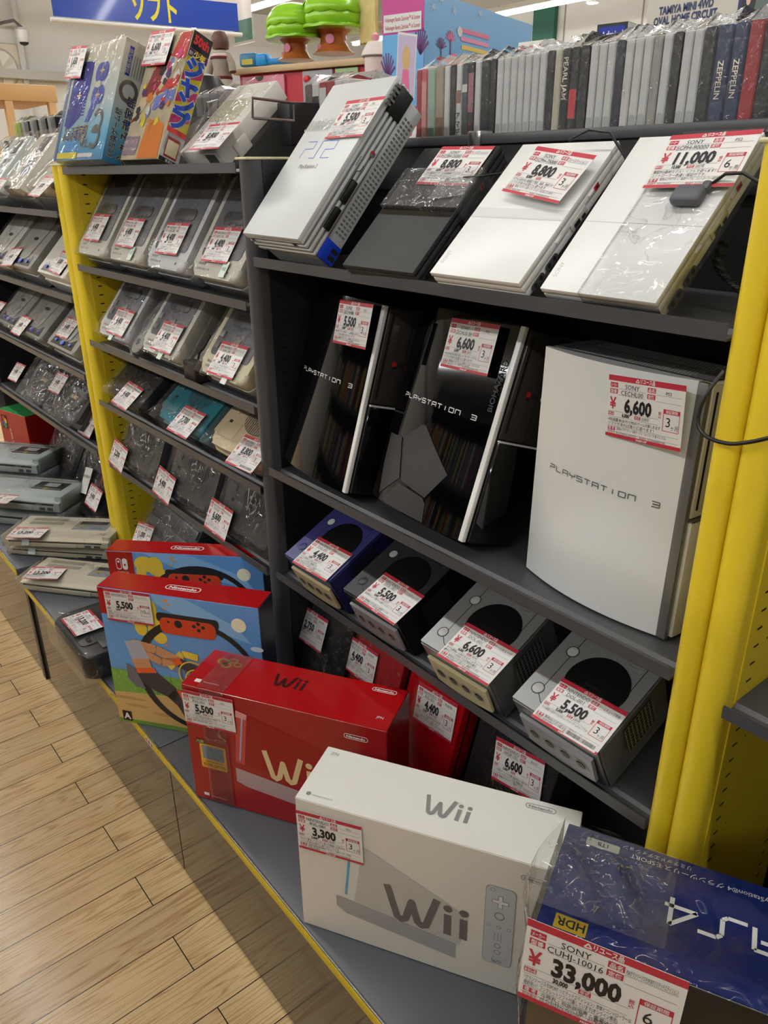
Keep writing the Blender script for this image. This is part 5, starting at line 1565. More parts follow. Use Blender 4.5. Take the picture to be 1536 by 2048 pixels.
    m.add(flat([(-0.122, 0.172), (-0.080, 0.180), (-0.074, 0.150), (-0.112, 0.142)], z), sk, F)
    m.add(flat([(-0.116, 0.150), (-0.070, 0.158), (-0.066, 0.146), (-0.112, 0.138)], z + 0.0002), orr, F)
    m.add(flat([(-0.114, 0.140), (-0.066, 0.148), (-0.020, 0.110), (-0.030, 0.082), (-0.078, 0.100), (-0.108, 0.118)], z), lg_, F)
    m.add(line([(-0.038, 0.100), (-0.014, 0.078), (0.002, 0.046)], 0.030, z), lg_, F)
    m.add(line([(0.0, 0.052), (0.014, 0.022)], 0.014, z - 0.0001), sk, F)
    m.add(flat([(0.006, 0.026), (0.018, 0.028), (0.030, 0.014), (0.008, 0.012)], z + 0.0002), GREYINK, F)
    m.add(flat([(-0.136, 0.160), (-0.118, 0.150), (-0.098, 0.100), (-0.120, 0.102), (-0.138, 0.122)], z + 0.0001), mat('print cape grey', (110, 108, 116), 0.4), F)
    m.add(flat([(-0.025, 0.112), (0.0, 0.106), (0.012, 0.086), (-0.010, 0.080)], z + 0.0003), orr, F)
    for i in range(3): m.add(ring(ell(0.02 + i * 0.008, 0.155 - i * 0.012, 0.034 - 0.006 * i, n=24), ell(0.02 + i * 0.008, 0.155 - i * 0.012, 0.031 - 0.006 * i, n=24), z + 0.0003), sun, F)
    m.add(line([(-0.035, 0.165), (0.0, 0.205), (0.035, 0.200)], 0.016, z - 0.0002), sun, F)
    m.obj('athlete_picture', c)
    m = MB().add(rect(-x + 0.012, -x + 0.034, 0.006, 0.032, 0.0018), INK, F).add(text('A', 0.016, cx=-x + 0.023, y=0.011, bold=0.03, z=0.002), PW, F)
    m.obj('rating_mark', c)
    return c


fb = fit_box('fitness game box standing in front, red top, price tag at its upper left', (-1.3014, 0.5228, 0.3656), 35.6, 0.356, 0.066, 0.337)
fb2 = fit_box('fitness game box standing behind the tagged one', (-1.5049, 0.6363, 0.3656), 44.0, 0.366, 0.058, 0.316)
price_tag(fb, [(204, 1176), (303.5, 1187), (309.5, 1254), (211.5, 1238)], dict(maker='NINTENDO', model='', name='リングフィット アドベンチャー', price='5,500', base='5,000', months='10', l1='冒険しながらフィットネス', l2='身体を動かして楽しく遊べるアドベンチャーゲーム', rem='元箱有 取扱説明書 付属 キズ ヨゴレ'), plane=T((0, -0.006, 0)) @ FRONT)

# black console in a bag lying on the bench edge
kb = thing('game_console', 'black rounded console in clear film lying across the bench edge, tag turned sideways', 'game console', (-1.742, 0.416, 0.3652), 0, 0)
m = MB().add(prism(rrect(-0.125, 0.120, 0.0, 0.235, 0.028, 6), 0.0, 0.066, 0.008, 3), mat('bench console black', (32, 33, 35), 0.28))
m.obj('body', kb)
sub(kb, 'lid_plate', prism(rrect(-0.112, 0.065, 0.012, 0.222, 0.012), 0.065, 0.069, 0.0015), mat('bench console lid', (44, 46, 49), 0.3))
sub(kb, 'cartridge_door', box(0.030, 0.100, 0.05, 0.12, 0.066, 0.0705, 0.0012), mat('bench console door', (70, 70, 74), 0.3))
sub(kb, 'switch', prism(ell(0.045, 0.035, 0.012, 0.006, 14), 0.068, 0.073, 0.001), BLACK)
sub(kb, 'disc_button', prism(ell(0.055, 0.19, 0.016, n=20), 0.066, 0.071, 0.001), mat('dull crimson', (150, 56, 66), 0.4))
wrap(kb, -0.135, 0.130, -0.012, 0.240, 0.0, 0.075, film('console bag film'), 0.004, 61)
price_tag(kb, [(179.5, 1215.4), (212, 1251), (151.3, 1276), (119.7, 1239.3)], dict(maker='NEC', model='PI-TG7', name='PCエンジン', price='13,200', base='12,000', months='6', year='1991年', l1='本体のみの販売です', l2='ソフトがあれば直ぐに遊べます'), z=0.077)

# blue box at the right end
pb = carton('console_box', 'deep blue console box in glossy crumpled film at the lower right corner', (-0.152, 0.522, 0.3656), 25.2, 0.37, 0.141, 0.4345, mat('carton black front', (20, 20, 22), 0.25, coat=0.3), mat('carton royal blue', (20, 36, 96), 0.22, coat=0.4), mat('carton royal blue'), 'printed console boxes on the bench')
TP = T((0, -0.006, 0.4354)) @ rz(180) @ Matrix.Scale(0.92, 4)
sil = mat('print silver white', (222, 222, 220), 0.3)
m = MB()
for pts in ([(-0.02, 0.004), (-0.02, 0.032), (-0.0505, 0.032), (-0.0505, 0.020), (-0.026, 0.020)], [(0.034, 0.0335), (0.016, 0.0335), (0.011, 0.0285), (0.011, 0.0085), (0.006, 0.0045), (-0.013, 0.0045)], [(0.062, 0.002), (0.062, 0.038), (0.036, 0.013), (0.069, 0.013)]):
    m.add(line([(p[0] + 0.012, p[1] - 0.104) for p in pts], 0.0048, 0.0004), sil, TP)
m.add(text('PlayStation®4 グランツーリスモSPORT', 0.0062, x=-0.03, y=-0.0215 - 0.122, z=0.0004, w=0.155), sil, TP)
m.add(text('リミテッドエディション', 0.005, x=0.06, y=-0.033 - 0.12, z=0.0004, w=0.075), sil, TP)
m.obj('top_lettering', pb)
m = MB().add(flat(rrect(0.138, 0.176, -0.148, -0.136, 0.002), 0.0004), mat('print pale plate', (206, 208, 200), 0.3), TP)
m.add(text('1TB', 0.006, cx=0.157, y=-0.145, z=0.0006, bold=0.02), INK, TP)
m.obj('capacity_plate', pb)
m = MB().add(rect(0.150, 0.184, -0.030, -0.012, 0.0004), mat('print gold plate', (214, 182, 56), 0.25, metal=0.5), TP)
m.add(text('HDR', 0.0105, cx=0.167, y=-0.0265, bold=0.02, z=0.0006), INK, TP)
m.obj('gold_plate', pb)
sub(pb, 'kraft_panel', rect(-0.1845, -0.10, 0.001, 0.33, 0), mat('kraft board', (124, 106, 82), 0.6, var=0.1, vs=40), T((0, -0.0004, 0)) @ FRONT)
wf = film('heavy gloss film', scale=15, strength=1.0, milky=0.0, base=0.06, dist=0.016)
wrap(pb, -0.190, 0.189, -0.004, 0.145, 0.02, 0.439, wf, 0.008, 71, n=18)
fb3 = MB()
fb3.add(grid(16, 14, lambda u, v: (-0.198 + 0.13 * u, 0.02 + 0.115 * v, 0.442 + 0.014 * (math.sin(math.pi * u) * math.sin(math.pi * v)) * (0.7 + 0.5 * math.sin(17 * u + 9 * v)))), FILMX)
fb3.add(grid(10, 8, lambda u, v: (-0.190 - 0.022 * math.sin(math.pi * u) * (0.6 + 0.4 * math.sin(9 * v)), 0.0 + 0.138 * u, 0.26 + 0.18 * v)), FILMX)
fb3.obj('bunched_film', pb)
price_tag(pb, [(1066, 1851), (1367, 2002), (1338, 2085), (1037, 1980)], dict(maker='SONY', model='CUHJ-10016', name='PS4(グランツーリスモSPORTリミテッドエディション)', price='33,000', base='30,000', months='6', year='', l1='「グランツーリスモSPORT リミテッドエディション」本体とコントローラーは', l2='格好良い！フックレットソフト付属しています(オンライン専用)', rem='元箱有・取扱説明書・電源(ACアダプター)', rem2='コントローラー 1個・外観傷有', serial='03-27452474-5837087'), plane=T((0, -0.016, 0.42)) @ FRONT @ rx(-4), scale=1.38)

# red and white console box at the far left
cb_ = carton('console_box', 'red, white and green console box at the left edge behind the stacked consoles', (-3.188, 0.722, 0.3866), 13, 0.20, 0.12, 0.235, mat('carton bright red', (170, 28, 28), 0.35), mat('carton green', (46, 140, 76), 0.35), mat('carton bright red'))
m = MB()
F = T((0, -0.0007, 0)) @ FRONT
m.add(rect(-0.085, -0.045, 0.160, 0.215, 0.0002), INK, F)
for x, y, rgb in ((-0.068, 0.200, (214, 60, 50)), (-0.056, 0.192, (226, 190, 50)), (-0.074, 0.180, (52, 80, 170)), (-0.062, 0.172, (60, 150, 80))): m.add(flat(ell(x, y, 0.0085, 0.011, 14), 0.0004), mat('emblem %d' % rgb[0], rgb, 0.4), F)
m.add(text('SUPER Famicom', 0.012, x=0, y=0, z=0.0004), PW, F @ T((-0.035, 0.165, 0)) @ rz(-90))
m.obj('front_print', cb_)
m = MB().add(rect(-0.118, -0.002, 0.002, 0.233), OFFF, T((-0.1007, 0, 0)) @ LEFT)
m.obj('white_side', cb_)
# ---------------------------------------------------------------- boxes on top of the middle bay
def leaning_box(name, label, loc, a, b, w, l, t, front, side):
    c = thing(name, label, 'box', loc, a, b)
    sub(c, 'carton', box(-w / 2, w / 2, 0, l, 0, t, 0.001, 1), front)
    sub(c, 'side_panel', box(w / 2 - 0.001, w / 2 + 0.0006, 0.001, l - 0.001, 0.001, t - 0.001), side)
    return c


def grad(name, stops, axis):
    """printed colour blend across a carton face"""
    if name in MATS: return MATS[name]
    m = mat(name, (200, 200, 200), 0.22, coat=0.3)
    nt = m.node_tree
    tc = nt.nodes.new('ShaderNodeTexCoord')
    sp = nt.nodes.new('ShaderNodeSeparateXYZ')
    nt.links.new(tc.outputs['Object'], sp.inputs[0])
    mr = nt.nodes.new('ShaderNodeMapRange')
    mr.inputs['From Max'].default_value = 0.26
    nt.links.new(sp.outputs[axis], mr.inputs['Value'])
    rp = nt.nodes.new('ShaderNodeValToRGB')
    for i, (p, rgb) in enumerate(stops):
        e = rp.color_ramp.elements[i] if i < 2 else rp.color_ramp.elements.new(p)
        e.position = p
        e.color = tuple(lin(v) for v in rgb) + (1,)
    nt.links.new(mr.outputs[0], rp.inputs[0])
    nt.links.new(rp.outputs[0], m.node_tree.nodes['Principled BSDF'].inputs['Base Color'])
    return m


bw, bl, bt = 0.295, 0.259, 0.058
BLUEB = grad('printed cream to blue', ((0.0, (50, 140, 200)), (0.95, (236, 228, 204)), (0.25, (120, 200, 232)), (0.5, (204, 224, 224))), 'Y')
blue = leaning_box('game_box', 'glossy cream and blue game box leaning on the top shelf beside the yellow post', (-1.9896, 0.7546, 1.4785), 68.5, 1.4, bw, bl, bt, BLUEB, BLUEB)
F = T((0, 0, bt + 0.0006))
m = MB()
db = mat('print deep blue', (30, 52, 160), 0.25)
db2 = mat('print mid blue', (52, 80, 190), 0.25)
m.add(flat([(-0.118, 0.082), (-0.085, 0.072), (-0.030, 0.098), (-0.002, 0.160), (-0.002, 0.222), (-0.070, 0.226), (-0.112, 0.190)], 0.0), db, F)
m.add(flat([(-0.105, 0.160), (-0.004, 0.160), (-0.004, 0.170), (-0.105, 0.170)], 0.0003), db2, F)
for i in range(8): m.add(rect(-0.040, -0.006, 0.150 - i * 0.007, 0.153 - i * 0.007, 0.0003), db2, F)
m.obj('console_picture', blue)
m = MB()
for y0 in (0.192, 0.142):
    m.add(flat(rrect(0.020, 0.088, y0 - 0.020, y0 + 0.022, 0.018), 0.0002 if y0 > 0.15 else 0.0004), db2, F)
m.add(flat([(0.008, 0.085), (0.030, 0.085), (0.060, 0.125), (0.030, 0.135)], 0.0003), db2, F)
gd2 = mat('print star gold', (240, 206, 150), 0.25)
for sx, sy in ((-0.055, 0.148), (0.055, 0.196), (0.055, 0.143)):
    m.add(flat([(sx + (0.016 if k % 2 == 0 else 0.004) * math.cos(R(90 + 45 * k)), sy + (0.014 if k % 2 == 0 else 0.004) * math.sin(R(90 + 45 * k))) for k in range(8)], 0.0008), gd2, F)
m.add(flat(ell(0.046, 0.167, 0.016, 0.008, 16), 0.0007), mat('print pale oval', (226, 222, 206), 0.3), F)
m.obj('controller_picture', blue)
m = MB()
yl = mat('print yellow', (238, 218, 50), 0.3)
m.add(text('ふぁみ魂家郎', 0.028, w=0.150, cx=-0.040, y=0.047, bold=0.055, shear=0.0, z=0.0006), yl, F)
m.add(text('ふぁみ魂家郎', 0.028, w=0.146, cx=-0.040, y=0.047, bold=0.015, z=0.0009), db, F)
m.add(text('VOL.', 0.018, x=0.005, y=0.028, z=0.0009, bold=0.02), GREYINK, F)
for yy, zz in ((0.085, 0.0010), (0.050, 0.0011)):
    m.add(ring(ell(0.085, yy, 0.028, 0.027, 26, -140, 150), ell(0.085, yy, 0.018, 0.017, 26, -140, 150), zz)[0:1] + ([f for f in ring(ell(0.085, yy, 0.028, 0.027, 26, -140, 150), ell(0.085, yy, 0.018, 0.017, 26, -140, 150), zz)[1][:-1]],), mat('print steel', (126, 124, 118), 0.25, metal=0.5), F)
m.add(rect(-0.125, 0.0, 0.004, 0.018, 0.0006), yl, F)
m.add(rect(0.006, 0.095, 0.006, 0.015, 0.0006), WHITE, F)
m.add(rect(-0.085, -0.005, 0.021, 0.044, 0.0003), mat('print sky blue', (70, 150, 214), 0.3), F)
m.add(rect(-0.146, -0.130, 0.002, 0.257, 0.0003), mat('print edge blue', (46, 90, 150), 0.3), F)
m.obj('front_lettering', blue)
m = MB()
P = T((bw / 2 + 0.0010, 0, 0)) @ SIDEUP      # u -> -z, v -> y
m.add(text('ふぁみ魂家郎', 0.020, w=0.145, x=0, y=0, bold=0.05, z=0.0), yl, P @ T((-0.006, 0.004, 0)) @ rz(90))
m.add(text('ふぁみ魂家郎', 0.020, w=0.142, x=0, y=0, bold=0.012, z=0.0003), db, P @ T((-0.006, 0.005, 0)) @ rz(90))
m.add(text('FC互換ゲーム機', 0.012, w=0.105, x=0, y=0, bold=0.05, z=0.0), WHITE, P @ T((-0.036, 0.012, 0)) @ rz(90))
m.add(text('FC互換ゲーム機', 0.012, w=0.103, x=0, y=0, bold=0.01, z=0.0003), INK, P @ T((-0.036, 0.013, 0)) @ rz(90))
m.add(ring(ell(-0.030, 0.155, 0.022, 0.024, 20), ell(-0.030, 0.155, 0.014, 0.015, 20), 0.0), mat('print steel'), P)
m.add(rect(-0.046, -0.036, 0.185, 0.245, 0.0), db, P)
m.add(text('同梱品内容', 0.007, w=0.050, x=0, y=0, z=0.0003), WHITE, P @ T((-0.038, 0.19, 0)) @ rz(90))
for k in range(5): m.add(rect(-0.032 + k * 0.006, -0.0305 + k * 0.006, 0.185, 0.230, 0.0), mat('print text grey', (120, 120, 130), 0.4), P)
m.obj('side_lettering', blue)
wrap(blue, -bw / 2 - 0.002, bw / 2 + 0.002, -0.001, bl + 0.002, 0, bt + 0.004, film('taut shrink film', scale=24, strength=0.6, milky=0.0, base=0.05, dist=0.006), 0.0015, 81)
price_tag(blue, [(144.7, 94.2), (176.1, 89.6), (158.4, 156.9), (127.6, 155.7)], dict(maker='その他', model='ふぁみ魂家郎', name='互換機', price='1,650', base='1,500', months='', year='', l1='FC互換機の本体です', l2='動作確認済'), z=bt + 0.006)

jw, jl, jt = 0.165, 0.264, 0.046
JF = mat('comic carton front', (206, 190, 160), 0.22, coat=0.4, var=0.5, vs=26)
jump = leaning_box('game_box', 'comic style game box with blue katakana spine on yellow and pink, top shelf', (-1.7247, 0.780, 1.4775), 64.3, 4.3, jw, jl, jt, JF, mat('comic spine yellow', (240, 218, 46), 0.25, coat=0.3))
F = T((0, 0, jt + 0.0006))
m = MB()
cr = mat('print console cream', (214, 200, 160), 0.3)
mr_ = mat('print console maroon', (140, 34, 40), 0.3)
m.add(flat([(-0.080, 0.080), (-0.030, 0.100), (0.050, 0.205), (0.010, 0.225), (-0.040, 0.190)], 0.0002), mr_, F)
m.add(flat([(-0.075, 0.090), (-0.040, 0.105), (-0.020, 0.135), (-0.060, 0.135)], 0.0005), cr, F)
m.add(flat([(0.010, 0.185), (0.045, 0.178), (0.055, 0.208), (0.018, 0.218)], 0.0005), cr, F)
m.add(flat([(-0.055, 0.085), (-0.045, 0.075), (0.055, 0.195), (0.045, 0.205)], 0.0006), cr, F)
m.obj('console_picture', jump)
m = MB()
orr2 = mat('print comic orange', (228, 130, 40), 0.3)
m.add(flat([(-0.010, 0.002), (0.078, 0.002), (0.070, 0.070), (0.030, 0.088), (-0.006, 0.072)], 0.0003), orr2, F)
m.add(flat([(-0.082, 0.010), (-0.022, 0.010), (-0.018, 0.050), (-0.082, 0.052)], 0.0004), mat('print plum grey', (150, 130, 140), 0.3), F)
m.add(text('FAMILY COMPUTER', 0.010, w=0.058, x=-0.080, y=0.034, bold=0.01, z=0.0008), mat('print pale pink', (230, 196, 200), 0.3), F)
m.add(text('ファミリーコンピュータ', 0.006, w=0.056, x=-0.079, y=0.020, z=0.0008), WHITE, F)
m.add(flat([(0.000, 0.105), (0.078, 0.120), (0.078, 0.145), (0.000, 0.132)], 0.0005), mat('print violet blue', (110, 130, 210), 0.3), F)
m.add(flat([(0.010, 0.140), (0.078, 0.150), (0.078, 0.170), (0.020, 0.165)], 0.0005), mat('print comic red', (206, 52, 50), 0.3), F)
m.add(flat([(0.020, 0.215), (0.080, 0.205), (0.080, 0.260), (0.040, 0.262)], 0.0005), mat('print comic red'), F)
m.add(flat([(-0.080, 0.225), (0.010, 0.235), (0.005, 0.262), (-0.080, 0.262)], 0.0004), mat('print pale mint', (190, 206, 190), 0.3), F)
m.obj('front_picture', jump)
rr = random.Random(9)
m = MB()
for k in range(34):
    u, v = rr.uniform(-0.06, 0.076), rr.uniform(0.075, 0.255)
    s = rr.uniform(0.006, 0.014)
    m.add(flat([(u + s * rr.uniform(0.7, 1.3) * math.cos(R(a_)), v + s * rr.uniform(0.7, 1.3) * math.sin(R(a_))) for a_ in (0, 75, 140, 215, 290)], 0.0009 + k * 1e-5), (mat('print comic red'), yl, mat('print violet blue'), orr2, INK, WHITE, mat('print purple', (80, 40, 110), 0.3), mat('print hot pink', (222, 66, 134), 0.3))[k % 8], F)
m.obj('picture_scraps', jump)['kind'] = 'stuff'
P = T((jw / 2 + 0.0010, 0, 0)) @ SIDEUP
m = MB()
pk = mat('print hot pink', (222, 66, 134), 0.3)
for y0 in (0.075, 0.120, 0.165): m.add(flat([(-0.045, y0), (-0.002, y0 + 0.018), (-0.002, y0 + 0.036), (-0.045, y0 + 0.018)], 0.0), pk, P)
m.obj('spine_stripe', jump)
m = MB()
nb = mat('print spine blue', (30, 70, 170), 0.3)
for ch, yy in (('ジ', 0.178), ('ャ', 0.143), ('ン', 0.108), ('プ', 0.073)):
    m.add(text(ch, 0.033, w=0.044, cx=-0.0232, y=yy, bold=0.085, z=0.0002), WHITE, P)
    m.add(text(ch, 0.032, w=0.042, cx=-0.0232, y=yy + 0.0005, bold=0.055, z=0.0005), nb, P)
m.add(rect(-0.0455, -0.0005, 0.214, 0.228, 0.0001), mat('print purple', (80, 40, 110), 0.3), P)
m.add(text('少年', 0.011, w=0.028, cx=-0.020, y=0.2155, bold=0.03, z=0.0004), yl, P)
m.add(text('週刊', 0.006, w=0.008, cx=-0.040, y=0.217, z=0.0004), WHITE, P)
m.add(rect(-0.0455, -0.0005, 0.229, 0.2635, 0.0001), INK, P)
m.add(text('50th', 0.017, w=0.036, cx=-0.023, y=0.240, bold=0.05, z=0.0004), mat('print comic red'), P)
m.add(rect(-0.0455, -0.0005, 0.0005, 0.060, 0.0001), mat('print light grey', (190, 188, 184), 0.3), P)
m.add(rect(-0.0455, -0.0005, 0.060, 0.071, 0.0002), mat('print comic red'), P)
m.add(rect(-0.038, -0.008, 0.012, 0.052, 0.0004), mr_, P)
m.add(rect(-0.036, -0.010, 0.016, 0.046, 0.0006), cr, P)
m.add(rect(-0.0455, -0.0005, 0.0005, 0.009, 0.0005), INK, P)
m.add(text('集英社', 0.005, w=0.018, cx=-0.022, y=0.002, z=0.0008), WHITE, P)
m.obj('spine_lettering', jump)
wrap(jump, -jw / 2 - 0.002, jw / 2 + 0.001, 0, jl + 0.001, 0.002, jt + 0.003, film('taut shrink film'), 0.001, 82)
price_tag(jump, [(302, 70.3), (343, 64.6), (330.4, 121.5), (288.3, 126)], dict(maker='NINTENDO', model='CLV-S', name='ジャンプ版', price='6,600', base='6,000', year='2018年', l1='クラシックミニ ジャンプバージョン', l2=''), z=jt + 0.005)

fm = thing('cartridge_console', 'white console with a slanted film wrap inside the wire holder on the top shelf', 'game console', (-1.568, 0.822, 1.4785), 39.7, 4.3)
sub(fm, 'body', box(-0.070, 0.070, 0, 0.205, 0.0, 0.040, 0.003), mat('old white shell', (226, 222, 212), 0.4))
sub(fm, 'base_shell', box(-0.066, 0.066, 0.002, 0.203, -0.014, 0.0, 0.003), mat('old grey base', (96, 92, 90), 0.45))
sub(fm, 'side_clip', box(0.066, 0.073, 0.035, 0.075, -0.008, 0.022, 0.003), mat('old white shell'))
sub(fm, 'front_slot', rect(0.02, 0.056, 0.006, 0.032), mat('slot olive', (74, 76, 62), 0.4), T((0, -0.0004, 0)) @ FRONT)
sub(fm, 'picture_label', prism(rrect(-0.06, 0.04, 0.09, 0.155, 0.006), 0.040, 0.0408), mat('faded sleeve picture', (190, 190, 160), 0.35, var=0.4, vs=45))
fw = MB()
fw.add(grid(14, 10, lambda u, v: (-0.085 + 0.165 * u - 0.02 * (1 - v), -0.004 + 0.215 * v, 0.046 + 0.012 * math.sin(3.1 * u) * math.sin(3.1 * v) + 0.004 * math.sin(13 * u + 7 * v))), film('crumpled bag film'))
fw.add(grid(8, 6, lambda u, v: (-0.105 + 0.07 * u, -0.006 + 0.07 * v, 0.046 * u + 0.004 * math.sin(9 * u + 5 * v))), film('crumpled bag film'))
fw.obj('plastic_wrap', fm)
price_tag(fm, [(418.3, 252.9), (469, 247.7), (438.7, 293.3), (387, 296.5)], dict(maker='NINTENDO', model='HVC-101', name='ファミコン', price='8,800', base='8,000', year='', l1='ファミコンの本体です', l2=''), z=0.052)
hd = thing('wire_holder', 'chrome wire loops holding the white console on the top shelf', 'wire holder', (-1.56, 0.97, 1.55))
off = Vector((-1.56, 0.97, 1.55))
pa, pb_, pc_, pd = at(505, 196, y=0.845) - off, at(588, 206, y=0.94) - off, at(588, 242, y=0.94) - off, at(505, 236, y=0.845) - off
sub(hd, 'wire_loop', tube([pd, pa, pb_, pc_, pd], 0.0028, 8), CHROME)
pa, pb_, pc_, pd = at(414, 206, y=0.95) - off, at(436, 200, y=0.995) - off, at(434, 236, y=0.995) - off, at(412, 236, y=0.95) - off
sub(hd, 'wire_loop', tube([pd, pa, pb_, pc_, pd], 0.0028, 8), CHROME)

# ---------------------------------------------------------------- disc cases along the top rail
CLR = mat('clear case plastic', (226, 227, 223), 0.25, var=0.04, vs=30)
CLRD = mat('clear case inner', (196, 198, 195), 0.3)
def disc_case(label, x, col, group=None, w=0.0135, y0=1.022, z0=1.4402, h=0.19, art=(), lean=0.0, two=None, writing=None):
    c = thing('disc_case', label, 'disc case', (x, y0, z0), 0, 0, group)
    if lean: c.rotation_euler = (0, R(lean), 0)
    sub(c, 'case', box(-w / 2 + 0.0004, w / 2 - 0.0004, 0, 0.132, 0, h, 0.0015, 1), col)
    F_ = T((0, -0.0004, 0)) @ FRONT
    if art or writing or two:
        m_ = MB()
        for v0, v1, mm in art: m_.add(rect(-w / 2 + 0.001, w / 2 - 0.001, v0 * h, v1 * h), mm, F_)
        if two: m_.add(flat(rrect(-w / 2 + 0.002, w / 2 - 0.002, 0.004, h * 0.52, 0.004), 0.0001), two, F_)
        if writing:
            s_, mm, v, hh = writing
            if ord(s_[0]) > 3000:
                for i, ch in enumerate(s_): m_.add(text(ch, hh, cx=0, y=v * h - i * hh * 1.5, z=0.0003, bold=0.02), mm, F_)
            else: m_.add(text(s_, hh, x=0, y=0, z=0.0003, bold=0.015), mm, F_ @ T((-hh * 0.5, v * h, 0)) @ rz(-90))
        m_.obj('spine_print', c)
    rr_ = random.Random(int(abs(x) * 9999))
    e = [rr_.uniform(0.008, 0.022) for _ in range(3)]
    sl = MB()
    sl.add(grid(2, 4, lambda u, v: (-w / 2 - 0.0005 + (w + 0.001) * u, -0.0015 - 0.001 * math.sin(6 * v), h * v)), SLEEVE if col is not CLR else FILM)
    sl.add(([(-w / 2, -0.001, h), (w / 2, -0.001, h), (w / 2 * 0.4, 0.03, h + e[0]), (-w / 2, 0.03, h + e[1]), (w / 2, 0.07, h + e[2]), (-w / 2, 0.07, h + e[0] * 0.6), (w / 2, 0.13, h + 0.003), (-w / 2, 0.13, h + 0.004)], [(0, 1, 2, 3), (3, 2, 4, 5), (5, 4, 6, 7)]), film('sleeve mouth film', scale=60.0, strength=0.9, milky=0.28, base=0.12, dist=0.006))
    sl.obj('plastic_sleeve', c)
    return c


NAVY = mat('case navy', (40, 54, 92), 0.3)
CBLK = mat('case black', (24, 25, 27), 0.3)
CRED = mat('case red', (170, 40, 46), 0.3)
CGRN = mat('case green tint', (164, 186, 170), 0.3)
CBRN = mat('case amber tint', (178, 160, 136), 0.3)
CREAMC = mat('case cream', (208, 202, 176), 0.3)
CWHT = mat('case white', (224, 222, 216), 0.35)
ORG = mat('print rust orange', (206, 110, 44), 0.4, var=0.3, vs=90)
x = -1.158
GC = 'clear disc cases along the top rail'
GB = 'plain black disc cases along the top rail'
seq = [('red disc case beside the silver console on the top rail', CRED, {}), ('pale red disc case with a white band near the silver console', mat('case coral', (214, 92, 80), 0.3), dict(art=[(0.2, 0.9, mat('case coral light', (226, 150, 140), 0.3))])),
       ('pale green tinted disc case near the left of the top rail', CGRN, dict(w=0.022, two=mat('green inner', (96, 128, 112), 0.3))), ('amber tinted disc case with a brown spine picture', CBRN, dict(w=0.022, art=[(0.1, 0.6, mat('brown picture', (130, 92, 66), 0.4, var=0.4, vs=80))])),
       ('clear', CLR, {}), ('black', CBLK, {}),
       ('white disc case with vertical katakana lettering and a brown face print', CWHT, dict(art=[(0.70, 0.80, mat('print tan', (150, 110, 90), 0.4, var=0.4, vs=120))], writing=('アマデウス', INK, 0.58, 0.0085))),
       ('dark grey disc case with a small white disc mark', mat('case slate', (70, 74, 80), 0.3), dict(art=[(0.78, 0.84, CWHT)])),
       ('dark disc case with red vertical katakana and a pink figure print', mat('case dusk', (58, 46, 50), 0.3), dict(art=[(0.62, 0.92, mat('print rose', (170, 110, 114), 0.4, var=0.5, vs=120))], writing=('トゥームレ', mat('print bright red', (206, 40, 50), 0.4), 0.50, 0.0085))),
       ('clear', CLR, {}), ('black', CBLK, dict(w=0.02)), ('black', CBLK, {})] + [('clear', CLR, {})] * 7 + [
       ('black', CBLK, {}), ('cream disc case right of the run of clear cases', CREAMC, {}),
       ('black disc case with tall pale lettering down its spine', CBLK, dict(w=0.016, writing=('PEARL JAM', mat('print ivory', (222, 214, 190), 0.4), 0.94, 0.0085), art=[(0.03, 0.22, mat('print dim blue', (40, 84, 120), 0.4))])),
       ('black disc case with a red label above red lettering', CBLK, dict(w=0.016, art=[(0.52, 0.72, mat('print bright red'))], writing=('ROBER', mat('print bright red'), 0.36, 0.0085))),
       ('black', CBLK, dict(w=0.018)), ('clear', CLR, {}), ('clear', CLR, {}), ('clear', CLR, {}), ('navy black disc case with a blue edge glow, mid right of the rail', mat('case midnight', (30, 36, 50), 0.3), {}),
       ('white disc case as bright as paper, mid right of the rail', CWHT, {}), ('clear', CLR, {}), ('clear', CLR, {}), ('grey beige disc case between clear ones', mat('case stone', (170, 168, 154), 0.3), {}), ('clear', CLR, {}),
       ('black', CBLK, {}), ('clear', CLR, {}), ('clear', CLR, {}), ('black', CBLK, dict(w=0.018)),
       ('navy disc case with an orange desert foot, left of two alike', NAVY, dict(w=0.022, art=[(0.0, 0.22, ORG)], writing=('ZEPPELIN', mat('print ivory'), 0.80, 0.0075))),
       ('navy disc case with an orange desert foot, right of two alike beside the red one', NAVY, dict(w=0.020, art=[(0.0, 0.22, ORG)], writing=('ZEPPELIN', mat('print ivory'), 0.80, 0.0075))),
       ('red disc case at the right end of the top rail', CRED, dict(w=0.020)), ('black', CBLK, dict(w=0.020)), ('black', CBLK, {})]
for lb, col, kw in seq:
    if 'w' in kw: kw = dict(kw, w=kw['w'] * 0.92)
    w_ = kw.get('w', 0.0135)
    x += w_ / 2
    if lb == 'clear': disc_case('clear disc case in a crinkled sleeve standing on the top rail', x, col, GC, two=CLRD)
    elif lb == 'black': disc_case('plain black disc case in a crinkled sleeve standing on the top rail', x, col, GB, **kw)
    else: disc_case(lb, x, col, None, **kw)
    x += w_ / 2 + 0.0009
# the run behind the silver console
def case_run(pxs, py_top, items, group):
    n = len(items)
    y0 = 1.022
    h_ = at((pxs[0] + pxs[1]) / 2, py_top, y=y0).z - 1.4402
    xa, xb = at(pxs[0], py_top, y=y0).x, at(pxs[1], py_top, y=y0).x
    for i, (nm, col, kw) in enumerate(items):
        disc_case(nm, xa + (xb - xa) * (i + 0.5) / n, col, group, y0=y0, z0=1.4402, h=h_, **dict(kw, w=min(0.03, (xb - xa) / n * 0.94)))


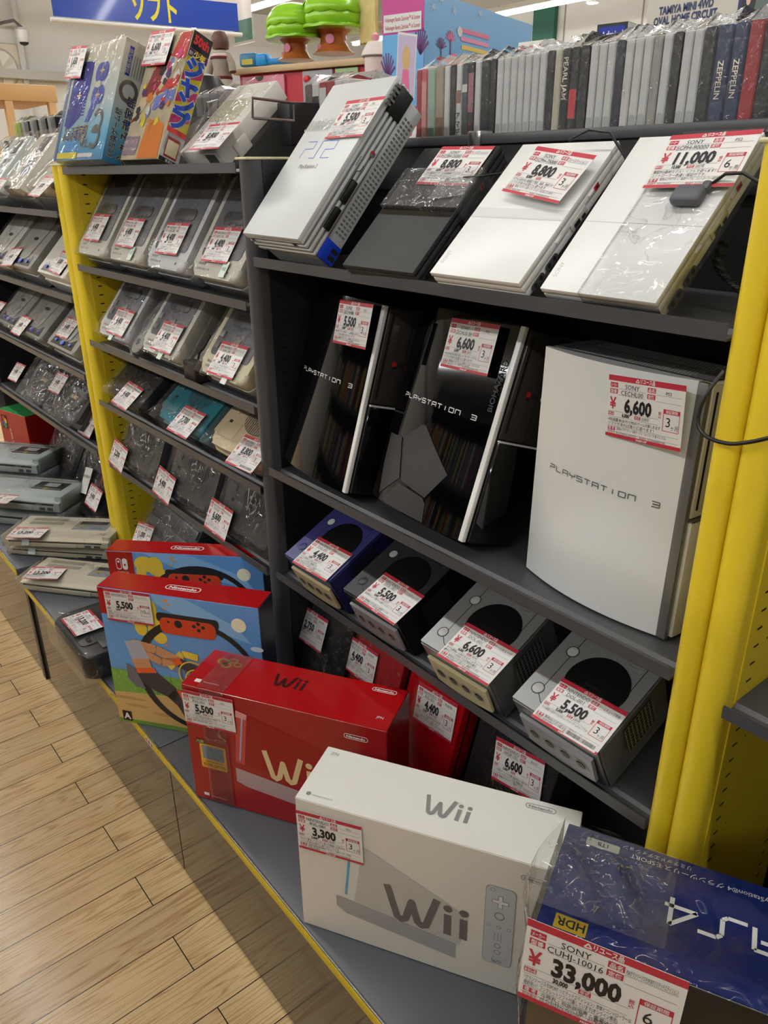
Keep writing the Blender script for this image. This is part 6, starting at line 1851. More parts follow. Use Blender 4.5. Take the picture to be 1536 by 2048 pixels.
GR = 'disc cases behind the silver console'
case_run((608, 700), 163, [('brown disc case behind the silver console, first of that run', mat('case brown', (110, 92, 86), 0.3), {}), ('white disc case with black marks behind the silver console', CWHT, dict(art=[(0.80, 0.88, INK)])), ('red edged disc case behind the silver console', CRED, dict(art=[(0.1, 0.95, CWHT)])), ('red disc case behind the silver console', CRED, {}), ('pale disc case with small print, last before the silver console', CWHT, dict(art=[(0.76, 0.80, GREYINK), (0.66, 0.70, GREYINK)])), ('white disc case hidden by the corner of the silver console', CWHT, {})], GR)
GR2 = 'disc cases behind the comic style box'
case_run((388, 452), 186, [('grey disc case behind the comic style box, with a purple foot', mat('case fog', (150, 148, 148), 0.3), dict(art=[(0.45, 0.62, mat('print plum', (110, 60, 84), 0.4))]))] + [('dim grey disc case in the run behind the comic style box', mat('case fog'), dict(art=[(0.4, 0.6, GREYINK)]))] * 3, GR2)
GR3 = 'disc cases left of the blue game box'
case_run((24, 112), 240, [('lime green disc case left of the blue game box', mat('case lime', (176, 206, 60), 0.3), {}), ('dull green disc case right of the lime one', mat('case moss', (140, 160, 70), 0.3), {})] + [('grey disc case in a sleeve, left of the blue game box', mat('case fog'), {}), ('dark disc case in a sleeve, left of the blue game box', CBLK, {})] * 4, GR3)
GR4 = 'disc cases at the left edge'
case_run((-4, 24), 282, [('pale disc case at the left edge behind the top consoles', CWHT, {}), ('black disc case at the left edge behind the top consoles', CBLK, {}), ('grey disc case at the left edge behind the top consoles', mat('case fog'), {})], GR4)
# ---------------------------------------------------------------- toys and cartons behind the shelves
def face_cam(b): return b


yk = 2.0
kL, kM, kR = at(478, 142, y=yk), at(606, 120, y=yk + 0.12), at(746, 104, y=yk + 0.25)
ang = math.degrees(math.atan2(kR.y - kL.y, kR.x - kL.x))
zt = (kL.z + kR.z) / 2 - 0.005
W_ = (kR - kL).length
tk = thing('toy_kitchen', 'wooden toy kitchen with pink, grey and green doors and red sides', 'toy kitchen', (kL.x, kL.y, 0), 0, ang)
wood = mat('counter wood', (206, 176, 132), 0.45, var=0.06, vs=6)
kr = mat('kitchen red', (192, 40, 56), 0.4)
sub(tk, 'countertop', box(-0.02, W_ + 0.01, -0.02, 0.32, zt - 0.025, zt, 0.004), wood)
sub(tk, 'carcass', box(0, W_ - 0.01, 0.004, 0.30, 1.299, zt - 0.025), kr)
sub(tk, 'drawer', box(0.02, W_ * 0.36, -0.008, 0.004, zt - 0.22, zt - 0.035, 0.002), mat('kitchen pink', (214, 126, 146), 0.4, var=0.12, vs=14))
sub(tk, 'oven_door', box(W_ * 0.50, W_ * 0.72, -0.008, 0.004, zt - 0.26, zt - 0.03, 0.002), mat('kitchen grey', (150, 152, 154), 0.4))
m = MB().add(rect(W_ * 0.55, W_ * 0.69, zt - 0.2, zt - 0.10), mat('oven window', (66, 62, 62), 0.2), T((0, -0.0085, 0)) @ FRONT)
m.obj('oven_window', tk)
for u in (0.545, 0.645): sub(tk, 'oven_knob', prism(ell(W_ * u, zt - 0.062, 0.014, n=16), 0.008, 0.03, 0.004), mat('knob red', (214, 40, 50), 0.35), FRONT)
sub(tk, 'cupboard_door', box(W_ * 0.74, W_ * 0.90, -0.008, 0.004, zt - 0.26, zt - 0.03, 0.002), mat('kitchen green', (150, 178, 124), 0.4))
sub(tk, 'door_label', rect(W_ * 0.80, W_ * 0.845, zt - 0.135, zt - 0.055), WHITE, T((0, -0.009, 0)) @ FRONT)
sub(tk, 'drawer_notch', prism(ell(W_ * 0.17, zt - 0.035, 0.022, 0.020, 14, 180, 360), 0.0082, 0.0095), HOLE, FRONT)
bx = W_ * 0.97
sub(tk, 'back_board', box(bx - 0.02, bx + 0.16, 0.16, 0.19, zt, zt + 0.34, 0.004), kr)
for dz in (0.13, 0.27): sub(tk, 'rod', tube([(bx - 0.04, 0.12, zt + dz), (bx + 0.16, 0.12, zt + dz + 0.012)], 0.012, 10), mat('rod cream', (214, 206, 188), 0.4))
nest(tk, oven_window='oven_door', oven_knob='oven_door', door_label='cupboard_door', drawer_notch='drawer')
cl = thing('oven_mitt', 'yellow scalloped cloth hanging on the red toy kitchen board', 'cloth', (at(740, 20, y=2.32).x, 2.32, at(740, 20, y=2.32).z))
sub(cl, 'cloth', prism([(-0.055 + 0.11 * i / 10, -0.12 + 0.012 * (i % 2)) for i in range(11)] + [(0.055 - 0.006 * (i % 2), -0.09 + 0.05 * i) for i in range(5)] + [(-0.055 + 0.006 * (i % 2), 0.11 - 0.05 * i) for i in range(5)], 0, 0.015, 0.003), mat('cloth yellow', (224, 204, 140), 0.8, var=0.2, vs=40), FRONT)
jar = thing('toy_jar', 'white ruffled jar with a pink knob beside the toy box', 'jar', (at(752, 140, y=2.1).x, 2.1, at(752, 150, y=2.1).z))
sub(jar, 'body', lathe([(0.035, -0.06), (0.042, 0.0), (0.044, 0.06), (0.03, 0.10), (0.0, 0.108)], 24), mat('jar blush white', (226, 206, 198), 0.5))
sub(jar, 'stand', box(-0.03, 0.03, -0.03, 0.03, 1.299 - jar.location.z, -0.058, 0.004), mat('jar blush white'))
sub(jar, 'lid_ruffle', lathe([(0.030, 0.108), (0.05, 0.078), (0.056, 0.062), (0.050, 0.058), (0.0, 0.10)], 22), mat('ruffle white', (232, 222, 214), 0.6))
sub(jar, 'knob', lathe([(0.006, 0.105), (0.015, 0.118), (0.015, 0.130), (0.004, 0.138)], 14), mat('knob pink', (226, 150, 160), 0.4))

LEAFG = mat('leaf green plastic', (150, 214, 40), 0.25, coat=0.2)
LEAFD = mat('leaf green inside', (60, 116, 34), 0.4)
BARK = mat('bark brown plastic', (176, 98, 46), 0.3, coat=0.2)
FLW = mat('flower pink', (232, 140, 170), 0.4)


def tree_house(label, px, py_base, py_top, half, y, rot):
    p_ = at(px, py_base, y=y)
    h_ = at(px, py_top, y=y).z - p_.z
    r_ = half / FPX * -(ROT.transposed() @ (p_ - CAM)).z
    c = thing('toy_tree_house', label, 'toy tree', p_, 0, rot, group='toy tree houses')
    sub(c, 'trunk', lathe([(r_ * 0.66, 0), (r_ * 0.52, h_ * 0.05), (r_ * 0.42, h_ * 0.16), (r_ * 0.40, h_ * 0.28), (r_ * 0.55, h_ * 0.36)], 24), BARK)
    n = 40
    sk_ = [(r_ * (1.02 + 0.05 * math.sin(9 * 2 * math.pi * k / n)) * math.cos(2 * math.pi * k / n), r_ * (1.02 + 0.05 * math.sin(9 * 2 * math.pi * k / n)) * math.sin(2 * math.pi * k / n)) for k in range(n)]
    sub(c, 'leaf_skirt', prism(sk_, h_ * 0.36, h_ * 0.41, h_ * 0.012), LEAFG)
    # dome of three shingle tiers, each with a scalloped lower rim; a doorway is left open on one side
    sub(c, 'dome_lining', lathe([(r_ * 0.86, h_ * 0.41), (r_ * 0.88, h_ * 0.6), (r_ * 0.74, h_ * 0.78), (r_ * 0.4, h_ * 0.92), (0.01, h_ * 0.96)], 32), LEAFD)
    n = 72
    for j, prof in enumerate((((0.97, 0.42), (1.0, 0.52), (0.97, 0.66)), ((1.03, 0.60), (0.98, 0.70), (0.86, 0.82)), ((0.93, 0.76), (0.74, 0.90), (0.45, 0.98), (0.02, 1.01)))):
        vs, fs = [], []
        for i, (rr_, zz_) in enumerate(prof):
            for k in range(n):
                t_ = 2 * math.pi * k / n
                dz = -0.035 * abs(math.sin(6 * t_)) if i == 0 else 0
                vs.append((r_ * rr_ * math.cos(t_), r_ * rr_ * math.sin(t_), h_ * (zz_ + dz)))
        for i in range(len(prof) - 1):
            for k in range(n):
                if j < 2 and n * 0.53 < k < n * 0.68: continue
                fs.append((i * n + k, i * n + (k + 1) % n, (i + 1) * n + (k + 1) % n, (i + 1) * n + k))
        tm = MB().add((vs, fs), LEAFG).obj('leaf_tier', c)
        so = tm.modifiers.new('thickness', 'SOLIDIFY')
        so.thickness = r_ * 0.03
    for k, (a_, zz_, s_) in enumerate(((-70, 0.20, 0.14), (-125, 0.08, 0.12))):
        sub(c, 'flower', prism(ell(0, 0, r_ * s_, n=14), 0, r_ * 0.06, r_ * 0.02), FLW, T((r_ * 0.44 * math.cos(R(a_)), r_ * 0.44 * math.sin(R(a_)), h_ * zz_)) @ Matrix.Rotation(R(a_ - 90) + math.pi, 4, 'Z') @ rx(90))
    return c


tree_house('smaller bright green toy tree house on the counter, left of the larger', 592, 121, 5, 56, 2.16, 0)
tree_house('larger bright green toy tree house on the counter, cropped by the top edge', 668, 108, -26, 64, 2.26, 20)
bt_ = thing('toy_instrument', 'bright blue plastic toy lying on the left of the toy kitchen counter', 'toy', at(520, 134, y=2.12), 0, 30)
TB = mat('toy blue', (40, 150, 226), 0.3)
sub(bt_, 'body', box(-0.09, 0.0, -0.03, 0.03, 0.0, 0.055, 0.012, 3), mat('toy teal blue', (30, 116, 160), 0.35))
sub(bt_, 'head', box(-0.01, 0.05, -0.03, 0.03, 0.0, 0.05, 0.012, 3), TB)
sub(bt_, 'neck', box(0.04, 0.19, -0.018, 0.018, 0.006, 0.03, 0.008, 3), TB)
sub(bt_, 'picture_panel', rect(-0.075, -0.02, 0.008, 0.03), mat('toy panel yellow', (190, 180, 60), 0.4), T((0, -0.0304, 0)) @ FRONT)

# doll in a sailor dress, seen from behind
dp = at(450, 205, y=1.9)
dl = thing('dress_doll', 'brown haired doll in a grey sailor dress with dark red trim, seen from behind', 'doll', dp, 0, 20)
s_ = at(450, 68, y=1.9).z - dp.z
dress = mat('doll dress grey', (158, 146, 130), 0.85, var=0.25, vs=30)
trim = mat('doll trim maroon', (104, 28, 36), 0.8)
sub(dl, 'skirt', lathe([(s_ * 0.23, 0), (s_ * 0.21, s_ * 0.12), (s_ * 0.17, s_ * 0.30), (s_ * 0.155, s_ * 0.36)], 26), mat('doll skirt pale', (196, 186, 170), 0.85, var=0.3, vs=24))
sub(dl, 'stand', tube([(0, 0, 1.299 - dp.z), (0, 0, s_ * 0.3)], 0.012, 10), GREYINK)
sub(dl, 'bodice', lathe([(s_ * 0.155, s_ * 0.34), (s_ * 0.15, s_ * 0.50), (s_ * 0.17, s_ * 0.64), (s_ * 0.14, s_ * 0.74), (s_ * 0.06, s_ * 0.79)], 26), dress)
sub(dl, 'waist_band', lathe([(s_ * 0.158, s_ * 0.34), (s_ * 0.165, s_ * 0.36), (s_ * 0.158, s_ * 0.39)], 26), trim)
sub(dl, 'sailor_collar', lathe([(s_ * 0.185, s_ * 0.655), (s_ * 0.178, s_ * 0.70), (s_ * 0.08, s_ * 0.79)], 20), mat('doll collar', (216, 196, 184), 0.8))
sub(dl, 'collar_trim', lathe([(s_ * 0.188, s_ * 0.65), (s_ * 0.190, s_ * 0.668), (s_ * 0.182, s_ * 0.685)], 20), trim)
for q in (-1, 1): sub(dl, 'sleeve', tube([(q * s_ * 0.13, 0, s_ * 0.70), (q * s_ * 0.23, -s_ * 0.02, s_ * 0.58), (q * s_ * 0.27, -s_ * 0.05, s_ * 0.44)], s_ * 0.062, 12), dress)
sub(dl, 'head', lathe([(s_ * 0.03, s_ * 0.78), (s_ * 0.09, s_ * 0.83), (s_ * 0.11, s_ * 0.91), (s_ * 0.08, s_ * 0.99), (0.001, s_ * 1.02)], 22), mat('doll skin', (222, 184, 160), 0.5))
sub(dl, 'hair', lathe([(s_ * 0.135, s_ * 0.80), (s_ * 0.15, s_ * 0.88), (s_ * 0.145, s_ * 0.97), (s_ * 0.09, s_ * 1.05), (0.001, s_ * 1.07)], 26), mat('doll hair brown', (98, 62, 44), 0.5, bump=0.5, bs=60))
bgd = thing('dark_bag', 'crumpled dark bag beside the doll, behind the comic style box', 'bag', at(415, 200, y=1.55), 0, 0)
m = MB().add(lathe([(0.07, 1.299 - bgd.location.z), (0.08, -0.15), (0.07, -0.05), (0.08, 0.0), (0.075, 0.04), (0.05, 0.075), (0.01, 0.085)], 20), mat('bag black', (30, 30, 33), 0.4, bump=0.8, bs=18))
m.obj('body', bgd)

# big pink and blue toy carton
pc0 = at(848, 135, y=1.55)
bd = (-0.66 * math.sin(R(17)), 0.66 * math.cos(R(17)))
th_ = at(1040, 55, y=pc0.y + bd[1]).z - 1.2985
tb = carton('toy_box', 'tall pink and sky blue toy carton behind the disc cases', (pc0.x - 0.065 * math.cos(R(17)), pc0.y - 0.065 * math.sin(R(17)), 1.2985), 17, 0.13, 0.66, th_, mat('toy carton magenta', (196, 60, 140), 0.35), mat('toy carton top', (120, 170, 220), 0.35), mat('toy carton sky', (106, 174, 226), 0.3))
F = T((0, -0.0008, 0)) @ FRONT @ Matrix.Scale(0.54, 4, (1, 0, 0))
m = MB()
m.add(rect(-0.119, 0.119, 0.33, 0.50, 0.0002), mat('toy carton sky'), F)
m.add(rect(-0.110, 0.105, 0.505, 0.545, 0.0006), WHITE, F)
m.add(text('Volkswagen Beetle Cabriolet™ & Scooter', 0.010, w=0.20, cx=-0.002, y=0.529, z=0.0009, bold=0.01), mat('toy print crimson', (180, 50, 70), 0.4), F)
m.add(text('Volkswagen Beetle Cabriolet™ et Scooter', 0.010, w=0.20, cx=-0.002, y=0.511, z=0.0009, bold=0.01), mat('toy print crimson'), F)
m.obj('front_lettering', tb)
m = MB()
palm = mat('toy print plum', (96, 50, 110), 0.4)
for cx_, cz, n_ in ((-0.09, 0.40, 7), (0.10, 0.45, 8)):
    for k in range(n_): m.add(line([(cx_, cz), (cx_ + 0.05 * math.cos(R(25 + 130 * k / n_)), cz + 0.06 * math.sin(R(25 + 130 * k / n_)))], 0.008, 0.0004), palm, F)
for (x0, z0, x1, z1, an) in ((-0.035, 0.35, 0.075, 0.50, 6), (-0.105, 0.24, -0.025, 0.38, -4)):
    cxx, czz = (x0 + x1) / 2, (z0 + z1) / 2
    Q = F @ T((cxx, czz, 0.0006)) @ rz(-an)
    w2, h2 = (x1 - x0) / 2, (z1 - z0) / 2
    m.add(rect(-w2, w2, -h2, h2, 0.0), WHITE, Q)
    m.add(rect(-w2 + 0.005, w2 - 0.005, -h2 + 0.005, h2 - 0.005, 0.0003), mat('toy photo lilac', (196, 180, 206), 0.4), Q)
    m.add(flat(ell(0, h2 * 0.25, w2 * 0.42, h2 * 0.38, 18), 0.0005), mat('toy print blond', (206, 172, 110), 0.4), Q)
    m.add(flat([(-w2 * 0.5, -h2 * 0.85), (w2 * 0.5, -h2 * 0.85), (w2 * 0.3, -h2 * 0.1), (-w2 * 0.3, -h2 * 0.1)], 0.0006), mat('toy print rose', (222, 110, 150), 0.4), Q)
m.add(flat(ell(0.045, 0.285, 0.040, 0.050, 24), 0.0006), WHITE, F)
for k in range(5): m.add(flat(ell(0.025 + k * 0.010, 0.30 - 0.006 * abs(k - 2), 0.004, 0.014, 8), 0.0009), db2, F)
m.add(flat(ell(0.048, 0.268, 0.010, n=12), 0.0009), mat('print orange'), F)
m.obj('front_picture', tb)
P = T((0.0662, 0, th_)) @ RIGHT @ Matrix.Scale(0.55, 4, (0, 1, 0)) @ T((0, -0.66, 0))
m = MB()
pkb = mat('toy print building pink', (230, 140, 180), 0.4)
m.add(rect(0.0, 0.66, 0.08, 0.36, 0.0001), mat('toy print haze', (190, 200, 226), 0.35), P)
m.add(flat([(0.0, 0.20), (0.10, 0.26), (0.20, 0.20), (0.20, 0.09), (0.0, 0.09)], 0.0003), mat('toy print mint', (140, 206, 150), 0.4), P)
m.add(rect(0.22, 0.36, 0.20, 0.38, 0.0004), pkb, P)
for k in range(5):
    m.add(flat([(0.205 - 0.004 * k, 0.385 + k * 0.036), (0.36, 0.385 + k * 0.036), (0.36, 0.405 + k * 0.036), (0.205 - 0.004 * k, 0.405 + k * 0.036)], 0.0005), (pkb, CWHT, mat('print flame yellow'), pkb, mat('toy print rose'))[k], P)
m.add(rect(0.28, 0.31, 0.22, 0.34, 0.0006), mat('toy print rose'), P)
for cx_, cz in ((0.085, 0.44), (0.135, 0.48), (0.05, 0.30), (0.47, 0.36), (0.54, 0.36)):
    for k in range(7): m.add(line([(cx_, cz), (cx_ + 0.030 * math.cos(R(20 + 140 * k / 6)), cz + 0.045 * math.sin(R(20 + 140 * k / 6)))], 0.006, 0.0006), palm if cx_ != 0.135 else mat('toy print rose'), P)
    m.add(line([(cx_, cz), (cx_, cz - 0.14)], 0.006, 0.0006), palm, P)
m.add(flat(ell(0.185, 0.53, 0.014, 0.022, 16), 0.0006), WHITE, P)
for cx_, cz in ((0.04, 0.60), (0.08, 0.64), (0.15, 0.61), (0.30, 0.63)):
    for k in range(3): m.add(line([(cx_ - 0.014 * math.cos(R(60 * k)), cz - 0.018 * math.sin(R(60 * k))), (cx_ + 0.014 * math.cos(R(60 * k)), cz + 0.018 * math.sin(R(60 * k)))], 0.004, 0.0006), mat('toy print pale', (206, 226, 240), 0.4), P)
m.add(rect(0.38, 0.63, 0.43, 0.49, 0.0007), WHITE, P)
m.add(text('Volkswagen Beetle Cabriolet™ & Scooter', 0.014, w=0.235, x=0.388, y=0.465, z=0.001, bold=0.01), mat('toy print crimson'), P)
m.add(text('Volkswagen Beetle Cabriolet™ et Scooter', 0.014, w=0.235, x=0.388, y=0.440, z=0.001, bold=0.01), mat('toy print crimson'), P)
m.add(flat(ell(0.14, 0.34, 0.020, 0.050, 18), 0.0007), mat('toy print blond'), P)
m.add(flat(ell(0.155, 0.40, 0.022, 0.034, 18), 0.0008), mat('toy print rose'), P)
m.add(flat(ell(0.47, 0.27, 0.020, 0.045, 18), 0.0007), mat('toy print auburn', (170, 96, 60), 0.4), P)
m.obj('side_picture', tb)

# race-track carton, small carton and a card at the right
def facing(name, label, pl, pr, ptop, pbot, y, depth, front, side, b):
    """carton standing on the rear board; F is its front drawing plane, raised to where the print starts"""
    global F
    A, B = at(*pl, y=y), at(*pr, y=y)
    w_ = (B - A).length
    z1, z0 = at(*ptop, y=y).z, at(*pbot, y=y).z
    c = carton(name, label, ((A.x + B.x) / 2, y, 1.2985), b, w_, depth, z1 - 1.2985, front, front, side)
    F = T((0, -0.0008, z0 - 1.2985)) @ FRONT
    return c, w_, z1 - z0


tc_, tw, th = facing('hobby_box', 'pale race track carton with dark blue capital lettering, upper right', (1288, 90), (1466, 80), (1375, -40), (1375, 150), 1.80, 0.09, mat('track carton pale', (206, 200, 184), 0.4), mat('track carton side', (190, 184, 170), 0.4), 0)
m = MB()
nv = mat('print navy', (28, 44, 92), 0.4)
for i, (s1, ww) in enumerate((('TAMIYA MINI 4WD', 0.60), ('OVAL HOME CIRCUIT', 0.70), ('TWO-LEVEL LANE CHANGE', 0.70))):
    m.add(text(s1, th * (0.085 if i < 2 else 0.068), w=tw * ww, cx=-tw * 0.06, y=th * (0.685 - i * 0.105), bold=0.035, z=0.0004), nv, F)
m.obj('front_lettering', tc_)
ac_, aw, ah = facing('toy_box', 'small black and blue carton with a white side, beside the race track carton', (1196, 80), (1250, 75), (1222, 47), (1222, 130), 1.62, 0.16, mat('small carton black', (30, 30, 34), 0.35), OFFW, 14)
m = MB().add(rect(-aw * 0.42, aw * 0.42, ah * 0.50, ah * 0.93, 0.0003), db, F).add(text('Admiral', ah * 0.17, w=aw * 0.72, cx=0, y=ah * 0.66, bold=0.02, shear=0.15, z=0.0006), PW, F)
m.obj('front_lettering', ac_)
m = MB().add(text('6+', ah * 0.22, cx=0.06, y=ah * 0.62, bold=0.03, z=0.0003), INK, T((aw / 2 + 0.0009, 0, F.translation.z)) @ RIGHT)
m.obj('side_lettering', ac_)
fc_, fw_, fh = facing('picture_card', 'white card with small pink and red pictures behind the clear cases', (1040, 100), (1102, 90), (1070, 82), (1070, 130), 1.5, 0.006, OFFW, OFFW, 10)
m = MB()
for k in range(4): m.add(flat(ell(-fw_ * 0.36 + k * fw_ * 0.24, fh * 0.68, fw_ * 0.085, fh * 0.17, 14), 0.0003), (FLW, mat('print bright red'), mat('print comic red'), mat('toy print auburn'))[k], F)
m.obj('card_picture', fc_)
fg, gw, gh = facing('hobby_box', 'dark picture carton at the upper right corner', (1468, 60), (1560, 50), (1510, -40), (1510, 130), 1.70, 0.08, mat('far carton green grey', (96, 112, 104), 0.4), mat('far carton side', (70, 80, 76), 0.4), 0)
m = MB().add(rect(-gw * 0.48, -gw * 0.12, gh * 0.45, gh * 0.9, 0.0003), mat('far picture black', (28, 32, 34), 0.4), F).add(rect(-gw * 0.48, -gw * 0.40, gh * 0.45, gh * 0.8, 0.0005), nv, F).add(flat(ell(-gw * 0.26, gh * 0.78, gw * 0.05, gh * 0.06, 12), 0.0006), mat('doll skin'), F).add(flat(ell(-gw * 0.30, gh * 0.66, gw * 0.03, gh * 0.03, 12), 0.0006), mat('print bright red'), F).add(rect(0, gw * 0.45, gh * 0.62, gh * 0.66, 0.0004), WHITE, F)
m.obj('front_picture', fg)

# what the cartons stand on: the back-to-back unit behind
bu = thing('storage_unit', 'dark back-to-back unit behind the disc cases that carries toys and cartons', 'shelf', (-1.0, 1.75, 0))
sub(bu, 'top_board', box(-2.9, 1.5, -0.33, 0.95, 1.275, 1.298, 0.002), STEELD)
sub(bu, 'carcass', box(-2.89, 1.49, -0.30, 0.94, 0.0, 1.275), STEELD)

# ---------------------------------------------------------------- hanging signs
def banner(label, pA, pB, h_, z, parts, tubec=True):
    A, B = at(*pA, z=z), at(*pB, z=z)
    L_ = (B - A).length
    an = math.degrees(math.atan2(B.y - A.y, B.x - A.x))
    c = thing('hanging_sign', label, 'sign', (A.x, A.y, A.z), 0, an)
    for nm, vf, mm, off_ in parts(L_): sub(c, nm, vf, mm, T((0, off_, 0)) @ FRONT)
    if tubec: sub(c, 'bottom_rod', tube([(-0.02, 0, -0.018), (L_ + 0.02, 0, -0.018)], L_ * 0.011, 12), mat('rod white', (234, 234, 230), 0.35))
    for u in (0.1, 0.9): sub(c, 'hanging_wire', tube([(L_ * u, 0.006, h_), (L_ * u, 0.006, 3.6 - z)], 0.002, 6), CHROME)
    return c


SBL = mat('sign blue', (42, 76, 178), 0.22, coat=0.4)
banner('blue hanging sign with yellow katakana above the far shelves', (107, 32), (478, 63), 0.9, 2.35, lambda L_: [
    ('blue_panel', box(0, L_, 0, L_ * 0.135, 0, 0.006), SBL, 0.006), ('upper_panel', box(0, L_, L_ * 0.135, L_ * 0.5, 0, 0.005), mat('sign upper white', (226, 218, 210), 0.4), 0.006),
    ('lettering', text('ソフト', L_ * 0.105, w=L_ * 0.245, cx=L_ * 0.525, y=L_ * 0.022, bold=0.03), mat('sign yellow', (240, 226, 60), 0.35), -0.0008),
    ('upper_lettering', text('P', L_ * 0.07, cx=L_ * 0.80, y=L_ * 0.150, bold=0.01, shear=0.3), mat('sign brown', (110, 92, 86), 0.5), -0.0008)])
banner('white and green hanging poster right of the blue sign', (470, 86), (506, 78), 1.0, 2.3, lambda L_: [
    ('poster', box(0, L_, 0, L_ * 3.2, 0, 0.004), mat('poster white', (222, 216, 208), 0.45, var=0.08, vs=3), 0.004), ('green_band', rect(0, L_, 0, L_ * 0.55, 0), mat('poster green', (70, 112, 92), 0.45), -0.0006), ('red_streak', rect(0, L_ * 0.12, L_ * 0.9, L_ * 3.0, 0), mat('poster rust', (170, 80, 60), 0.45), -0.0006)])

# ---------------------------------------------------------------- far left corner
XW = -11.49
fn = thing('wall_fan', 'cream square ventilation fan on the left wall', 'fan', at(2, 138, x=XW), 0, 90)
sub(fn, 'frame', box(-0.24, 0.24, -0.05, 0.0, -0.28, 0.28, 0.03), mat('fan cream', (216, 208, 186), 0.5))
sub(fn, 'fan_ring', ring(ell(0, 0, 0.20, 0.22, 36), ell(0, 0, 0.18, 0.20, 36), 0.0), mat('fan grey', (170, 168, 156), 0.5), T((0, -0.052, 0)) @ FRONT)
for k in range(5): sub(fn, 'blade', flat([(0.02 * math.cos(R(72 * k)), 0.02 * math.sin(R(72 * k))), (0.17 * math.cos(R(72 * k - 26)), 0.19 * math.sin(R(72 * k - 26))), (0.178 * math.cos(R(72 * k)), 0.198 * math.sin(R(72 * k))), (0.17 * math.cos(R(72 * k + 24)), 0.18 * math.sin(R(72 * k + 24)))], 0), mat('fan blade', (228, 224, 210), 0.4), T((0, -0.06 - 0.002 * k, 0)) @ FRONT)
p_ = at(32, 60, x=XW)
pp = thing('wall_pipe', 'thin white pipe running down the left wall beside the camera', 'pipe', (XW, p_.y, 0))
sub(pp, 'pipe', tube([(0.06, 0, 0.9), (0.06, 0, 3.5)], 0.035, 10), mat('pipe paint', (206, 206, 202), 0.45))
p_ = at(46, 72, x=XW + 0.5)
sc = thing('security_camera', 'white dome security camera on a bracket high on the left wall', 'camera', p_)
sub(sc, 'dome', lathe([(0.001, -0.10), (0.05, -0.075), (0.07, 0.0), (0.065, 0.06), (0.03, 0.09)], 20), mat('camera white', (206, 206, 204), 0.3))
sub(sc, 'lens_window', lathe([(0.001, -0.104), (0.044, -0.088), (0.056, -0.066)], 20), GLOSS)
sub(sc, 'bracket', tube([(0, 0, 0.085), (-0.05, -0.06, 0.16), (-0.48, -0.2, 0.15)], 0.018, 8), GREYINK)
ws = thing('wooden_rack', 'pale wooden rack with shoes at the far left', 'shelf', (-7.2, 0, 0))
wd = mat('rack pine', (206, 166, 112), 0.5, var=0.08, vs=8)
XR = -7.2
def rp(px, py): v = at(px, py, x=XR); return (v.y, v.z)
(ya, za), (yb, zb) = rp(-20, 196), rp(104, 176)
(yc, zc_), (yd, zd) = rp(22, 230), rp(118, 290)
for yy in (rp(22, 240)[0], rp(108, 240)[0]): sub(ws, 'post', box(-0.03, 0.03, yy - 0.03, yy + 0.03, 0, (za + zb) / 2 + 0.02, 0.006), wd)
for k, zz in enumerate(((za + zb) / 2, (za + zb) / 2 - 0.42, (za + zb) / 2 - 0.84)): sub(ws, 'rail', box(-0.035, 0.035, ya - 0.3, yb + 0.02, zz - 0.06, zz + 0.06, 0.006), wd)
for k, zz in enumerate(((za + zb) / 2 - 0.04, (za + zb) / 2 - 0.50)): sub(ws, 'board', box(-0.9, 0.0, ya - 0.3, yb + 0.02, zz - 0.02, zz, 0.004), wd)
rr = random.Random(4)
zsh = (za + zb) / 2 - 0.50
for k in range(9):
    yy = ya - 0.2 + (yb - ya + 0.1) * k / 8
    sh_ = thing('shoe', 'dark worn shoe in the row on the wooden rack', 'shoe', (XR - 0.18, yy, zsh), 0, 90 + rr.uniform(-12, 12), group='shoes on the wooden rack')
    sub(sh_, 'sole', prism(ell(0, 0, 0.05, 0.14, 16), 0, 0.025, 0.006), mat('shoe sole', (60, 44, 34), 0.6), rz(90))
    sub(sh_, 'upper', lathe([(0.048, 0.02), (0.052, 0.06), (0.042, 0.11), (0.03, 0.14)], 14), mat('shoe dark %d' % (k % 3), ((48, 38, 32), (30, 28, 28), (84, 66, 52))[k % 3], 0.5), T((0.03, 0, 0)) @ Matrix.Scale(1.7, 4, (1, 0, 0)))
bgp = at(70, 168, x=XR - 0.3)
bk = thing('black_bag', 'black bag lying on top of the wooden rack', 'bag', (bgp.x, bgp.y, (za + zb) / 2 - 0.04))
sub(bk, 'body', box(-0.10, 0.10, -0.14, 0.14, 0, 0.09, 0.03, 4), mat('bag black', (30, 30, 33), 0.4))
sub(bk, 'handle', tube([(0, -0.06, 0.088), (0, -0.045, 0.105), (0, 0.045, 0.105), (0, 0.06, 0.088)], 0.008, 8), BLACK)

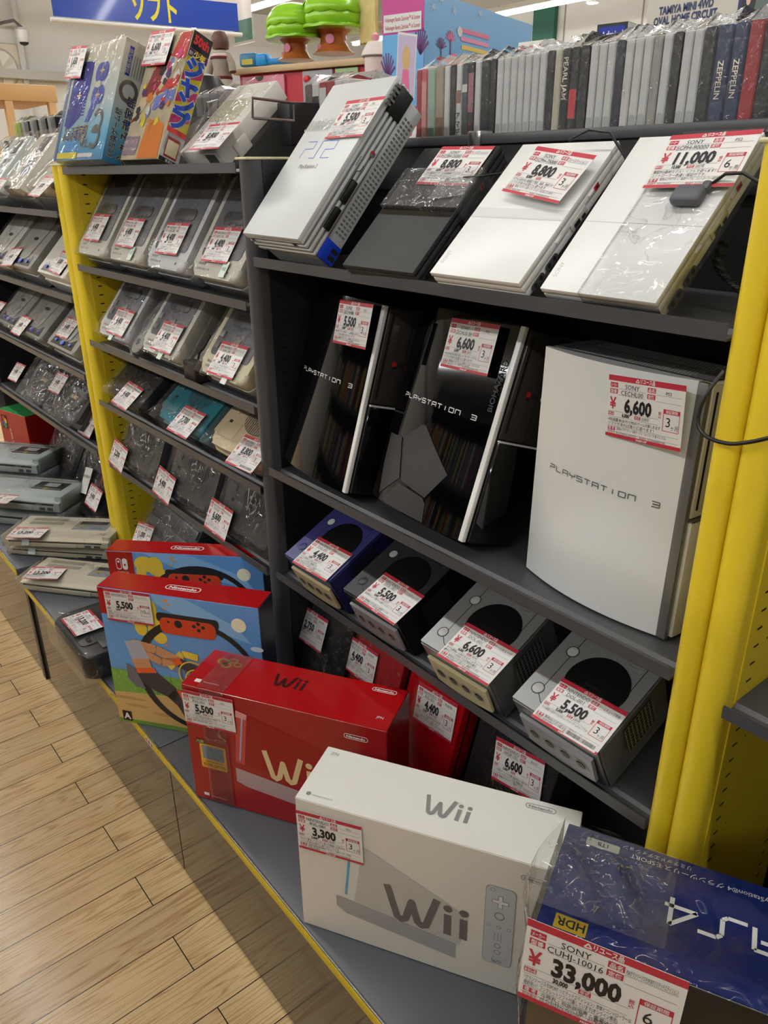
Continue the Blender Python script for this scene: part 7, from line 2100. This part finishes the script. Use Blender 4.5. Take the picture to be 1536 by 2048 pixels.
# cable hanging round the twin yellow posts, coiled cord behind
o_ = Vector((-0.36, 0.72, 1.25))
pts = [at(1448, 742, y=0.735), at(1412, 790, y=0.722), at(1396, 842, y=0.718), at(1412, 872, y=0.7165), at(1455, 887, y=0.7165), at(1500, 884, y=0.7165), at(1545, 874, y=0.72)]
cw = thing('black_cable', 'thin black cable looped across the twin yellow posts', 'cable', o_)
def spline(ps, n=8):
    out = []
    for i in range(len(ps) - 1):
        p0, p1, p2, p3 = ps[max(i - 1, 0)], ps[i], ps[i + 1], ps[min(i + 2, len(ps) - 1)]
        for k in range(n):
            t = k / n
            out.append(0.5 * ((2 * p1) + (p2 - p0) * t + (2 * p0 - 5 * p1 + 4 * p2 - p3) * t * t + (3 * p1 - p0 - 3 * p2 + p3) * t ** 3))
    return out + [ps[-1]]
sub(cw, 'cable', tube([p - o_ for p in spline(pts)], 0.0021, 8), BLACK)
o_ = Vector((-0.40, 0.86, 1.40))
cc_ = thing('coiled_cord', 'black coiled cord hanging behind the yellow post beside the white consoles', 'cable', o_)
base = spline([at(1448, 482, y=0.88), at(1436, 520, y=0.87), at(1446, 548, y=0.86), at(1490, 590, y=0.84)], 10)
coil = []
for i in range(160):
    t = i / 159 * (len(base) - 1.001)
    k = int(t)
    p = base[k].lerp(base[k + 1], t - k)
    coil.append(p - o_ + Vector((0.0045 * math.cos(i * 1.3), 0.0045 * math.sin(i * 1.3), 0)))
sub(cc_, 'cord', tube(coil, 0.0016, 6), BLACK)

# ---------------------------------------------------------------- the shelf across the aisle (seen mirrored in the gloss consoles)
os_ = thing('media_shelf', 'tall disc shelf across the aisle, seen only mirrored in gloss black consoles', 'shelf', (-1.2, -1.15, 0))
sub(os_, 'back_plate', box(-2.3, 1.6, -0.03, 0.0, 0, 1.75), STEELD)
for k in range(6): sub(os_, 'shelf', box(-2.3, 1.6, 0.0, 0.20, 0.10 + k * 0.30, 0.125 + k * 0.30), STEEL)
cm = [mat('aisle case %d' % i, c_, 0.3) for i, c_ in enumerate(((206, 206, 200), (24, 24, 26), (170, 40, 46), (50, 70, 120), (210, 190, 60), (90, 120, 90), (150, 150, 150), (36, 36, 40)))]
m = MB()
rr = random.Random(11)
for k in range(5):
    xx = -2.28
    while xx < 1.57:
        w_ = rr.choice((0.0145, 0.0145, 0.022, 0.03))
        m.add(box(xx, xx + w_ - 0.001, 0.03, 0.165, 0.126 + k * 0.30, 0.126 + k * 0.30 + rr.choice((0.19, 0.19, 0.17))), rr.choice(cm))
        xx += w_
mc = m.obj('disc_cases', os_, smooth=False)
mc['kind'] = 'stuff'
